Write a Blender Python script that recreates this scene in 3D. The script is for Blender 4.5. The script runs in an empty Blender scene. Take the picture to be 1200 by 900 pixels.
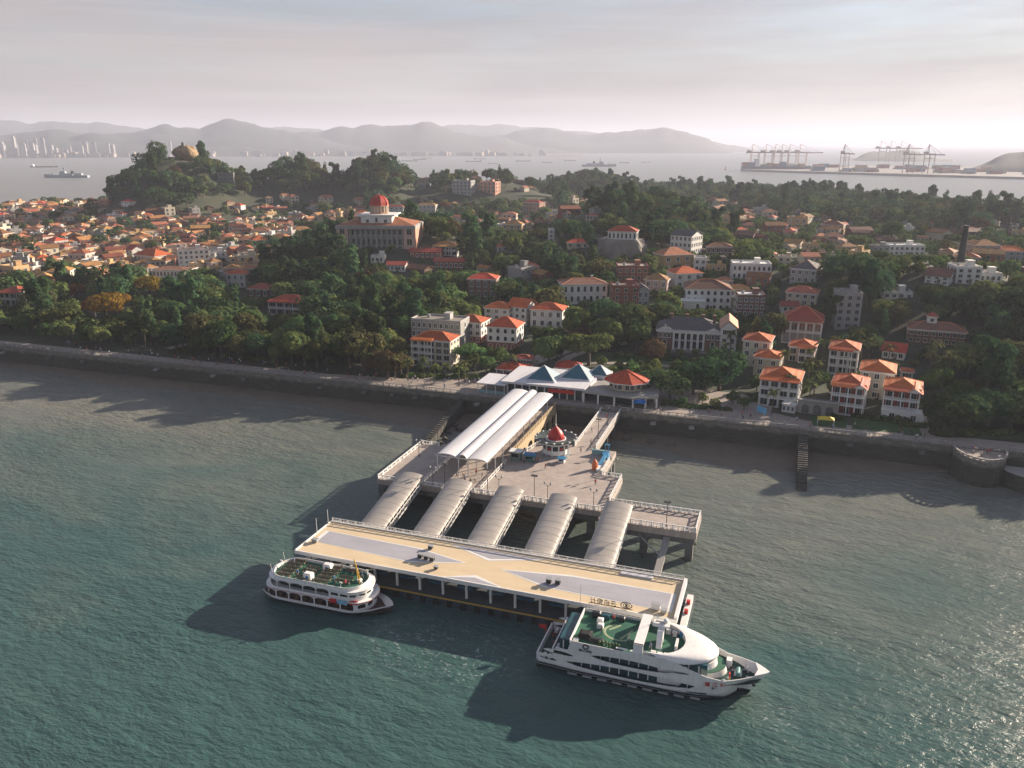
import bpy, bmesh, math, random
from mathutils import Vector, Matrix, noise as mnoise
from mathutils.geometry import delaunay_2d_cdt
R = math.radians
rnd = random.Random(7)
SC = bpy.context.scene
COL = SC.collection

# ------------------------------------------------------------------ camera
CAM_H, FPX, PITCH, YAW = 90.0, 942.0, math.atan(282 / 942.0), R(19)
cam = bpy.data.cameras.new('camera'); camo = bpy.data.objects.new('camera', cam); COL.objects.link(camo)
camo.location = (0, 0, CAM_H); camo.rotation_euler = (R(90) - PITCH, 0, YAW)
cam.sensor_fit = 'HORIZONTAL'; cam.sensor_width = 36; cam.lens = 36 * FPX / 1200
cam.clip_start = 1; cam.clip_end = 80000
SC.camera = camo

# ------------------------------------------------------------------ sky, sun, exposure
SUN_AZ = R(40)          # clockwise from +Y
SUN_EL = R(18.8)
world = bpy.data.worlds.new('World'); SC.world = world; world.use_nodes = True
nt = world.node_tree; nt.nodes.clear()
wo = nt.nodes.new('ShaderNodeOutputWorld'); bg = nt.nodes.new('ShaderNodeBackground')
sky = nt.nodes.new('ShaderNodeTexSky'); sky.sky_type = 'NISHITA'; sky.sun_disc = False
sky.sun_elevation = SUN_EL; sky.sun_rotation = SUN_AZ
sky.altitude = 0; sky.air_density = 1.0; sky.dust_density = 0.5; sky.ozone_density = 2.5
# thin high cloud veil: a pinkish grey sheet over the clear sky, streaked along the horizon
tc = nt.nodes.new('ShaderNodeTexCoord'); mp = nt.nodes.new('ShaderNodeMapping')
mp.inputs['Scale'].default_value = (1.6, 1.6, 13)
n1 = nt.nodes.new('ShaderNodeTexNoise'); n1.inputs['Scale'].default_value = 1.7; n1.inputs['Detail'].default_value = 7
n1.inputs['Roughness'].default_value = 0.62
cr = nt.nodes.new('ShaderNodeValToRGB')
cr.color_ramp.elements[0].position = 0.30; cr.color_ramp.elements[0].color = (0.12, 0.12, 0.12, 1)
cr.color_ramp.elements[1].position = 0.70; cr.color_ramp.elements[1].color = (0.48, 0.48, 0.48, 1)
# an even sheet looks thicker towards the horizon: cover = 1 - exp(-thickness / height)
sxyz = nt.nodes.new('ShaderNodeSeparateXYZ'); nt.links.new(tc.outputs['Generated'], sxyz.inputs[0])
def wmath(op, a, b_=None):
    n = nt.nodes.new('ShaderNodeMath'); n.operation = op
    for i, v in enumerate((a, b_)):
        if isinstance(v, (int, float)): n.inputs[i].default_value = v
        elif v is not None: nt.links.new(v, n.inputs[i])
    return n.outputs[0]
hgt_ = wmath('ADD', wmath('MAXIMUM', sxyz.outputs['Z'], 0.0), 0.10)
cover = wmath('SUBTRACT', 1.0, wmath('POWER', 2.71828, wmath('MULTIPLY', wmath('DIVIDE', cr.outputs['Color'], hgt_), -1.0)))
veil = nt.nodes.new('ShaderNodeMix'); veil.data_type = 'RGBA'
n2 = nt.nodes.new('ShaderNodeTexNoise'); n2.inputs['Scale'].default_value = 2.3; n2.inputs['Detail'].default_value = 8; n2.inputs['Roughness'].default_value = .6; n2.inputs['Distortion'].default_value = .4
mp2 = nt.nodes.new('ShaderNodeMapping'); mp2.inputs['Scale'].default_value = (1.2, 1.2, 22); mp2.inputs['Rotation'].default_value = (.03, .02, .4)
nt.links.new(tc.outputs['Generated'], mp2.inputs['Vector']); nt.links.new(mp2.outputs[0], n2.inputs['Vector'])
vr = nt.nodes.new('ShaderNodeValToRGB'); vr.color_ramp.elements[0].position = .36; vr.color_ramp.elements[1].position = .66
vr.color_ramp.elements[0].color = (.285, .25, .248, 1); vr.color_ramp.elements[1].color = (.40, .34, .325, 1)
vs_ = nt.nodes.new('ShaderNodeVectorMath'); vs_.operation = 'SCALE'; vs_.inputs['Scale'].default_value = 10.0
nt.links.new(n2.outputs['Fac'], vr.inputs['Fac']); nt.links.new(vr.outputs['Color'], vs_.inputs[0]); nt.links.new(vs_.outputs[0], veil.inputs['B'])
nt.links.new(tc.outputs['Generated'], mp.inputs['Vector']); nt.links.new(mp.outputs[0], n1.inputs['Vector'])
nt.links.new(n1.outputs['Fac'], cr.inputs['Fac']); nt.links.new(cover, veil.inputs['Factor'])
nt.links.new(sky.outputs[0], veil.inputs['A']); nt.links.new(veil.outputs['Result'], bg.inputs['Color'])
bg.inputs['Strength'].default_value = 0.052
nt.links.new(bg.outputs[0], wo.inputs['Surface'])

sl = bpy.data.lights.new('sun', 'SUN'); so = bpy.data.objects.new('sun', sl); COL.objects.link(so)
sl.energy = 5.0; sl.angle = R(0.6); sl.color = (1.0, 0.83, 0.66)
sdir = Vector((math.sin(SUN_AZ) * math.cos(SUN_EL), math.cos(SUN_AZ) * math.cos(SUN_EL), math.sin(SUN_EL)))
so.rotation_euler = sdir.to_track_quat('Z', 'Y').to_euler(); so.location = (200, 200, 300)

SC.view_settings.view_transform = 'Standard'; SC.view_settings.look = 'None'
SC.view_settings.exposure = 1.4; SC.view_settings.gamma = 1.0; SC.view_settings.use_curve_mapping = False
cy = SC.cycles
cy.use_denoising = True; cy.max_bounces = 5; cy.diffuse_bounces = 2; cy.glossy_bounces = 2
cy.transmission_bounces = 2; cy.transparent_max_bounces = 4; cy.volume_bounces = 0
cy.sample_clamp_indirect = 4; cy.caustics_reflective = False; cy.caustics_refractive = False

# ------------------------------------------------------------------ picking places
CP, SP, CYW, SYW = math.cos(PITCH), math.sin(PITCH), math.cos(YAW), math.sin(YAW)
def ray(px, py):
    u = (px - 600) / FPX; v = (450 - py) / FPX
    f = CP + v * SP; dz = -SP + v * CP
    return Vector((u * CYW - f * SYW, u * SYW + f * CYW, dz))
def PW(px, py, z=0.0):                      # where a sight line meets the level z
    d = ray(px, py); t = (z - CAM_H) / d.z
    return Vector((d.x * t, d.y * t, z))
def PD(px, dist, z=0.0):                    # a place at a bearing and ground distance
    u = (px - 600) / FPX * CP; k = math.hypot(u, 1)
    return Vector(((u * CYW - SYW) / k * dist, (u * SYW + CYW) / k * dist, z))
def project(p):
    x = p[0] * CYW + p[1] * SYW; y = -p[0] * SYW + p[1] * CYW; z = p[2] - CAM_H
    dep = y * CP - z * SP
    return (600 + FPX * x / dep, 450 - FPX * (y * SP + z * CP) / dep, dep)
def sstep(a, b, x):
    t = min(1, max(0, (x - a) / (b - a))); return t * t * (3 - 2 * t)

BACK = [PD(p, d) for p, d in ((-400, 1150), (-100, 1230), (0, 1250), (150, 1300), (300, 1350), (500, 1400), (700, 1500), (850, 1380), (1000, 1150), (1200, 960), (1400, 850), (1700, 760))]
HILLS = []
for p, d, hh, sx, sy in ((205, 960, 50, 58, 85), (165, 950, 14, 45, 80), (280, 980, 12, 60, 90), (350, 1010, 44, 44, 75), (438, 990, 46, 40, 75), (520, 1010, 22, 70, 80),
                         (600, 1020, 26, 70, 80), (735, 640, 15, 62, 70), (660, 640, 10, 60, 70), (800, 660, 8, 50, 70), (695, 1280, 24, 60, 80), (440, 520, 17, 60, 55), (540, 560, 10, 70, 60),
                         (720, 520, 12, 50, 45), (1130, 420, 14, 55, 60), (1000, 480, 8, 80, 60)):
    c = PD(p, d); HILLS.append((c.x, c.y, hh, sx, sy))
def back_y(x):
    for i in range(len(BACK) - 1):
        a, b = BACK[i], BACK[i + 1]
        if a.x <= x <= b.x:
            return a.y + (b.y - a.y) * (x - a.x) / (b.x - a.x)
    return BACK[0].y if x < BACK[0].x else BACK[-1].y
def hgt(x, y):
    k = sstep(-250, 20, x)
    h = 7.5 + (5 + 9 * k) * sstep(268, 520, y)
    for cx, cy_, hh, sx, sy in HILLS:
        dx, dy = x - cx, y - cy_
        r = dx * CYW + dy * SYW; f = -dx * SYW + dy * CYW
        e = (r / sx) ** 2 + (f / sy) ** 2
        if e < 9: h += hh * math.exp(-e) * sstep(255, 330, y)
    if y > 300: h += 1.6 * mnoise.noise((x * .012, y * .012, 3.3)) * sstep(300, 360, y)
    s = back_y(x) - y
    if s < 60: h = h * sstep(-4, 45, s) - 3 * (1 - sstep(-4, 20, s))
    return h
def at(px, py, dz=0.0):                     # where a sight line meets the terrain
    d = ray(px, py); t = 180.0; step = 3.0
    while t < 2500:
        p = Vector((0, 0, CAM_H)) + d * t
        if p.z < hgt(p.x, p.y): break
        t += step
    lo, hi = t - step, t
    for _ in range(8):
        m = (lo + hi) / 2; p = Vector((0, 0, CAM_H)) + d * m
        if p.z < hgt(p.x, p.y): hi = m
        else: lo = m
    p = Vector((0, 0, CAM_H)) + d * hi
    return Vector((p.x, p.y, hgt(p.x, p.y) + dz)), hi / FPX   # place, metres per pixel there

# ------------------------------------------------------------------ materials
MATS = {}
def mat(name, col, rough=0.7, var=0.12, scale=1.0, bump=0.0, metal=0.0, rand=0.0, col2=None, spec=0.4, detail=4, emit=0.0, stretch=None):
    if name in MATS: return MATS[name]
    m = bpy.data.materials.new(name); m.use_nodes = True; t = m.node_tree
    b = t.nodes['Principled BSDF']; b.inputs['Roughness'].default_value = rough; b.inputs['Metallic'].default_value = metal
    b.inputs['Specular IOR Level'].default_value = spec
    g = t.nodes.new('ShaderNodeNewGeometry'); src = g.outputs['Position']
    if stretch:
        mpn = t.nodes.new('ShaderNodeMapping'); mpn.inputs['Scale'].default_value = stretch
        t.links.new(src, mpn.inputs['Vector']); src = mpn.outputs[0]
    n = t.nodes.new('ShaderNodeTexNoise'); n.inputs['Scale'].default_value = scale; n.inputs['Detail'].default_value = detail
    n.inputs['Roughness'].default_value = .65
    t.links.new(src, n.inputs['Vector'])
    r = t.nodes.new('ShaderNodeValToRGB')
    c2 = col2 or tuple(c * (1 + var) for c in col); c1 = col if col2 else tuple(c * (1 - var) for c in col)
    r.color_ramp.elements[0].position = .3; r.color_ramp.elements[1].position = .7
    r.color_ramp.elements[0].color = (*c1, 1); r.color_ramp.elements[1].color = (*c2, 1)
    t.links.new(n.outputs['Fac'], r.inputs['Fac'])
    out = r.outputs['Color']
    if rand:
        oi = t.nodes.new('ShaderNodeObjectInfo'); mr = t.nodes.new('ShaderNodeMapRange')
        mr.inputs['To Min'].default_value = 1 - rand; mr.inputs['To Max'].default_value = 1 + rand
        t.links.new(oi.outputs['Random'], mr.inputs['Value'])
        hs = t.nodes.new('ShaderNodeHueSaturation'); t.links.new(mr.outputs[0], hs.inputs['Value'])
        mh = t.nodes.new('ShaderNodeMapRange'); mh.inputs['To Min'].default_value = .5 - rand * .06; mh.inputs['To Max'].default_value = .5 + rand * .06
        ml = t.nodes.new('ShaderNodeMath'); ml.operation = 'FRACT'; mu = t.nodes.new('ShaderNodeMath'); mu.operation = 'MULTIPLY'; mu.inputs[1].default_value = 7.13
        t.links.new(oi.outputs['Random'], mu.inputs[0]); t.links.new(mu.outputs[0], ml.inputs[0]); t.links.new(ml.outputs[0], mh.inputs['Value'])
        t.links.new(mh.outputs[0], hs.inputs['Hue'])
        t.links.new(out, hs.inputs['Color']); out = hs.outputs['Color']
    t.links.new(out, b.inputs['Base Color'])
    if bump:
        bp = t.nodes.new('ShaderNodeBump'); bp.inputs['Strength'].default_value = bump; bp.inputs['Distance'].default_value = .15
        t.links.new(n.outputs['Fac'], bp.inputs['Height']); t.links.new(bp.outputs[0], b.inputs['Normal'])
    if emit:
        t.links.new(out, b.inputs['Emission Color']); b.inputs['Emission Strength'].default_value = emit
    MATS[name] = m
    return m
def mix_rgb(t, fac, a, b):
    m = t.nodes.new('ShaderNodeMix'); m.data_type = 'RGBA'
    if fac is not None: t.links.new(fac, m.inputs['Factor'])
    for s, v in (('A', a), ('B', b)):
        if isinstance(v, tuple): m.inputs[s].default_value = (*v, 1)
        else: t.links.new(v, m.inputs[s])
    return m.outputs['Result']
def tile_mat(name, col, dark, period=0.9, rand=0.12):
    """clay roof tiles: rows across the slope, streaked weathering"""
    m = mat(name, col, .75, .0, .35, 0, rand=rand, col2=dark, detail=6)
    t = m.node_tree; b = t.nodes['Principled BSDF']
    g = t.nodes.new('ShaderNodeNewGeometry')
    w = t.nodes.new('ShaderNodeTexWave'); w.wave_type = 'BANDS'; w.bands_direction = 'Z'; w.inputs['Scale'].default_value = .35 / period
    w.inputs['Distortion'].default_value = 1.5; w.inputs['Detail'].default_value = 2
    t.links.new(g.outputs['Position'], w.inputs['Vector'])
    n = t.nodes.new('ShaderNodeTexNoise'); n.inputs['Scale'].default_value = 3; n.inputs['Detail'].default_value = 3
    t.links.new(g.outputs['Position'], n.inputs['Vector'])
    a = t.nodes.new('ShaderNodeMath'); a.operation = 'ADD'; t.links.new(w.outputs['Fac'], a.inputs[0]); t.links.new(n.outputs['Fac'], a.inputs[1])
    bp = t.nodes.new('ShaderNodeBump'); bp.inputs['Strength'].default_value = .5; bp.inputs['Distance'].default_value = .12
    t.links.new(a.outputs[0], bp.inputs['Height']); t.links.new(bp.outputs[0], b.inputs['Normal'])
    return m

M = {}
M['white'] = mat('white_paint', (.72, .72, .70), .55, .07, .5, col2=(.62, .62, .6))
M['shipwhite'] = mat('ship_white', (.80, .80, .79), .38, .04, 1.1, col2=(.66, .645, .62), detail=9, stretch=(1.6, 1.6, .22))
M['dark'] = mat('dark_metal', (.03, .033, .035), .5, .2)
M['grey'] = mat('grey_metal', (.30, .31, .32), .5, .1)
M['black'] = mat('black_rubber', (.012, .013, .014), .8, .2)
M['glass'] = mat('window_glass', (.02, .032, .038), .12, .3, .3, rand=.5, spec=.6)
M['teal_glass'] = mat('teal_glass', (.02, .07, .085), .12, .4, .5, spec=.6)
M['conc'] = mat('concrete', (.33, .32, .30), .85, .2, .25, .3, col2=(.24, .23, .215), detail=8)
M['conc_dark'] = mat('weathered_concrete', (.16, .165, .16), .9, .2, .3, .4, col2=(.09, .095, .09), detail=8)
M['red'] = mat('red_paint', (.5, .03, .025), .5, .1)
M['yellow'] = mat('yellow_paint', (.6, .36, .04), .5, .1)
M['blue'] = mat('blue_paint', (.03, .17, .34), .5, .15)
M['orange'] = mat('orange_paint', (.62, .15, .04), .5, .15)
M['deckgreen'] = mat('deck_green', (.022, .12, .07), .7, .25, .7, .1, col2=(.015, .085, .055))
M['trunk'] = mat('bark', (.10, .085, .065), .9, .25, 2, .4)
M['tile'] = tile_mat('orange_roof_tiles', (.52, .10, .024), (.32, .066, .024), rand=.22)
M['tile_red'] = tile_mat('red_roof_tiles', (.36, .065, .035), (.24, .05, .03))
M['tile_brown'] = tile_mat('brown_roof_tiles', (.21, .095, .055), (.12, .06, .04))
M['tile_old'] = tile_mat('old_terracotta_tiles', (.40, .165, .06), (.19, .085, .042), rand=.45)
M['tile_grey'] = tile_mat('grey_roof_tiles', (.10, .10, .10), (.06, .062, .065))
M['canopy'] = mat('canopy_sheet', (.64, .64, .66), .55, .03, .5, col2=(.50, .50, .52), detail=9, stretch=(1.6, .12, 1))
M['vault'] = mat('gangway_sheet', (.47, .43, .385), .6, .06, .6, col2=(.36, .33, .295), detail=9, stretch=(.5, 1.3, .6))

# ------------------------------------------------------------------ mesh building
class MB:
    def __init__(s): s.v = []; s.f = []; s.m = []
    def add(s, vs, fs, mi=0):
        o = len(s.v); s.v += [tuple(v) for v in vs]; s.f += [tuple(i + o for i in f) for f in fs]; s.m += [mi] * len(fs); return s
    def box(s, x0, x1, y0, y1, z0, z1, mi=0):
        return s.add([(x0, y0, z0), (x1, y0, z0), (x1, y1, z0), (x0, y1, z0), (x0, y0, z1), (x1, y0, z1), (x1, y1, z1), (x0, y1, z1)],
                     [(3, 2, 1, 0), (4, 5, 6, 7), (0, 1, 5, 4), (1, 2, 6, 5), (2, 3, 7, 6), (3, 0, 4, 7)], mi)
    def prism(s, poly, z0, z1, mi=0, top=None):
        n = len(poly); zt = (lambda i: z1[i]) if isinstance(z1, (list, tuple)) else (lambda i: z1)
        tp = top or poly
        return s.add([(p[0], p[1], z0) for p in poly] + [(p[0], p[1], zt(i)) for i, p in enumerate(tp)],
                     [tuple(range(n - 1, -1, -1)), tuple(range(n, 2 * n))] + [(i, (i + 1) % n, n + (i + 1) % n, n + i) for i in range(n)], mi)
    def tube(s, p, q, r, n=6, r2=None, mi=0):
        p, q = Vector(p), Vector(q); d = (q - p).normalized()
        a = d.orthogonal().normalized(); b = d.cross(a); r2 = r if r2 is None else r2
        vs = [p + (a * math.cos(2 * math.pi * i / n) + b * math.sin(2 * math.pi * i / n)) * r for i in range(n)]
        vs += [q + (a * math.cos(2 * math.pi * i / n) + b * math.sin(2 * math.pi * i / n)) * r2 for i in range(n)]
        return s.add(vs, [tuple(range(n - 1, -1, -1)), tuple(range(n, 2 * n))] + [(i, (i + 1) % n, n + (i + 1) % n, n + i) for i in range(n)], mi)
    def lathe(s, prof, n=16, cx=0, cy=0, mi=0, a0=0.0):
        vs = []; fs = []
        for r, z in prof:
            for i in range(n):
                a = a0 + 2 * math.pi * i / n; vs.append((cx + r * math.cos(a), cy + r * math.sin(a), z))
        for k in range(len(prof) - 1):
            for i in range(n):
                j = (i + 1) % n; fs.append((k * n + i, k * n + j, k * n + n + j, k * n + n + i))
        fs.append(tuple(range(n - 1, -1, -1))); fs.append(tuple((len(prof) - 1) * n + i for i in range(n)))
        return s.add(vs, fs, mi)
    def grid(s, rows, mi=0, close=False):
        n = len(rows[0]); vs = [v for r in rows for v in r]; fs = []
        for i in range(len(rows) - 1):
            for j in range(n if close else n - 1):
                k = (j + 1) % n; fs.append((i * n + j, i * n + k, i * n + n + k, i * n + n + j))
        return s.add(vs, fs, mi)
    def hip(s, w, d, z, h, over=.6, t=.22, mi=0, mi_eave=0, ridge=None):
        W_, D_ = w / 2 + over, d / 2 + over
        s.box(-W_, W_, -D_, D_, z - t, z, mi_eave)
        W2, D2 = W_ - .04, D_ - .04
        if w >= d:
            r = ridge if ridge is not None else max(.2, W_ - D_)
            a, b = (-r, 0, z + h), (r, 0, z + h)
            s.add([(-W2, -D2, z), (W2, -D2, z), (W2, D2, z), (-W2, D2, z), a, b], [(0, 1, 5, 4), (1, 2, 5), (2, 3, 4, 5), (3, 0, 4)], mi)
        else:
            r = ridge if ridge is not None else max(.2, D_ - W_)
            a, b = (0, -r, z + h), (0, r, z + h)
            s.add([(-W2, -D2, z), (W2, -D2, z), (W2, D2, z), (-W2, D2, z), a, b], [(0, 1, 4), (1, 2, 5, 4), (2, 3, 5), (3, 0, 4, 5)], mi)
        return s
    def gable(s, w, d, z, h, over=.45, t=.2, mi=0, axis='x'):
        W_, D_ = w / 2 + over, d / 2 + over
        if axis == 'x':
            P = [(-W_, -D_, z), (W_, -D_, z), (W_, D_, z), (-W_, D_, z), (-W_, 0, z + h), (W_, 0, z + h)]
        else:
            P = [(W_, -D_, z), (W_, D_, z), (-W_, D_, z), (-W_, -D_, z), (0, -D_, z + h), (0, D_, z + h)]
        vs = P + [(p[0], p[1], p[2] + t) for p in P]
        return s.add(vs, [(6, 7, 11, 10), (8, 9, 10, 11), (1, 0, 4, 5), (3, 2, 5, 4), (0, 1, 7, 6), (2, 3, 9, 8), (0, 6, 10, 4), (4, 10, 9, 3), (1, 5, 11, 7), (5, 2, 8, 11)], mi)
    def mesh(s, name, mats, smooth=False):
        me = bpy.data.meshes.new(name); me.from_pydata(s.v, [], s.f)
        for m in (mats if isinstance(mats, (list, tuple)) else [mats]): me.materials.append(M[m] if isinstance(m, str) else m)
        if any(s.m): me.polygons.foreach_set('material_index', s.m)
        if smooth:
            me.polygons.foreach_set('use_smooth', [True] * len(me.polygons))
        me.update(); return me
    def build(s, name, mats, parent=None, loc=(0, 0, 0), rz=0, smooth=False):
        return obj(name, s.mesh(name, mats, smooth), parent, loc, rz)
def obj(name, me, parent=None, loc=(0, 0, 0), rz=0, scale=None):
    o = bpy.data.objects.new(name, me); COL.objects.link(o); o.location = loc
    if rz: o.rotation_euler = (0, 0, rz)
    if scale: o.scale = scale
    if parent: o.parent = parent
    return o
def tag(o, label=None, cat=None, group=None, kind=None):
    if label: o['label'] = label
    if cat: o['category'] = cat
    if group: o['group'] = group
    if kind: o['kind'] = kind
    return o
def thing(name, label, cat, loc=(0, 0, 0), rz=0, group=None):
    o = bpy.data.objects.new(name, None); COL.objects.link(o); o.empty_display_size = 1
    o.location = loc; o.rotation_euler = (0, 0, rz); return tag(o, label, cat, group)
def copy_tree(src, parent=None, kids=None):
    c = src.copy(); COL.objects.link(c); c.parent = parent
    for ch in KIDS(src): copy_tree(ch, c)
    return c
_kids_cache = {}
def KIDS(o):
    if o.name not in _kids_cache: _kids_cache[o.name] = list(o.children)
    return _kids_cache[o.name]
def smooth_by_angle(me, ang=40):
    me.polygons.foreach_set('use_smooth', [True] * len(me.polygons))
    try: me.set_sharp_from_angle(angle=R(ang))
    except Exception: pass
def text_mesh(body, size, thick=.01):
    cu = bpy.data.curves.new('lettering', 'FONT'); cu.body = body; cu.size = size; cu.extrude = thick; cu.align_x = 'CENTER'; cu.resolution_u = 2
    o = bpy.data.objects.new('lettering', cu); COL.objects.link(o)
    dg = bpy.context.evaluated_depsgraph_get(); dg.update()
    me = bpy.data.meshes.new_from_object(o.evaluated_get(dg)); bpy.data.objects.remove(o); bpy.data.curves.remove(cu)
    me.materials.clear(); return me
def panel_mesh(outer, holes, path, ds=0.6, dz=None, thick=.08, name='panel', mats='shipwhite'):
    """a sheet with openings, drawn flat in (s, z) and bent along a plan path s -> (x, y)"""
    vs = []; edges = []; faces = []
    def loop(poly):
        o = len(vs); n = len(poly); ids = []
        for i in range(n):
            a, b = Vector(poly[i]), Vector(poly[(i + 1) % n])
            k = max(1, int(math.ceil(abs(b.x - a.x) / ds)))
            for j in range(k):
                ids.append(len(vs)); vs.append(a.lerp(b, j / k))
        for i in range(len(ids)): edges.append((ids[i], ids[(i + 1) % len(ids)]))
        faces.append(ids)
    loop(outer)
    for h in holes: loop(h)
    r = delaunay_2d_cdt(vs, edges, faces, 2, 1e-4)
    bm = bmesh.new(); bv = []
    for p in r[0]:
        x, y = path(p.x); bv.append(bm.verts.new((x, y, p.y)))
    for f in r[2]:
        try: bm.faces.new([bv[i] for i in f])
        except ValueError: pass
    bmesh.ops.recalc_face_normals(bm, faces=bm.faces)
    if thick: bmesh.ops.solidify(bm, geom=bm.faces[:], thickness=thick)
    bmesh.ops.recalc_face_normals(bm, faces=bm.faces)
    me = bpy.data.meshes.new(name); bm.to_mesh(me); bm.free()
    me.materials.append(M[mats] if isinstance(mats, str) else mats)
    return me

# ================================================================== THE SETTING
# ------------------------------------------------------------------ water
def water_material():
    m = bpy.data.materials.new('sea_water'); m.use_nodes = True; t = m.node_tree; b = t.nodes['Principled BSDF']
    g = t.nodes.new('ShaderNodeNewGeometry')
    def noise(scale, detail, st=(1, 1, 1), rough=.6, dist=0):
        mp = t.nodes.new('ShaderNodeMapping'); mp.inputs['Scale'].default_value = st; mp.inputs['Rotation'].default_value = (0, 0, R(25))
        t.links.new(g.outputs['Position'], mp.inputs['Vector'])
        n = t.nodes.new('ShaderNodeTexNoise'); n.inputs['Scale'].default_value = scale; n.inputs['Detail'].default_value = detail
        n.inputs['Roughness'].default_value = rough; n.inputs['Distortion'].default_value = dist
        t.links.new(mp.outputs[0], n.inputs['Vector']); return n.outputs['Fac']
    def ramp(src, p0, p1, c0=(0, 0, 0), c1=(1, 1, 1)):
        r = t.nodes.new('ShaderNodeValToRGB'); r.color_ramp.elements[0].position = p0; r.color_ramp.elements[1].position = p1
        r.color_ramp.elements[0].color = (*c0, 1); r.color_ramp.elements[1].color = (*c1, 1); t.links.new(src, r.inputs['Fac']); return r.outputs['Color']
    def math_(op, a, b_):
        n = t.nodes.new('ShaderNodeMath'); n.operation = op
        for i, v in enumerate((a, b_)):
            if isinstance(v, (int, float)): n.inputs[i].default_value = v
            elif v is not None: t.links.new(v, n.inputs[i])
        return n.outputs[0]
    sep = t.nodes.new('ShaderNodeSeparateXYZ'); t.links.new(g.outputs['Position'], sep.inputs[0])
    # turbid river water: deep teal, mixed with silt in drifting plumes that thicken towards the shallows
    mr = t.nodes.new('ShaderNodeMapRange'); mr.inputs['From Min'].default_value = 105; mr.inputs['From Max'].default_value = 240
    mr.inputs['To Min'].default_value = -.3; mr.inputs['To Max'].default_value = .42; t.links.new(sep.outputs['Y'], mr.inputs['Value'])
    plume = math_('ADD', noise(.011, 6, (1, 2.2, 1), .6, .6), mr.outputs[0])
    silt = ramp(plume, .30, .92)
    col = mix_rgb(t, silt, (.040, .092, .086), (.17, .17, .145))
    fine = ramp(noise(.12, 5, (1, 2, 1)), .3, .75, (.88, .88, .88), (1.12, 1.12, 1.12))
    mul = t.nodes.new('ShaderNodeMix'); mul.data_type = 'RGBA'; mul.blend_type = 'MULTIPLY'; mul.inputs['Factor'].default_value = 1
    t.links.new(col, mul.inputs['A']); t.links.new(fine, mul.inputs['B']); col = mul.outputs['Result']
    # churned foam off the pontoon, where the ferry has just manoeuvred
    foam = None
    for cx, cy_, rad in ((-66.5, 119.5, 8), (-58, 118, 14), (-47, 117, 12), (5, 119, 5), (-98, 124, 4)):
        d = t.nodes.new('ShaderNodeVectorMath'); d.operation = 'DISTANCE'; d.inputs[1].default_value = (cx, cy_, 0)
        t.links.new(g.outputs['Position'], d.inputs[0])
        k = t.nodes.new('ShaderNodeMapRange'); k.inputs['From Min'].default_value = rad; k.inputs['From Max'].default_value = rad * .2
        t.links.new(d.outputs['Value'], k.inputs['Value'])
        foam = k.outputs[0] if foam is None else math_('MAXIMUM', foam, k.outputs[0])
    fn = ramp(noise(.55, 6, (1, 1.5, 1), .7, 1.8), .55, .70)
    fm = math_('MULTIPLY', foam, fn)
    col = mix_rgb(t, math_('MULTIPLY', fm, .8), col, (.5, .56, .55))
    t.links.new(col, b.inputs['Base Color'])
    b.inputs['Roughness'].default_value = .28; b.inputs['IOR'].default_value = 1.333
    h1 = noise(.16, 4, (1, 2.4, 1), .55); h2 = noise(.55, 5, (1, 1.9, 1), .6, .4); h3 = noise(.04, 3, (1, 2, 1))
    hh = math_('ADD', math_('ADD', math_('MULTIPLY', h1, .95), math_('MULTIPLY', h2, .6)), math_('MULTIPLY', h3, 1.4))
    bp = t.nodes.new('ShaderNodeBump'); bp.inputs['Distance'].default_value = .72; t.links.new(ramp(noise(.014, 4, (1, 1.8, 1), .55, .8), .32, .7, (.45, .45, .45), (1, 1, 1)), bp.inputs['Strength'])
    t.links.new(hh, bp.inputs['Height']); t.links.new(bp.outputs[0], b.inputs['Normal'])
    return m
mb = MB(); mb.add([(-30000, -3000, 0), (30000, -3000, 0), (30000, 34000, 0), (-30000, 34000, 0)], [(0, 1, 2, 3)])
tag(mb.build('water', water_material()), kind='structure')
mb = MB(); mb.add([(-30000, -3000, -6), (30000, -3000, -6), (30000, 34000, -6), (-30000, 34000, -6)], [(0, 1, 2, 3)])
tag(mb.build('seabed', mat('seabed_mud', (.1, .085, .06), .9)), kind='structure')

# ------------------------------------------------------------------ island terrain
def terrain_material():
    m = bpy.data.materials.new('island_ground'); m.use_nodes = True; t = m.node_tree; b = t.nodes['Principled BSDF']
    g = t.nodes.new('ShaderNodeNewGeometry')
    def noise(s, d=6):
        n = t.nodes.new('ShaderNodeTexNoise'); n.inputs['Scale'].default_value = s; n.inputs['Detail'].default_value = d
        t.links.new(g.outputs['Position'], n.inputs['Vector']); return n.outputs['Fac']
    r = t.nodes.new('ShaderNodeValToRGB'); t.links.new(noise(.03), r.inputs['Fac'])
    e = r.color_ramp.elements; e[0].position = .35; e[0].color = (.024, .042, .02, 1); e[1].position = .65; e[1].color = (.06, .062, .036, 1)
    r2 = t.nodes.new('ShaderNodeValToRGB'); t.links.new(noise(.6), r2.inputs['Fac'])
    e = r2.color_ramp.elements; e[0].position = .3; e[0].color = (.7, .7, .7, 1); e[1].position = .75; e[1].color = (1.2, 1.2, 1.2, 1)
    mu = t.nodes.new('ShaderNodeMix'); mu.data_type = 'RGBA'; mu.blend_type = 'MULTIPLY'; mu.inputs['Factor'].default_value = 1
    t.links.new(r.outputs[0], mu.inputs['A']); t.links.new(r2.outputs[0], mu.inputs['B'])
    t.links.new(mu.outputs['Result'], b.inputs['Base Color']); b.inputs['Roughness'].default_value = .95
    return m
xs = [-1500 + 10 * i for i in range(100)] + [-500 + 5 * i for i in range(141)] + [210 + 10 * i for i in range(60)]
ys = [244.0] + [248 + 4 * i for i in range(50)] + [448 + 8 * i for i in range(144)]
rows = [[(x, y, hgt(x, y)) for x in xs] for y in ys]
mb = MB(); mb.grid(rows)
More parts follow.
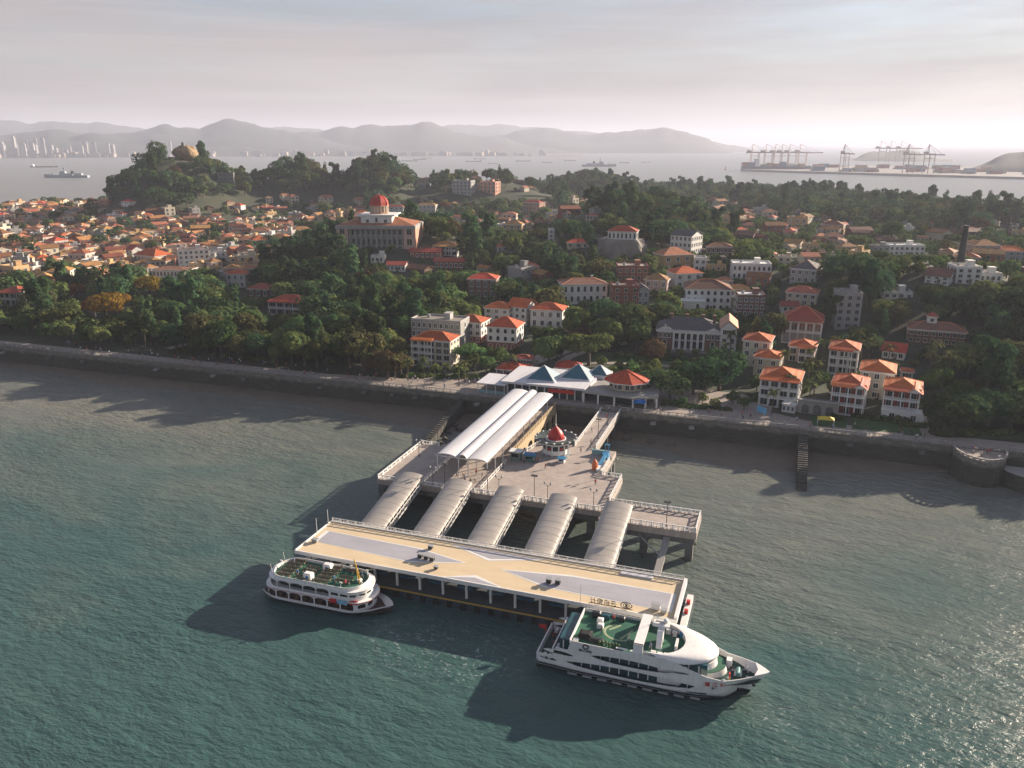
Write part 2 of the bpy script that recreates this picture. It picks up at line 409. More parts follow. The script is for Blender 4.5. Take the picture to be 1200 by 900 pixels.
tag(mb.build('terrain', terrain_material(), smooth=True), kind='structure')

# mudflat at the foot of the sea wall, laid bare by the tide
def mud_edge(x):
    return 5.5 + 7 * (mnoise.noise((x * .02, 1.7, 0)) + .35) + 9 * math.exp(-((x + 115) / 30) ** 2) + 7 * math.exp(-((x + 8) / 22) ** 2) - 5 * sstep(25, 60, x)
rows = []
for i in range(181):
    x = -420 + i * 3.0; w = max(1.5, mud_edge(x))
    rows.append([(x, 244 - w * k * 1.35 if k else 247, 1.35 * (1 - k / .8) + (.12 * mnoise.noise((x * .3, k * 9, 5)) if k else 0)) for k in (0, .15, .3, .45, .6, .75, .9, 1.2)])
mb = MB(); mb.grid(rows)
tag(mb.build('mudflat', mat('wet_mud', (.11, .09, .068), .6, 0, .25, .4, col2=(.17, .14, .105), detail=8), smooth=True), kind='structure')

# ------------------------------------------------------------------ promenade paving, lawns and paths
PAVE = mat('promenade_paving', (.36, .31, .27), .85, .12, .4, .1, col2=(.27, .235, .21), detail=8)
LAWN = mat('lawn_grass', (.045, .10, .03), .95, .2, .5, .3, col2=(.03, .07, .022), detail=8)
def sheet(name, poly, m, lift, step=6.0):
    """a level sheet laid over the ground, cut to a plan outline"""
    vs = [Vector((p[0], p[1])) for p in poly]; n = len(vs); pts = []; ids = []
    for i in range(n):
        a, b_ = vs[i], vs[(i + 1) % n]; k = max(1, int((b_ - a).length / step))
        for j in range(k): ids.append(len(pts)); pts.append(a.lerp(b_, j / k))
    E_ = [(ids[i], ids[(i + 1) % len(ids)]) for i in range(len(ids))]
    x0, x1 = min(p.x for p in vs), max(p.x for p in vs); y0, y1 = min(p.y for p in vs), max(p.y for p in vs)
    gx = x0 + step
    while gx < x1:
        gy = y0 + step
        while gy < y1: pts.append(Vector((gx, gy))); gy += step
        gx += step
    r = delaunay_2d_cdt(pts, E_, [ids], 1, 1e-3)
    mb = MB(); mb.add([(p.x, p.y, hgt(p.x, p.y) + lift) for p in r[0]], r[2])
    return tag(mb.build(name, m), kind='structure')
def ribbon(pts, w):
    """plan outline of a path along a centre line"""
    L_, R_ = [], []
    for i, p in enumerate(pts):
        a = Vector(pts[max(0, i - 1)]); b_ = Vector(pts[min(len(pts) - 1, i + 1)]); d = (b_ - a).normalized(); n = Vector((-d.y, d.x)) * w / 2
        L_.append((p[0] + n.x, p[1] + n.y)); R_.append((p[0] - n.x, p[1] - n.y))
    return L_ + R_[::-1]
CLEAR = []            # plan outlines kept free of trees
def P2(px, py): p, _ = at(px, py); return (p.x, p.y)
prom = [(-700, 244.3), (150, 244.3), (150, 253), (60, 252), (10, 252.5), (-10, 262), (-36, 262), (-40, 275), (-96, 277), (-108, 264), (-130, 254), (-160, 250.5), (-230, 250.5), (-330, 250), (-700, 250)]
sheet('promenade', prom, PAVE, .06); CLEAR.append(prom)
for nm, pts, w in (('park_path', [P2(p, q) for p, q in ((196, 409), (225, 402), (262, 392), (300, 387), (330, 381))], 5),
                   ('park_path', [P2(p, q) for p, q in ((655, 428), (700, 425), (760, 428), (850, 433))], 3.5),
                   ('park_path', [P2(p, q) for p, q in ((655, 427), (668, 418), (700, 407), (735, 402))], 4),
                   ('villa_path', [P2(p, q) for p, q in ((1088, 512), (1082, 500), (1078, 480))], 3),
                   ('street', [P2(p, q) for p, q in ((560, 450), (600, 432), (632, 420), (660, 410))], 9)):
    ol = ribbon(pts, w); sheet(nm, ol, PAVE, .16 if nm != 'street' else .14, 4); CLEAR.append(ol)
for poly in ([(700, 412), (868, 424), (872, 440), (770, 436), (690, 424)], [(1000, 487), (1048, 492), (1058, 508), (998, 503)], [(1052, 494), (1085, 497), (1090, 512), (1060, 510)], [(950, 488), (992, 490), (992, 502), (952, 499)], [(1110, 505), (1200, 507), (1200, 515), (1110, 513)]):
    ol = [P2(*p) for p in poly]; sheet('lawn', ol, LAWN, .12 if poly[0][0] == 700 else .1, 4); CLEAR.append(ol)
plaza_ol = [P2(*p) for p in ((776, 452), (872, 462), (905, 478), (902, 492), (860, 488), (775, 478))]
sheet('shore_plaza', plaza_ol, PAVE, .09, 4); CLEAR.append(plaza_ol)
dirt = [P2(*p) for p in ((338, 338), (408, 330), (410, 322), (346, 326))]
sheet('bare_ground', dirt, mat('bare_earth', (.30, .20, .12), .95, .2, .3, .2), .25, 4); CLEAR.append(dirt)

# ------------------------------------------------------------------ sea wall
def wall_material():
    m = mat('sea_wall_stone', (.25, .235, .21), .9, .2, .9, .6, col2=(.16, .155, .14), detail=9)
    t = m.node_tree; b = t.nodes['Principled BSDF']; base = b.inputs['Base Color'].links[0].from_socket
    g = t.nodes.new('ShaderNodeNewGeometry'); sp = t.nodes.new('ShaderNodeSeparateXYZ'); t.links.new(g.outputs['Position'], sp.inputs[0])
    n = t.nodes.new('ShaderNodeTexNoise'); n.inputs['Scale'].default_value = .35; t.links.new(g.outputs['Position'], n.inputs['Vector'])
    a = t.nodes.new('ShaderNodeMath'); a.operation = 'MULTIPLY_ADD'; a.inputs[1].default_value = 2.2; t.links.new(n.outputs['Fac'], a.inputs[0]); t.links.new(sp.outputs['Z'], a.inputs[2])
    r = t.nodes.new('ShaderNodeMapRange'); r.inputs['From Min'].default_value = 6.4; r.inputs['From Max'].default_value = 7.6; t.links.new(a.outputs[0], r.inputs['Value'])
    cv = t.nodes.new('ShaderNodeCombineXYZ'); t.links.new(sp.outputs['X'], cv.inputs['X']); t.links.new(sp.outputs['Z'], cv.inputs['Y'])
    br = t.nodes.new('ShaderNodeTexBrick'); br.inputs['Scale'].default_value = 1; br.inputs['Brick Width'].default_value = 1.7; br.inputs['Row Height'].default_value = .62; br.inputs['Mortar Size'].default_value = .05
    br.inputs['Color1'].default_value = (1.15, 1.12, 1.08, 1); br.inputs['Color2'].default_value = (.75, .76, .76, 1); br.inputs['Mortar'].default_value = (.5, .5, .48, 1); t.links.new(cv.outputs[0], br.inputs['Vector'])
    mu = t.nodes.new('ShaderNodeMix'); mu.data_type = 'RGBA'; mu.blend_type = 'MULTIPLY'; mu.inputs['Factor'].default_value = 1
    t.links.new(mix_rgb(t, r.outputs[0], (.065, .068, .056), base), mu.inputs['A']); t.links.new(br.outputs['Color'], mu.inputs['B'])
    t.links.new(mu.outputs['Result'], b.inputs['Base Color'])   # stone courses above a dark band of algae and painted wall shadow
    return m
WALLM = wall_material()
sw = thing('sea_wall', 'long stone sea wall with foot darkened by algae and painted shade below the promenade', 'wall', (-130, 243, 0))
mb = MB(); sec = [(242.2, -2), (242.9, 5.2), (243.0, 7.3), (242.6, 7.35), (242.6, 7.72), (244.4, 7.72), (244.4, -2)]
wx = [-700 + i * 10 for i in range(86)]
mb.grid([[(x + 130, y - 243 + .15 * mnoise.noise((x * .06, z, 0)), z) for y, z in sec] for x in wx]); mb.build('wall_face', WALLM, sw)
for x in (-312, -286, -268, -231, -204, -190, -157, -139, -128, -119, -96, -36, -24, 22, 41):                                # drain outfalls along the wall
    MB().box(x + 130 - .8, x + 130 + .8, -1.9, .2, 4.6, 5.3).build('outfall', 'conc_dark' if x % 3 else 'conc', sw)
bas = thing('bastion', 'rounded stone lookout bastion bulging from the sea wall', 'wall', (55.5, 243.5, 0))
mb = MB(); pr = []
arc = [(math.cos(a) * 6.6, -math.sin(a) * 9.8 - .6) for a in [math.pi * i / 14 for i in range(15)]]
mb.prism([(x * 1.06, y * 1.05) for x, y in arc][::-1], -2, 7.3, top=arc[::-1]); mb.build('wall_face', WALLM, bas)
mb = MB()
for i in range(14):
    (x0, y0), (x1, y1) = arc[i], arc[i + 1]
    mb.tube((x0, y0, 8.0), (x1, y1, 8.0), .28, 4); mb.box(x0 - .3, x0 + .3, y0 - .3, y0 + .3, 7.3, 8.2)
mb.build('parapet', 'conc', bas)
mb = MB().prism([(x * .97, y * .97) for x, y in arc][::-1], 7.3, 7.42); mb.build('paving', PAVE, bas)
side = thing('landing_platform', 'low curved stone landing platform beside the bastion', 'platform', (70, 240, 0))
mb = MB(); ol = [(math.cos(a) * 10, -math.sin(a) * 9) for a in [math.pi * i / 12 for i in range(13)]]
mb.prism(ol[::-1], -2, 4.4); mb.build('platform_wall', WALLM, side)
MB().prism([(x * .98, y * .98) for x, y in ol[::-1]], 4.4, 4.5).build('paving', 'conc', side)

def rail(parent, a, b_, z0, z1=None, post=2.6, h=1.1, m='conc', pname='baluster', w=.13, rname='handrail'):
    """a balustrade run with posts, top rail and low rail, in the parent's space"""
    a, b_ = Vector((*a, z0)), Vector((*b_, z0 if z1 is None else z1)); n = max(1, int(round((b_ - a).length / post)))
    mb = MB()
    for i in range(n + 1):
        p = a.lerp(b_, i / n); mb.box(p.x - w, p.x + w, p.y - w, p.y + w, p.z, p.z + h + .12)
    for i in range(n * 3):
        p = a.lerp(b_, (i + .5) / (n * 3)); mb.box(p.x - w * .5, p.x + w * .5, p.y - w * .5, p.y + w * .5, p.z, p.z + h - .1)
    tag(mb.build(pname, m, parent), kind='stuff')
    mb = MB(); d = (b_ - a).normalized(); s_ = Vector((-d.y, d.x, 0)) * w * .8
    for zz, t in ((h - .1, .16), (.18, .12)):
        up = Vector((0, 0, t)); o = Vector((0, 0, zz))
        mb.add([a + o - s_, a + o + s_, b_ + o + s_, b_ + o - s_, a + o - s_ + up, a + o + s_ + up, b_ + o + s_ + up, b_ + o - s_ + up],
               [(3, 2, 1, 0), (4, 5, 6, 7), (0, 1, 5, 4), (1, 2, 6, 5), (2, 3, 7, 6), (3, 0, 4, 7)])
    mb.build(rname, m, parent)
for x0, x1, lb in ((-420, -101, 'pale stone balustrade along the promenade west of the ferry terminal'), (-47, 49, 'pale stone balustrade along the promenade east of the footbridge'), (62.5, 150, 'pale stone balustrade beyond the bastion')):
    t_ = thing('balustrade', lb, 'railing', ((x0 + x1) / 2, 243.4, 7.7)); k = (x0 + x1) / 2
    rail(t_, (x0 - k, 0), (x1 - k, 0), 0)

# ------------------------------------------------------------------ far land
FAR = mat('far_hill_cover', (.022, .036, .032), .95, .3, .004, .0, col2=(.05, .058, .045), detail=8)
def ridge(name, prof, d, depth, seed, rough=.34):
    xs_ = []; p = prof[0][0]
    while p <= prof[-1][0]: xs_.append(p); p += 5
    rows = []
    for p in xs_:
        for i in range(len(prof) - 1):
            if prof[i][0] <= p <= prof[i + 1][0]:
                y = prof[i][1] + (prof[i + 1][1] - prof[i][1]) * (.5 * sstep(prof[i][0], prof[i + 1][0], p) + .5 * (p - prof[i][0]) / (prof[i + 1][0] - prof[i][0])); break
        y += 3.0 * mnoise.fractal((p * .03 + seed, seed, 0), 1.0, 2.0, 5)
        top = max(2, CAM_H + d * (168 - y) / FPX * 1.0)
        row = []
        for j in range(17):
            k = j / 16 * 2 - 1; c = PD(p, d + k * depth)
            s = (1 - abs(k) ** 1.3) if abs(k) < 1 else 0
            n = mnoise.fractal((c.x * .0016 + seed, c.y * .0016, 1), 1.0, 2.0, 6)
            z = top * max(0, s) * (1 + rough * n * (1.2 - s)) + top * .10 * n * s if s > 0 else -4
            row.append((c.x, c.y, z))
        rows.append(row)
    mb = MB(); mb.grid(rows); return tag(mb.build(name, FAR, smooth=True), kind='structure')
ridge('hills', [(-260, 160), (-120, 154), (0, 160), (60, 154), (110, 161), (160, 157), (198, 149), (235, 153), (268, 144), (310, 150), (360, 160), (420, 170), (470, 180)], 8000, 1300, 3.1)
ridge('hills', [(300, 170), (360, 158), (405, 152), (450, 151), (494, 143), (540, 156), (580, 161), (640, 172), (700, 180)], 8700, 1300, 4.4)
ridge('hills', [(520, 172), (580, 158), (635, 152), (690, 157), (735, 157), (775, 151), (820, 162), (862, 178)], 9300, 1300, 7.7)
ridge('hills', [(-200, 176), (-40, 170), (60, 166), (110, 158), (150, 163), (180, 158), (215, 162), (270, 169), (330, 175), (400, 179)], 7400, 700, 1.3)
ridge('hills', [(-300, 148), (-60, 144), (40, 150), (120, 149), (230, 153), (420, 154), (520, 149), (640, 152), (760, 158), (860, 168), (900, 180)], 11500, 1800, 9.4)
ridge('hills', [(-260, 176), (-60, 170), (60, 163), (130, 168), (230, 172), (330, 174), (420, 173), (520, 178), (640, 181)], 6900, 600, 6.2, .3)
ridge('hills', [(990, 190), (1020, 177), (1060, 174), (1095, 181), (1120, 190)], 5200, 450, 5.0)
ridge('hills', [(1110, 200), (1150, 189), (1185, 176), (1230, 168), (1300, 172), (1380, 190)], 3300, 350, 2.2)

# ------------------------------------------------------------------ haze
mb = MB(); mb.box(-31000, 31000, -3500, 34500, -8, 470)
hz = mb.build('haze', mat('haze_air', (.8, .8, .8))); tag(hz, kind='stuff')
hm = bpy.data.materials.new('haze_volume'); hm.use_nodes = True; t = hm.node_tree; t.nodes.clear()
ho = t.nodes.new('ShaderNodeOutputMaterial'); pv = t.nodes.new('ShaderNodeVolumePrincipled')
pv.inputs['Color'].default_value = (.76, .82, 1.0, 1); pv.inputs['Density'].default_value = 0.95e-4; pv.inputs['Anisotropy'].default_value = .15
t.links.new(pv.outputs[0], ho.inputs['Volume']); hz.data.materials[0] = hm
hz.visible_shadow = True

# ================================================================== THE PIER
DECKM = mat('pier_paving', (.43, .375, .335), .8, .1, .35, .08, col2=(.34, .295, .265), detail=9)
def paving_lines(m, sx, sy, k=1.0):
    t = m.node_tree; b = t.nodes['Principled BSDF']; base = b.inputs['Base Color'].links[0].from_socket
    g = t.nodes.new('ShaderNodeNewGeometry'); br = t.nodes.new('ShaderNodeTexBrick'); br.inputs['Scale'].default_value = 1
    br.inputs['Brick Width'].default_value = sx; br.inputs['Row Height'].default_value = sy; br.inputs['Mortar Size'].default_value = .035
    br.inputs['Color1'].default_value = (1 + .05 * k, 1 + .05 * k, 1 + .05 * k, 1); br.inputs['Color2'].default_value = (1 - .12 * k, 1 - .13 * k, 1 - .14 * k, 1); br.inputs['Mortar'].default_value = (1 - .38 * k, 1 - .4 * k, 1 - .42 * k, 1)
    t.links.new(g.outputs['Position'], br.inputs['Vector'])
    mu = t.nodes.new('ShaderNodeMix'); mu.data_type = 'RGBA'; mu.blend_type = 'MULTIPLY'; mu.inputs['Factor'].default_value = 1
    t.links.new(base, mu.inputs['A']); t.links.new(br.outputs['Color'], mu.inputs['B']); t.links.new(mu.outputs['Result'], b.inputs['Base Color'])
paving_lines(DECKM, 1.2, .6)
paving_lines(PAVE, 1.6, .8)
pier = thing('pier', 'broad concrete pier plaza on piles with pinkish paving', 'pier', (-60, 185, 0))
PX, PY = -60, 185
def PL(pts): return [(x - PX, y - PY) for x, y in pts]
plat = [(-95.5, 170), (-35.5, 170), (-35.5, 191), (-41, 191.5), (-41, 209), (-53, 209.5), (-56, 210.8), (-60, 209.5), (-63.5, 206), (-65, 198), (-68.3, 198), (-68.3, 243.2), (-82.7, 243.2), (-83, 214), (-89.5, 197), (-95.5, 197)]
MB().prism(PL(plat), 5.6, 7.0).build('slab', DECKM, pier)
MB().prism(PL([(-36.2, 166), (-13.8, 166), (-13.8, 176), (-35.4, 176), (-35.4, 169.9), (-36.2, 169.9)]), 5.4, 7.0).build('slab', DECKM, pier)
def beam(x0, x1, y0, y1, z0=4.2, z1=5.62): MB().box(x0 - PX, x1 - PX, y0 - PY, y1 - PY, z0, z1).build('edge_beam', 'conc_dark', pier)
beam(-95.2, -36, 170.3, 171.2); beam(-95.2, -94.3, 171.2, 196.6); beam(-36.4, -35.7, 171.2, 190.6); beam(-42, -41.2, 192, 208.6); beam(-94, -83.5, 195.4, 196.6)
beam(-36, -14.1, 166.3, 167.2, 4.0, 5.42); beam(-36, -14.1, 174.8, 175.7, 4.0, 5.42); beam(-15, -14.1, 167.2, 174.8, 4.0, 5.42)
beam(-94, -36.6, 182, 183)
pile = MB().box(-.85, .85, -.85, .85, -4, 4.4).mesh('pile', 'conc_dark')
for x in (-94.5, -88, -79, -65.5, -52, -39): 
    for y in (171.2, 182.5, 195.5 if x < -85 else 193): obj('pile', pile, pier, (x - PX, y - PY, 0))
for x in (-34.5, -25.5, -15.3):
    for y in (167, 175): obj('pile', pile, pier, (x - PX, y - PY, 0))
for y in (204, 208): obj('pile', pile, pier, (-42 - PX, y - PY, 0))
bal = thing('balustrade', 'white balustrades round the edges of the pier plaza', 'railing', (-60, 185, 7.0))
def prail(a, b_): rail(bal, (a[0] + 60, a[1] - 185), (b_[0] + 60, b_[1] - 185), 0, m='white', w=.15, post=2.4)
for a, b_ in (((-95.2, 170.3), (-89.3, 170.3)), ((-81.9, 170.3), (-75.9, 170.3)), ((-68.6, 170.3), (-62.6, 170.3)), ((-55.4, 170.3), (-49.2, 170.3)), ((-42.1, 170.3), (-36, 170.3)),
              ((-95.2, 170.6), (-95.2, 196.7)), ((-95, 196.7), (-89.8, 196.7)), ((-35.8, 176.3), (-35.8, 190.7)), ((-36, 191), (-41, 191.2)), ((-41.3, 192), (-41.3, 201)),
              ((-35, 175.7), (-14.1, 175.7)), ((-14.1, 175.5), (-14.1, 166.3)), ((-14.3, 166.3), (-28.6, 166.3)), ((-65.2, 198), (-63.7, 205.5)), ((-63.4, 206.2), (-60, 209.2))):
    prail(a, b_)
# arcaded flanks of the covered walkway
holes = []
for k in range(7):
    c = 4 + k * 6.3; hh = [(c - 2.4, -1.5), (c + 2.4, -1.5), (c + 2.4, 3.2)] + [(c + 2.4 * math.cos(a), 3.2 + 1.7 * math.sin(a)) for a in [math.pi * i / 8 for i in range(1, 8)]] + [(c - 2.4, 3.2)]
    holes.append(hh)
stone = mat('yellow_stone', (.46, .36, .22), .85, .15, .5, .2, col2=(.33, .26, .17)); M['stone'] = stone
for xx in (-68.2, -82.9):
    me = panel_mesh([(0, -2), (45.2, -2), (45.2, 6.95), (0, 6.95)], holes, lambda s: (0, s), 3, thick=.8, name='arcade', mats=stone)
    obj('arcade', me, pier, (xx - PX + .05, 198 - PY, 0))
wb = thing('balustrade', 'yellow stone balustrade along the covered walkway to the shore', 'railing', (-68.4, 220, 7.0))
rail(wb, (0, -21.5), (0, 23), 0, m='stone', w=.22, post=1.6)
rail(wb, (-14.1, -6), (-14.1, 23), 0, m='stone', w=.22, post=1.6)

# footbridge to the shore
fb = thing('footbridge', 'pinkish paved footbridge between the pier plaza and the shore', 'footbridge', (-50, 226, 0))
MB().box(-3.2, 3.2, -16.9, 17.3, 6.2, 7.03).build('deck', DECKM, fb)
MB().box(-3.0, -2.2, -16.9, 17.3, 5.0, 6.2).build('girder', 'conc', fb); MB().box(2.2, 3.0, -16.9, 17.3, 5.0, 6.2).build('girder', 'conc', fb)
rail(fb, (-3.05, -16.6), (-3.05, 17.2), 7.03, m='white', w=.15, post=2.4); rail(fb, (3.05, -16.6), (3.05, 17.2), 7.03, m='white', w=.15, post=2.4)
for y in (-9, 2, 12):
    MB().box(-2.6, 2.6, y - .4, y + .4, 4.5, 5.0).build('cross_beam', 'conc_dark', fb)
    for x in (-2.2, 2.2): MB().tube((x, y, -3), (x, y, 4.5), .4, 8).build('pile', 'conc_dark', fb)

# big canopy over the walkway
cn = thing('canopy', 'long white vaulted canopy of three ridges over the covered walkway', 'canopy', (-75.4, 208, 7.0))
def vault(x0, x1, y0, y1, zs, zc, n=12, t=.12, bow=.25):
    rows = []
    for j in range(13):
        y = y0 + (y1 - y0) * j / 12
        top = []; 
        for i in range(n + 1):
            k = i / n * 2 - 1; top.append((x0 + (x1 - x0) * i / n, y, zs + (zc - zs) * math.sqrt(max(0, 1 - k * k * .96))))
        rows.append(top + [(p[0], p[1], p[2] - t) for p in top[::-1]])
    mb = MB(); mb.grid(rows, close=True); n2 = len(rows[0])
    mb.f.append(tuple(range(n2 - 1, -1, -1))); mb.m.append(0); mb.f.append(tuple(12 * n2 + i for i in range(n2))); mb.m.append(0)
    return mb
for x0, x1, zs, zc in ((-7.1, -.95, 5.0, 6.1), (-.9, 1.75, 5.35, 6.35), (1.8, 7.3, 5.0, 5.75)):
    o = vault(x0, x1, -30, 30.5, zs, zc).build('roof_vault', 'canopy', cn); smooth_by_angle(o.data, 50)
post = MB().tube((0, 0, 0), (0, 0, 5.25), .14, 6).mesh('post', 'white')
for y in range(-29, 31, 6):
    for x in (-6.9, -.9, 1.75, 7.0): obj('post', post, cn, (x, y, 0))
    MB().box(-7, 7.2, y - .08, y + .08, 4.75, 4.98).build('cross_beam', 'white', cn)
for x in (-6.9, -.9, 1.75, 7.0): MB().box(x - .12, x + .12, -29.8, 30.3, 4.98, 5.2).build('eave_beam', 'white', cn)
for x in (-7.6, 7.9):
    t_ = thing('guide_rail', 'low white queue barrier leading out of the %s side of the canopy' % ('west' if x < 0 else 'east'), 'railing', (-75.4 + x, 182, 7.0))
    rail(t_, (0, -10), (0, 9), 0, m='white', w=.08, post=2.0)

# gangways
def make_gangway():
    g = thing('gangway', 'covered gangway with barrel vaulted roof sloping from the pier plaza to the pontoon', 'gangway', group='covered gangways between plaza and pontoon')
    y0, y1 = -11.7, 11.7
    def zf(y): return 2.3 + (7.02 - 2.3) * (y - y0) / (y1 - y0)
    mb = MB(); mb.add([(-2.9, y0, zf(y0)), (2.9, y0, zf(y0)), (2.9, y1, zf(y1)), (-2.9, y1, zf(y1)), (-2.9, y0, zf(y0) - .5), (2.9, y0, zf(y0) - .5), (2.9, y1, zf(y1) - .5), (-2.9, y1, zf(y1) - .5)],
                      [(0, 1, 2, 3), (7, 6, 5, 4), (0, 4, 5, 1), (1, 5, 6, 2), (2, 6, 7, 3), (3, 7, 4, 0)]); mb.build('walkway_floor', 'conc', g)
    n = 11
    for k in range(n):                          # roof sheets, each lapped over the next
        rows = []
        for y in (y0 + (y1 - y0) * k / n - .12, y0 + (y1 - y0) * (k + 1) / n):
            lift = .05 if y > y0 + (y1 - y0) * (k + .5) / n else 0
            rows.append([(3.25 * math.cos(a), y, zf(y) + 2.3 + lift + .78 * math.sin(a)) for a in [math.pi * i / 12 for i in range(13)]])
        rows = [r + [(p[0] * .985, p[1], p[2] - .07) for p in r[::-1]] for r in rows]
        mb = MB(); mb.grid(rows, close=True); m_ = len(rows[0]); mb.f += [tuple(range(m_ - 1, -1, -1)), tuple(range(m_, 2 * m_))]; mb.m += [0, 0]
        o = mb.build('roof_sheet', 'vault', g); smooth_by_angle(o.data, 40)
    for k in range(1, n):                       # joint covers between the sheets
        y = y0 + (y1 - y0) * k / n - .06; rows = [[((3.25 + e) * math.cos(a), y + dy, zf(y) + 2.32 + e + .78 * math.sin(a)) for a in [math.pi * i / 12 for i in range(13)]] for e, dy in ((.01, -.05), (.045, -.04), (.045, .04), (.01, .05))]
        MB().grid(rows).build('roof_rib', 'vault', g)
    for sx in (-1, 1):
        mb = MB(); x = sx * 2.95; m_ = 13
        for i in range(m_ + 1):
            y = y0 + (y1 - y0) * i / m_; mb.tube((x, y, zf(y) - .4), (x, y, zf(y) + 2.3), .09, 4)
            if i < m_:
                y2 = y0 + (y1 - y0) * (i + 1) / m_; mb.tube((x, y, zf(y)), (x, y2, zf(y2) + 1.15), .06, 4)
        for z in (-.3, 1.15, 2.25): mb.tube((x, y0, zf(y0) + z), (x, y1, zf(y1) + z), .11, 4)
        mb.build('side_truss', 'white', g)
        MB().add([(x * .97, y0, zf(y0)), (x * .97, y1, zf(y1)), (x * .97, y1, zf(y1) + .9), (x * .97, y0, zf(y0) + .9), (x * .96, y0, zf(y0)), (x * .96, y1, zf(y1)), (x * .96, y1, zf(y1) + .9), (x * .96, y0, zf(y0) + .9)],
                 [(0, 1, 2, 3), (7, 6, 5, 4), (3, 2, 6, 7)]).build('side_panel', 'dark', g)
    return g
gw = make_gangway()
for i in range(5):
    o = gw if i == 0 else copy_tree(gw)
    o.location = (-85.6 + 13.35 * i, 158.6, 0); o['label'] = ('covered gangway beside the western balustrade arm', 'second covered gangway from the western arm, in line with the big canopy', 'middle covered gangway of the five to the pontoon', 'covered gangway next to the one beside the side pier', 'covered gangway beside the side pier and its brace')[i]
st = thing('mooring_brace', 'slim pale steel brace from the side pier down to the pontoon', 'brace', (-20.3, 157, 0))
MB().add([(-.75, -10, 2.2), (.75, -10, 2.2), (.75, 10.5, 5.2), (-.75, 10.5, 5.2), (-.75, -10, 1.5), (.75, -10, 1.5), (.75, 10.5, 4.5), (-.75, 10.5, 4.5)],
         [(0, 1, 2, 3), (7, 6, 5, 4), (0, 4, 5, 1), (1, 5, 6, 2), (2, 6, 7, 3), (3, 7, 4, 0)]).build('beam', 'conc', st)
MB().tube((-6.5, 9.6, 4.4), (0, 1.5, 3.9), .18, 6).build('diagonal', 'grey', st)

# ------------------------------------------------------------------ floating dock
fd = thing('floating_dock', 'floating ferry pontoon under a long flat roof painted with a tan cross', 'dock', (-54, 139, 0))
def D(x, y): return (x + 54, y - 139)
def dbox(x0, x1, y0, y1, z0, z1, name, m): return MB().box(x0 + 54, x1 + 54, y0 - 139, y1 - 139, z0, z1).build(name, m, fd)
dbox(-96, -11.8, 131.2, 148.6, -1.2, 1.3, 'pontoon_hull', mat('pontoon_steel', (.03, .05, .065), .6, .3, .5, .1))
dbox(-96, -11.8, 131.25, 148.55, 1.3, 1.4, 'pontoon_deck', mat('pontoon_deck_plate', (.07, .085, .09), .7, .2, .5))
dbox(-95.8, -12, 131.35, 131.75, 1.4, 1.46, 'edge_line', 'yellow')
fender = MB().box(-.55, .55, -.35, 0, -.4, 1.25).mesh('fender', 'black')
for i in range(28): obj('fender', fender, fd, (*D(-94.5 + 3.0 * i, 131.2), 0))
col_ = MB().box(-.22, .22, -.22, .22, 1.4, 5.6).mesh('column', 'white')
for x in [-92 + 5.2 * i for i in range(16)]:
    for y in (133.2, 144.8): obj('column', col_, fd, (*D(x, y), 0))
dbox(-94.6, -13.3, 131.3, 146.3, 5.6, 6.1, 'roof_fascia', 'white')
TAN = mat('roof_tan_coating', (.63, .51, .335), .7, .06, .4, col2=(.55, .445, .295), detail=10, stretch=(.25, 1, 1)); paving_lines(TAN, 3.6, 1.8, .3)
GREYC = mat('roof_grey_coating', (.38, .38, .42), .7, .06, .4, col2=(.31, .31, .345), detail=10, stretch=(.25, 1, 1)); paving_lines(GREYC, 3.6, 1.8, .3)
dbox(-94.3, -13.6, 131.6, 146.0, 6.1, 6.2, 'roof_coating', TAN)
for (x0, x1, y0, y1) in ((-94.6, -13.3, 131.3, 131.55), (-94.6, -13.3, 146.05, 146.3), (-94.6, -94.35, 131.56, 146.04), (-13.9, -13.3, 131.56, 146.04)):
    dbox(x0, x1, y0, y1, 6.1, 6.42 if y1 - y0 < 1 else 6.9 if x0 > -20 else 6.5, 'parapet', 'white')
def shrink(poly, k):
    c = Vector((sum(p[0] for p in poly) / len(poly), sum(p[1] for p in poly) / len(poly)))
    out = []
    for p in poly:
        v = Vector(p) - c; l = v.length; out.append(tuple(c + v * max(.1, (l - k) / l)))
    return out
for poly in ([(-93.3, 136.6), (-69, 135.0), (-57.6, 138.5), (-69, 141.2), (-93.3, 141.9)],
             [(-60.5, 131.9), (-47.4, 131.9), (-54, 134.6)],
             [(-64.5, 145.3), (-53.8, 140.9), (-42.0, 145.3)],
             [(-50.2, 138.4), (-39.5, 134.7), (-14.6, 133.9), (-14.6, 140.6), (-36, 140.9)]):
    pl = [D(*p) for p in poly]
    MB().prism(pl, 6.2, 6.225).build('panel_border', 'white', fd)
    MB().prism(shrink(pl, 1.0), 6.225, 6.25).build('roof_panel', GREYC, fd)
rail(fd, (*D(-94.2, 146.15),), (*D(-14, 146.15),), 6.42, m='white', post=2.0, h=.8, w=.06)
def roofbox(name, label, x, y, w, d, h, m, cat='vent'):
    t_ = thing(name, label, cat, (x, y, 6.25))
    MB().box(-w / 2, w / 2, -d / 2, d / 2, .15, h).build('casing', m, t_); MB().box(-w / 2 - .1, w / 2 + .1, -d / 2 - .1, d / 2 + .1, h, h + .1).build('lid', 'grey', t_)
    MB().box(-w / 2 + .1, w / 2 - .1, -d / 2 + .1, d / 2 - .1, 0, .15).build('curb', 'grey', t_)
    return t_
for x, y in ((-67.7, 137.3), (-66.2, 137.1), (-64.8, 136.9)): tag(roofbox('roof_vent', 'dark roof vent, one of a row of three on the grey panel', x, y, .9, .9, 1.0, 'dark'), group='row of three roof vents')
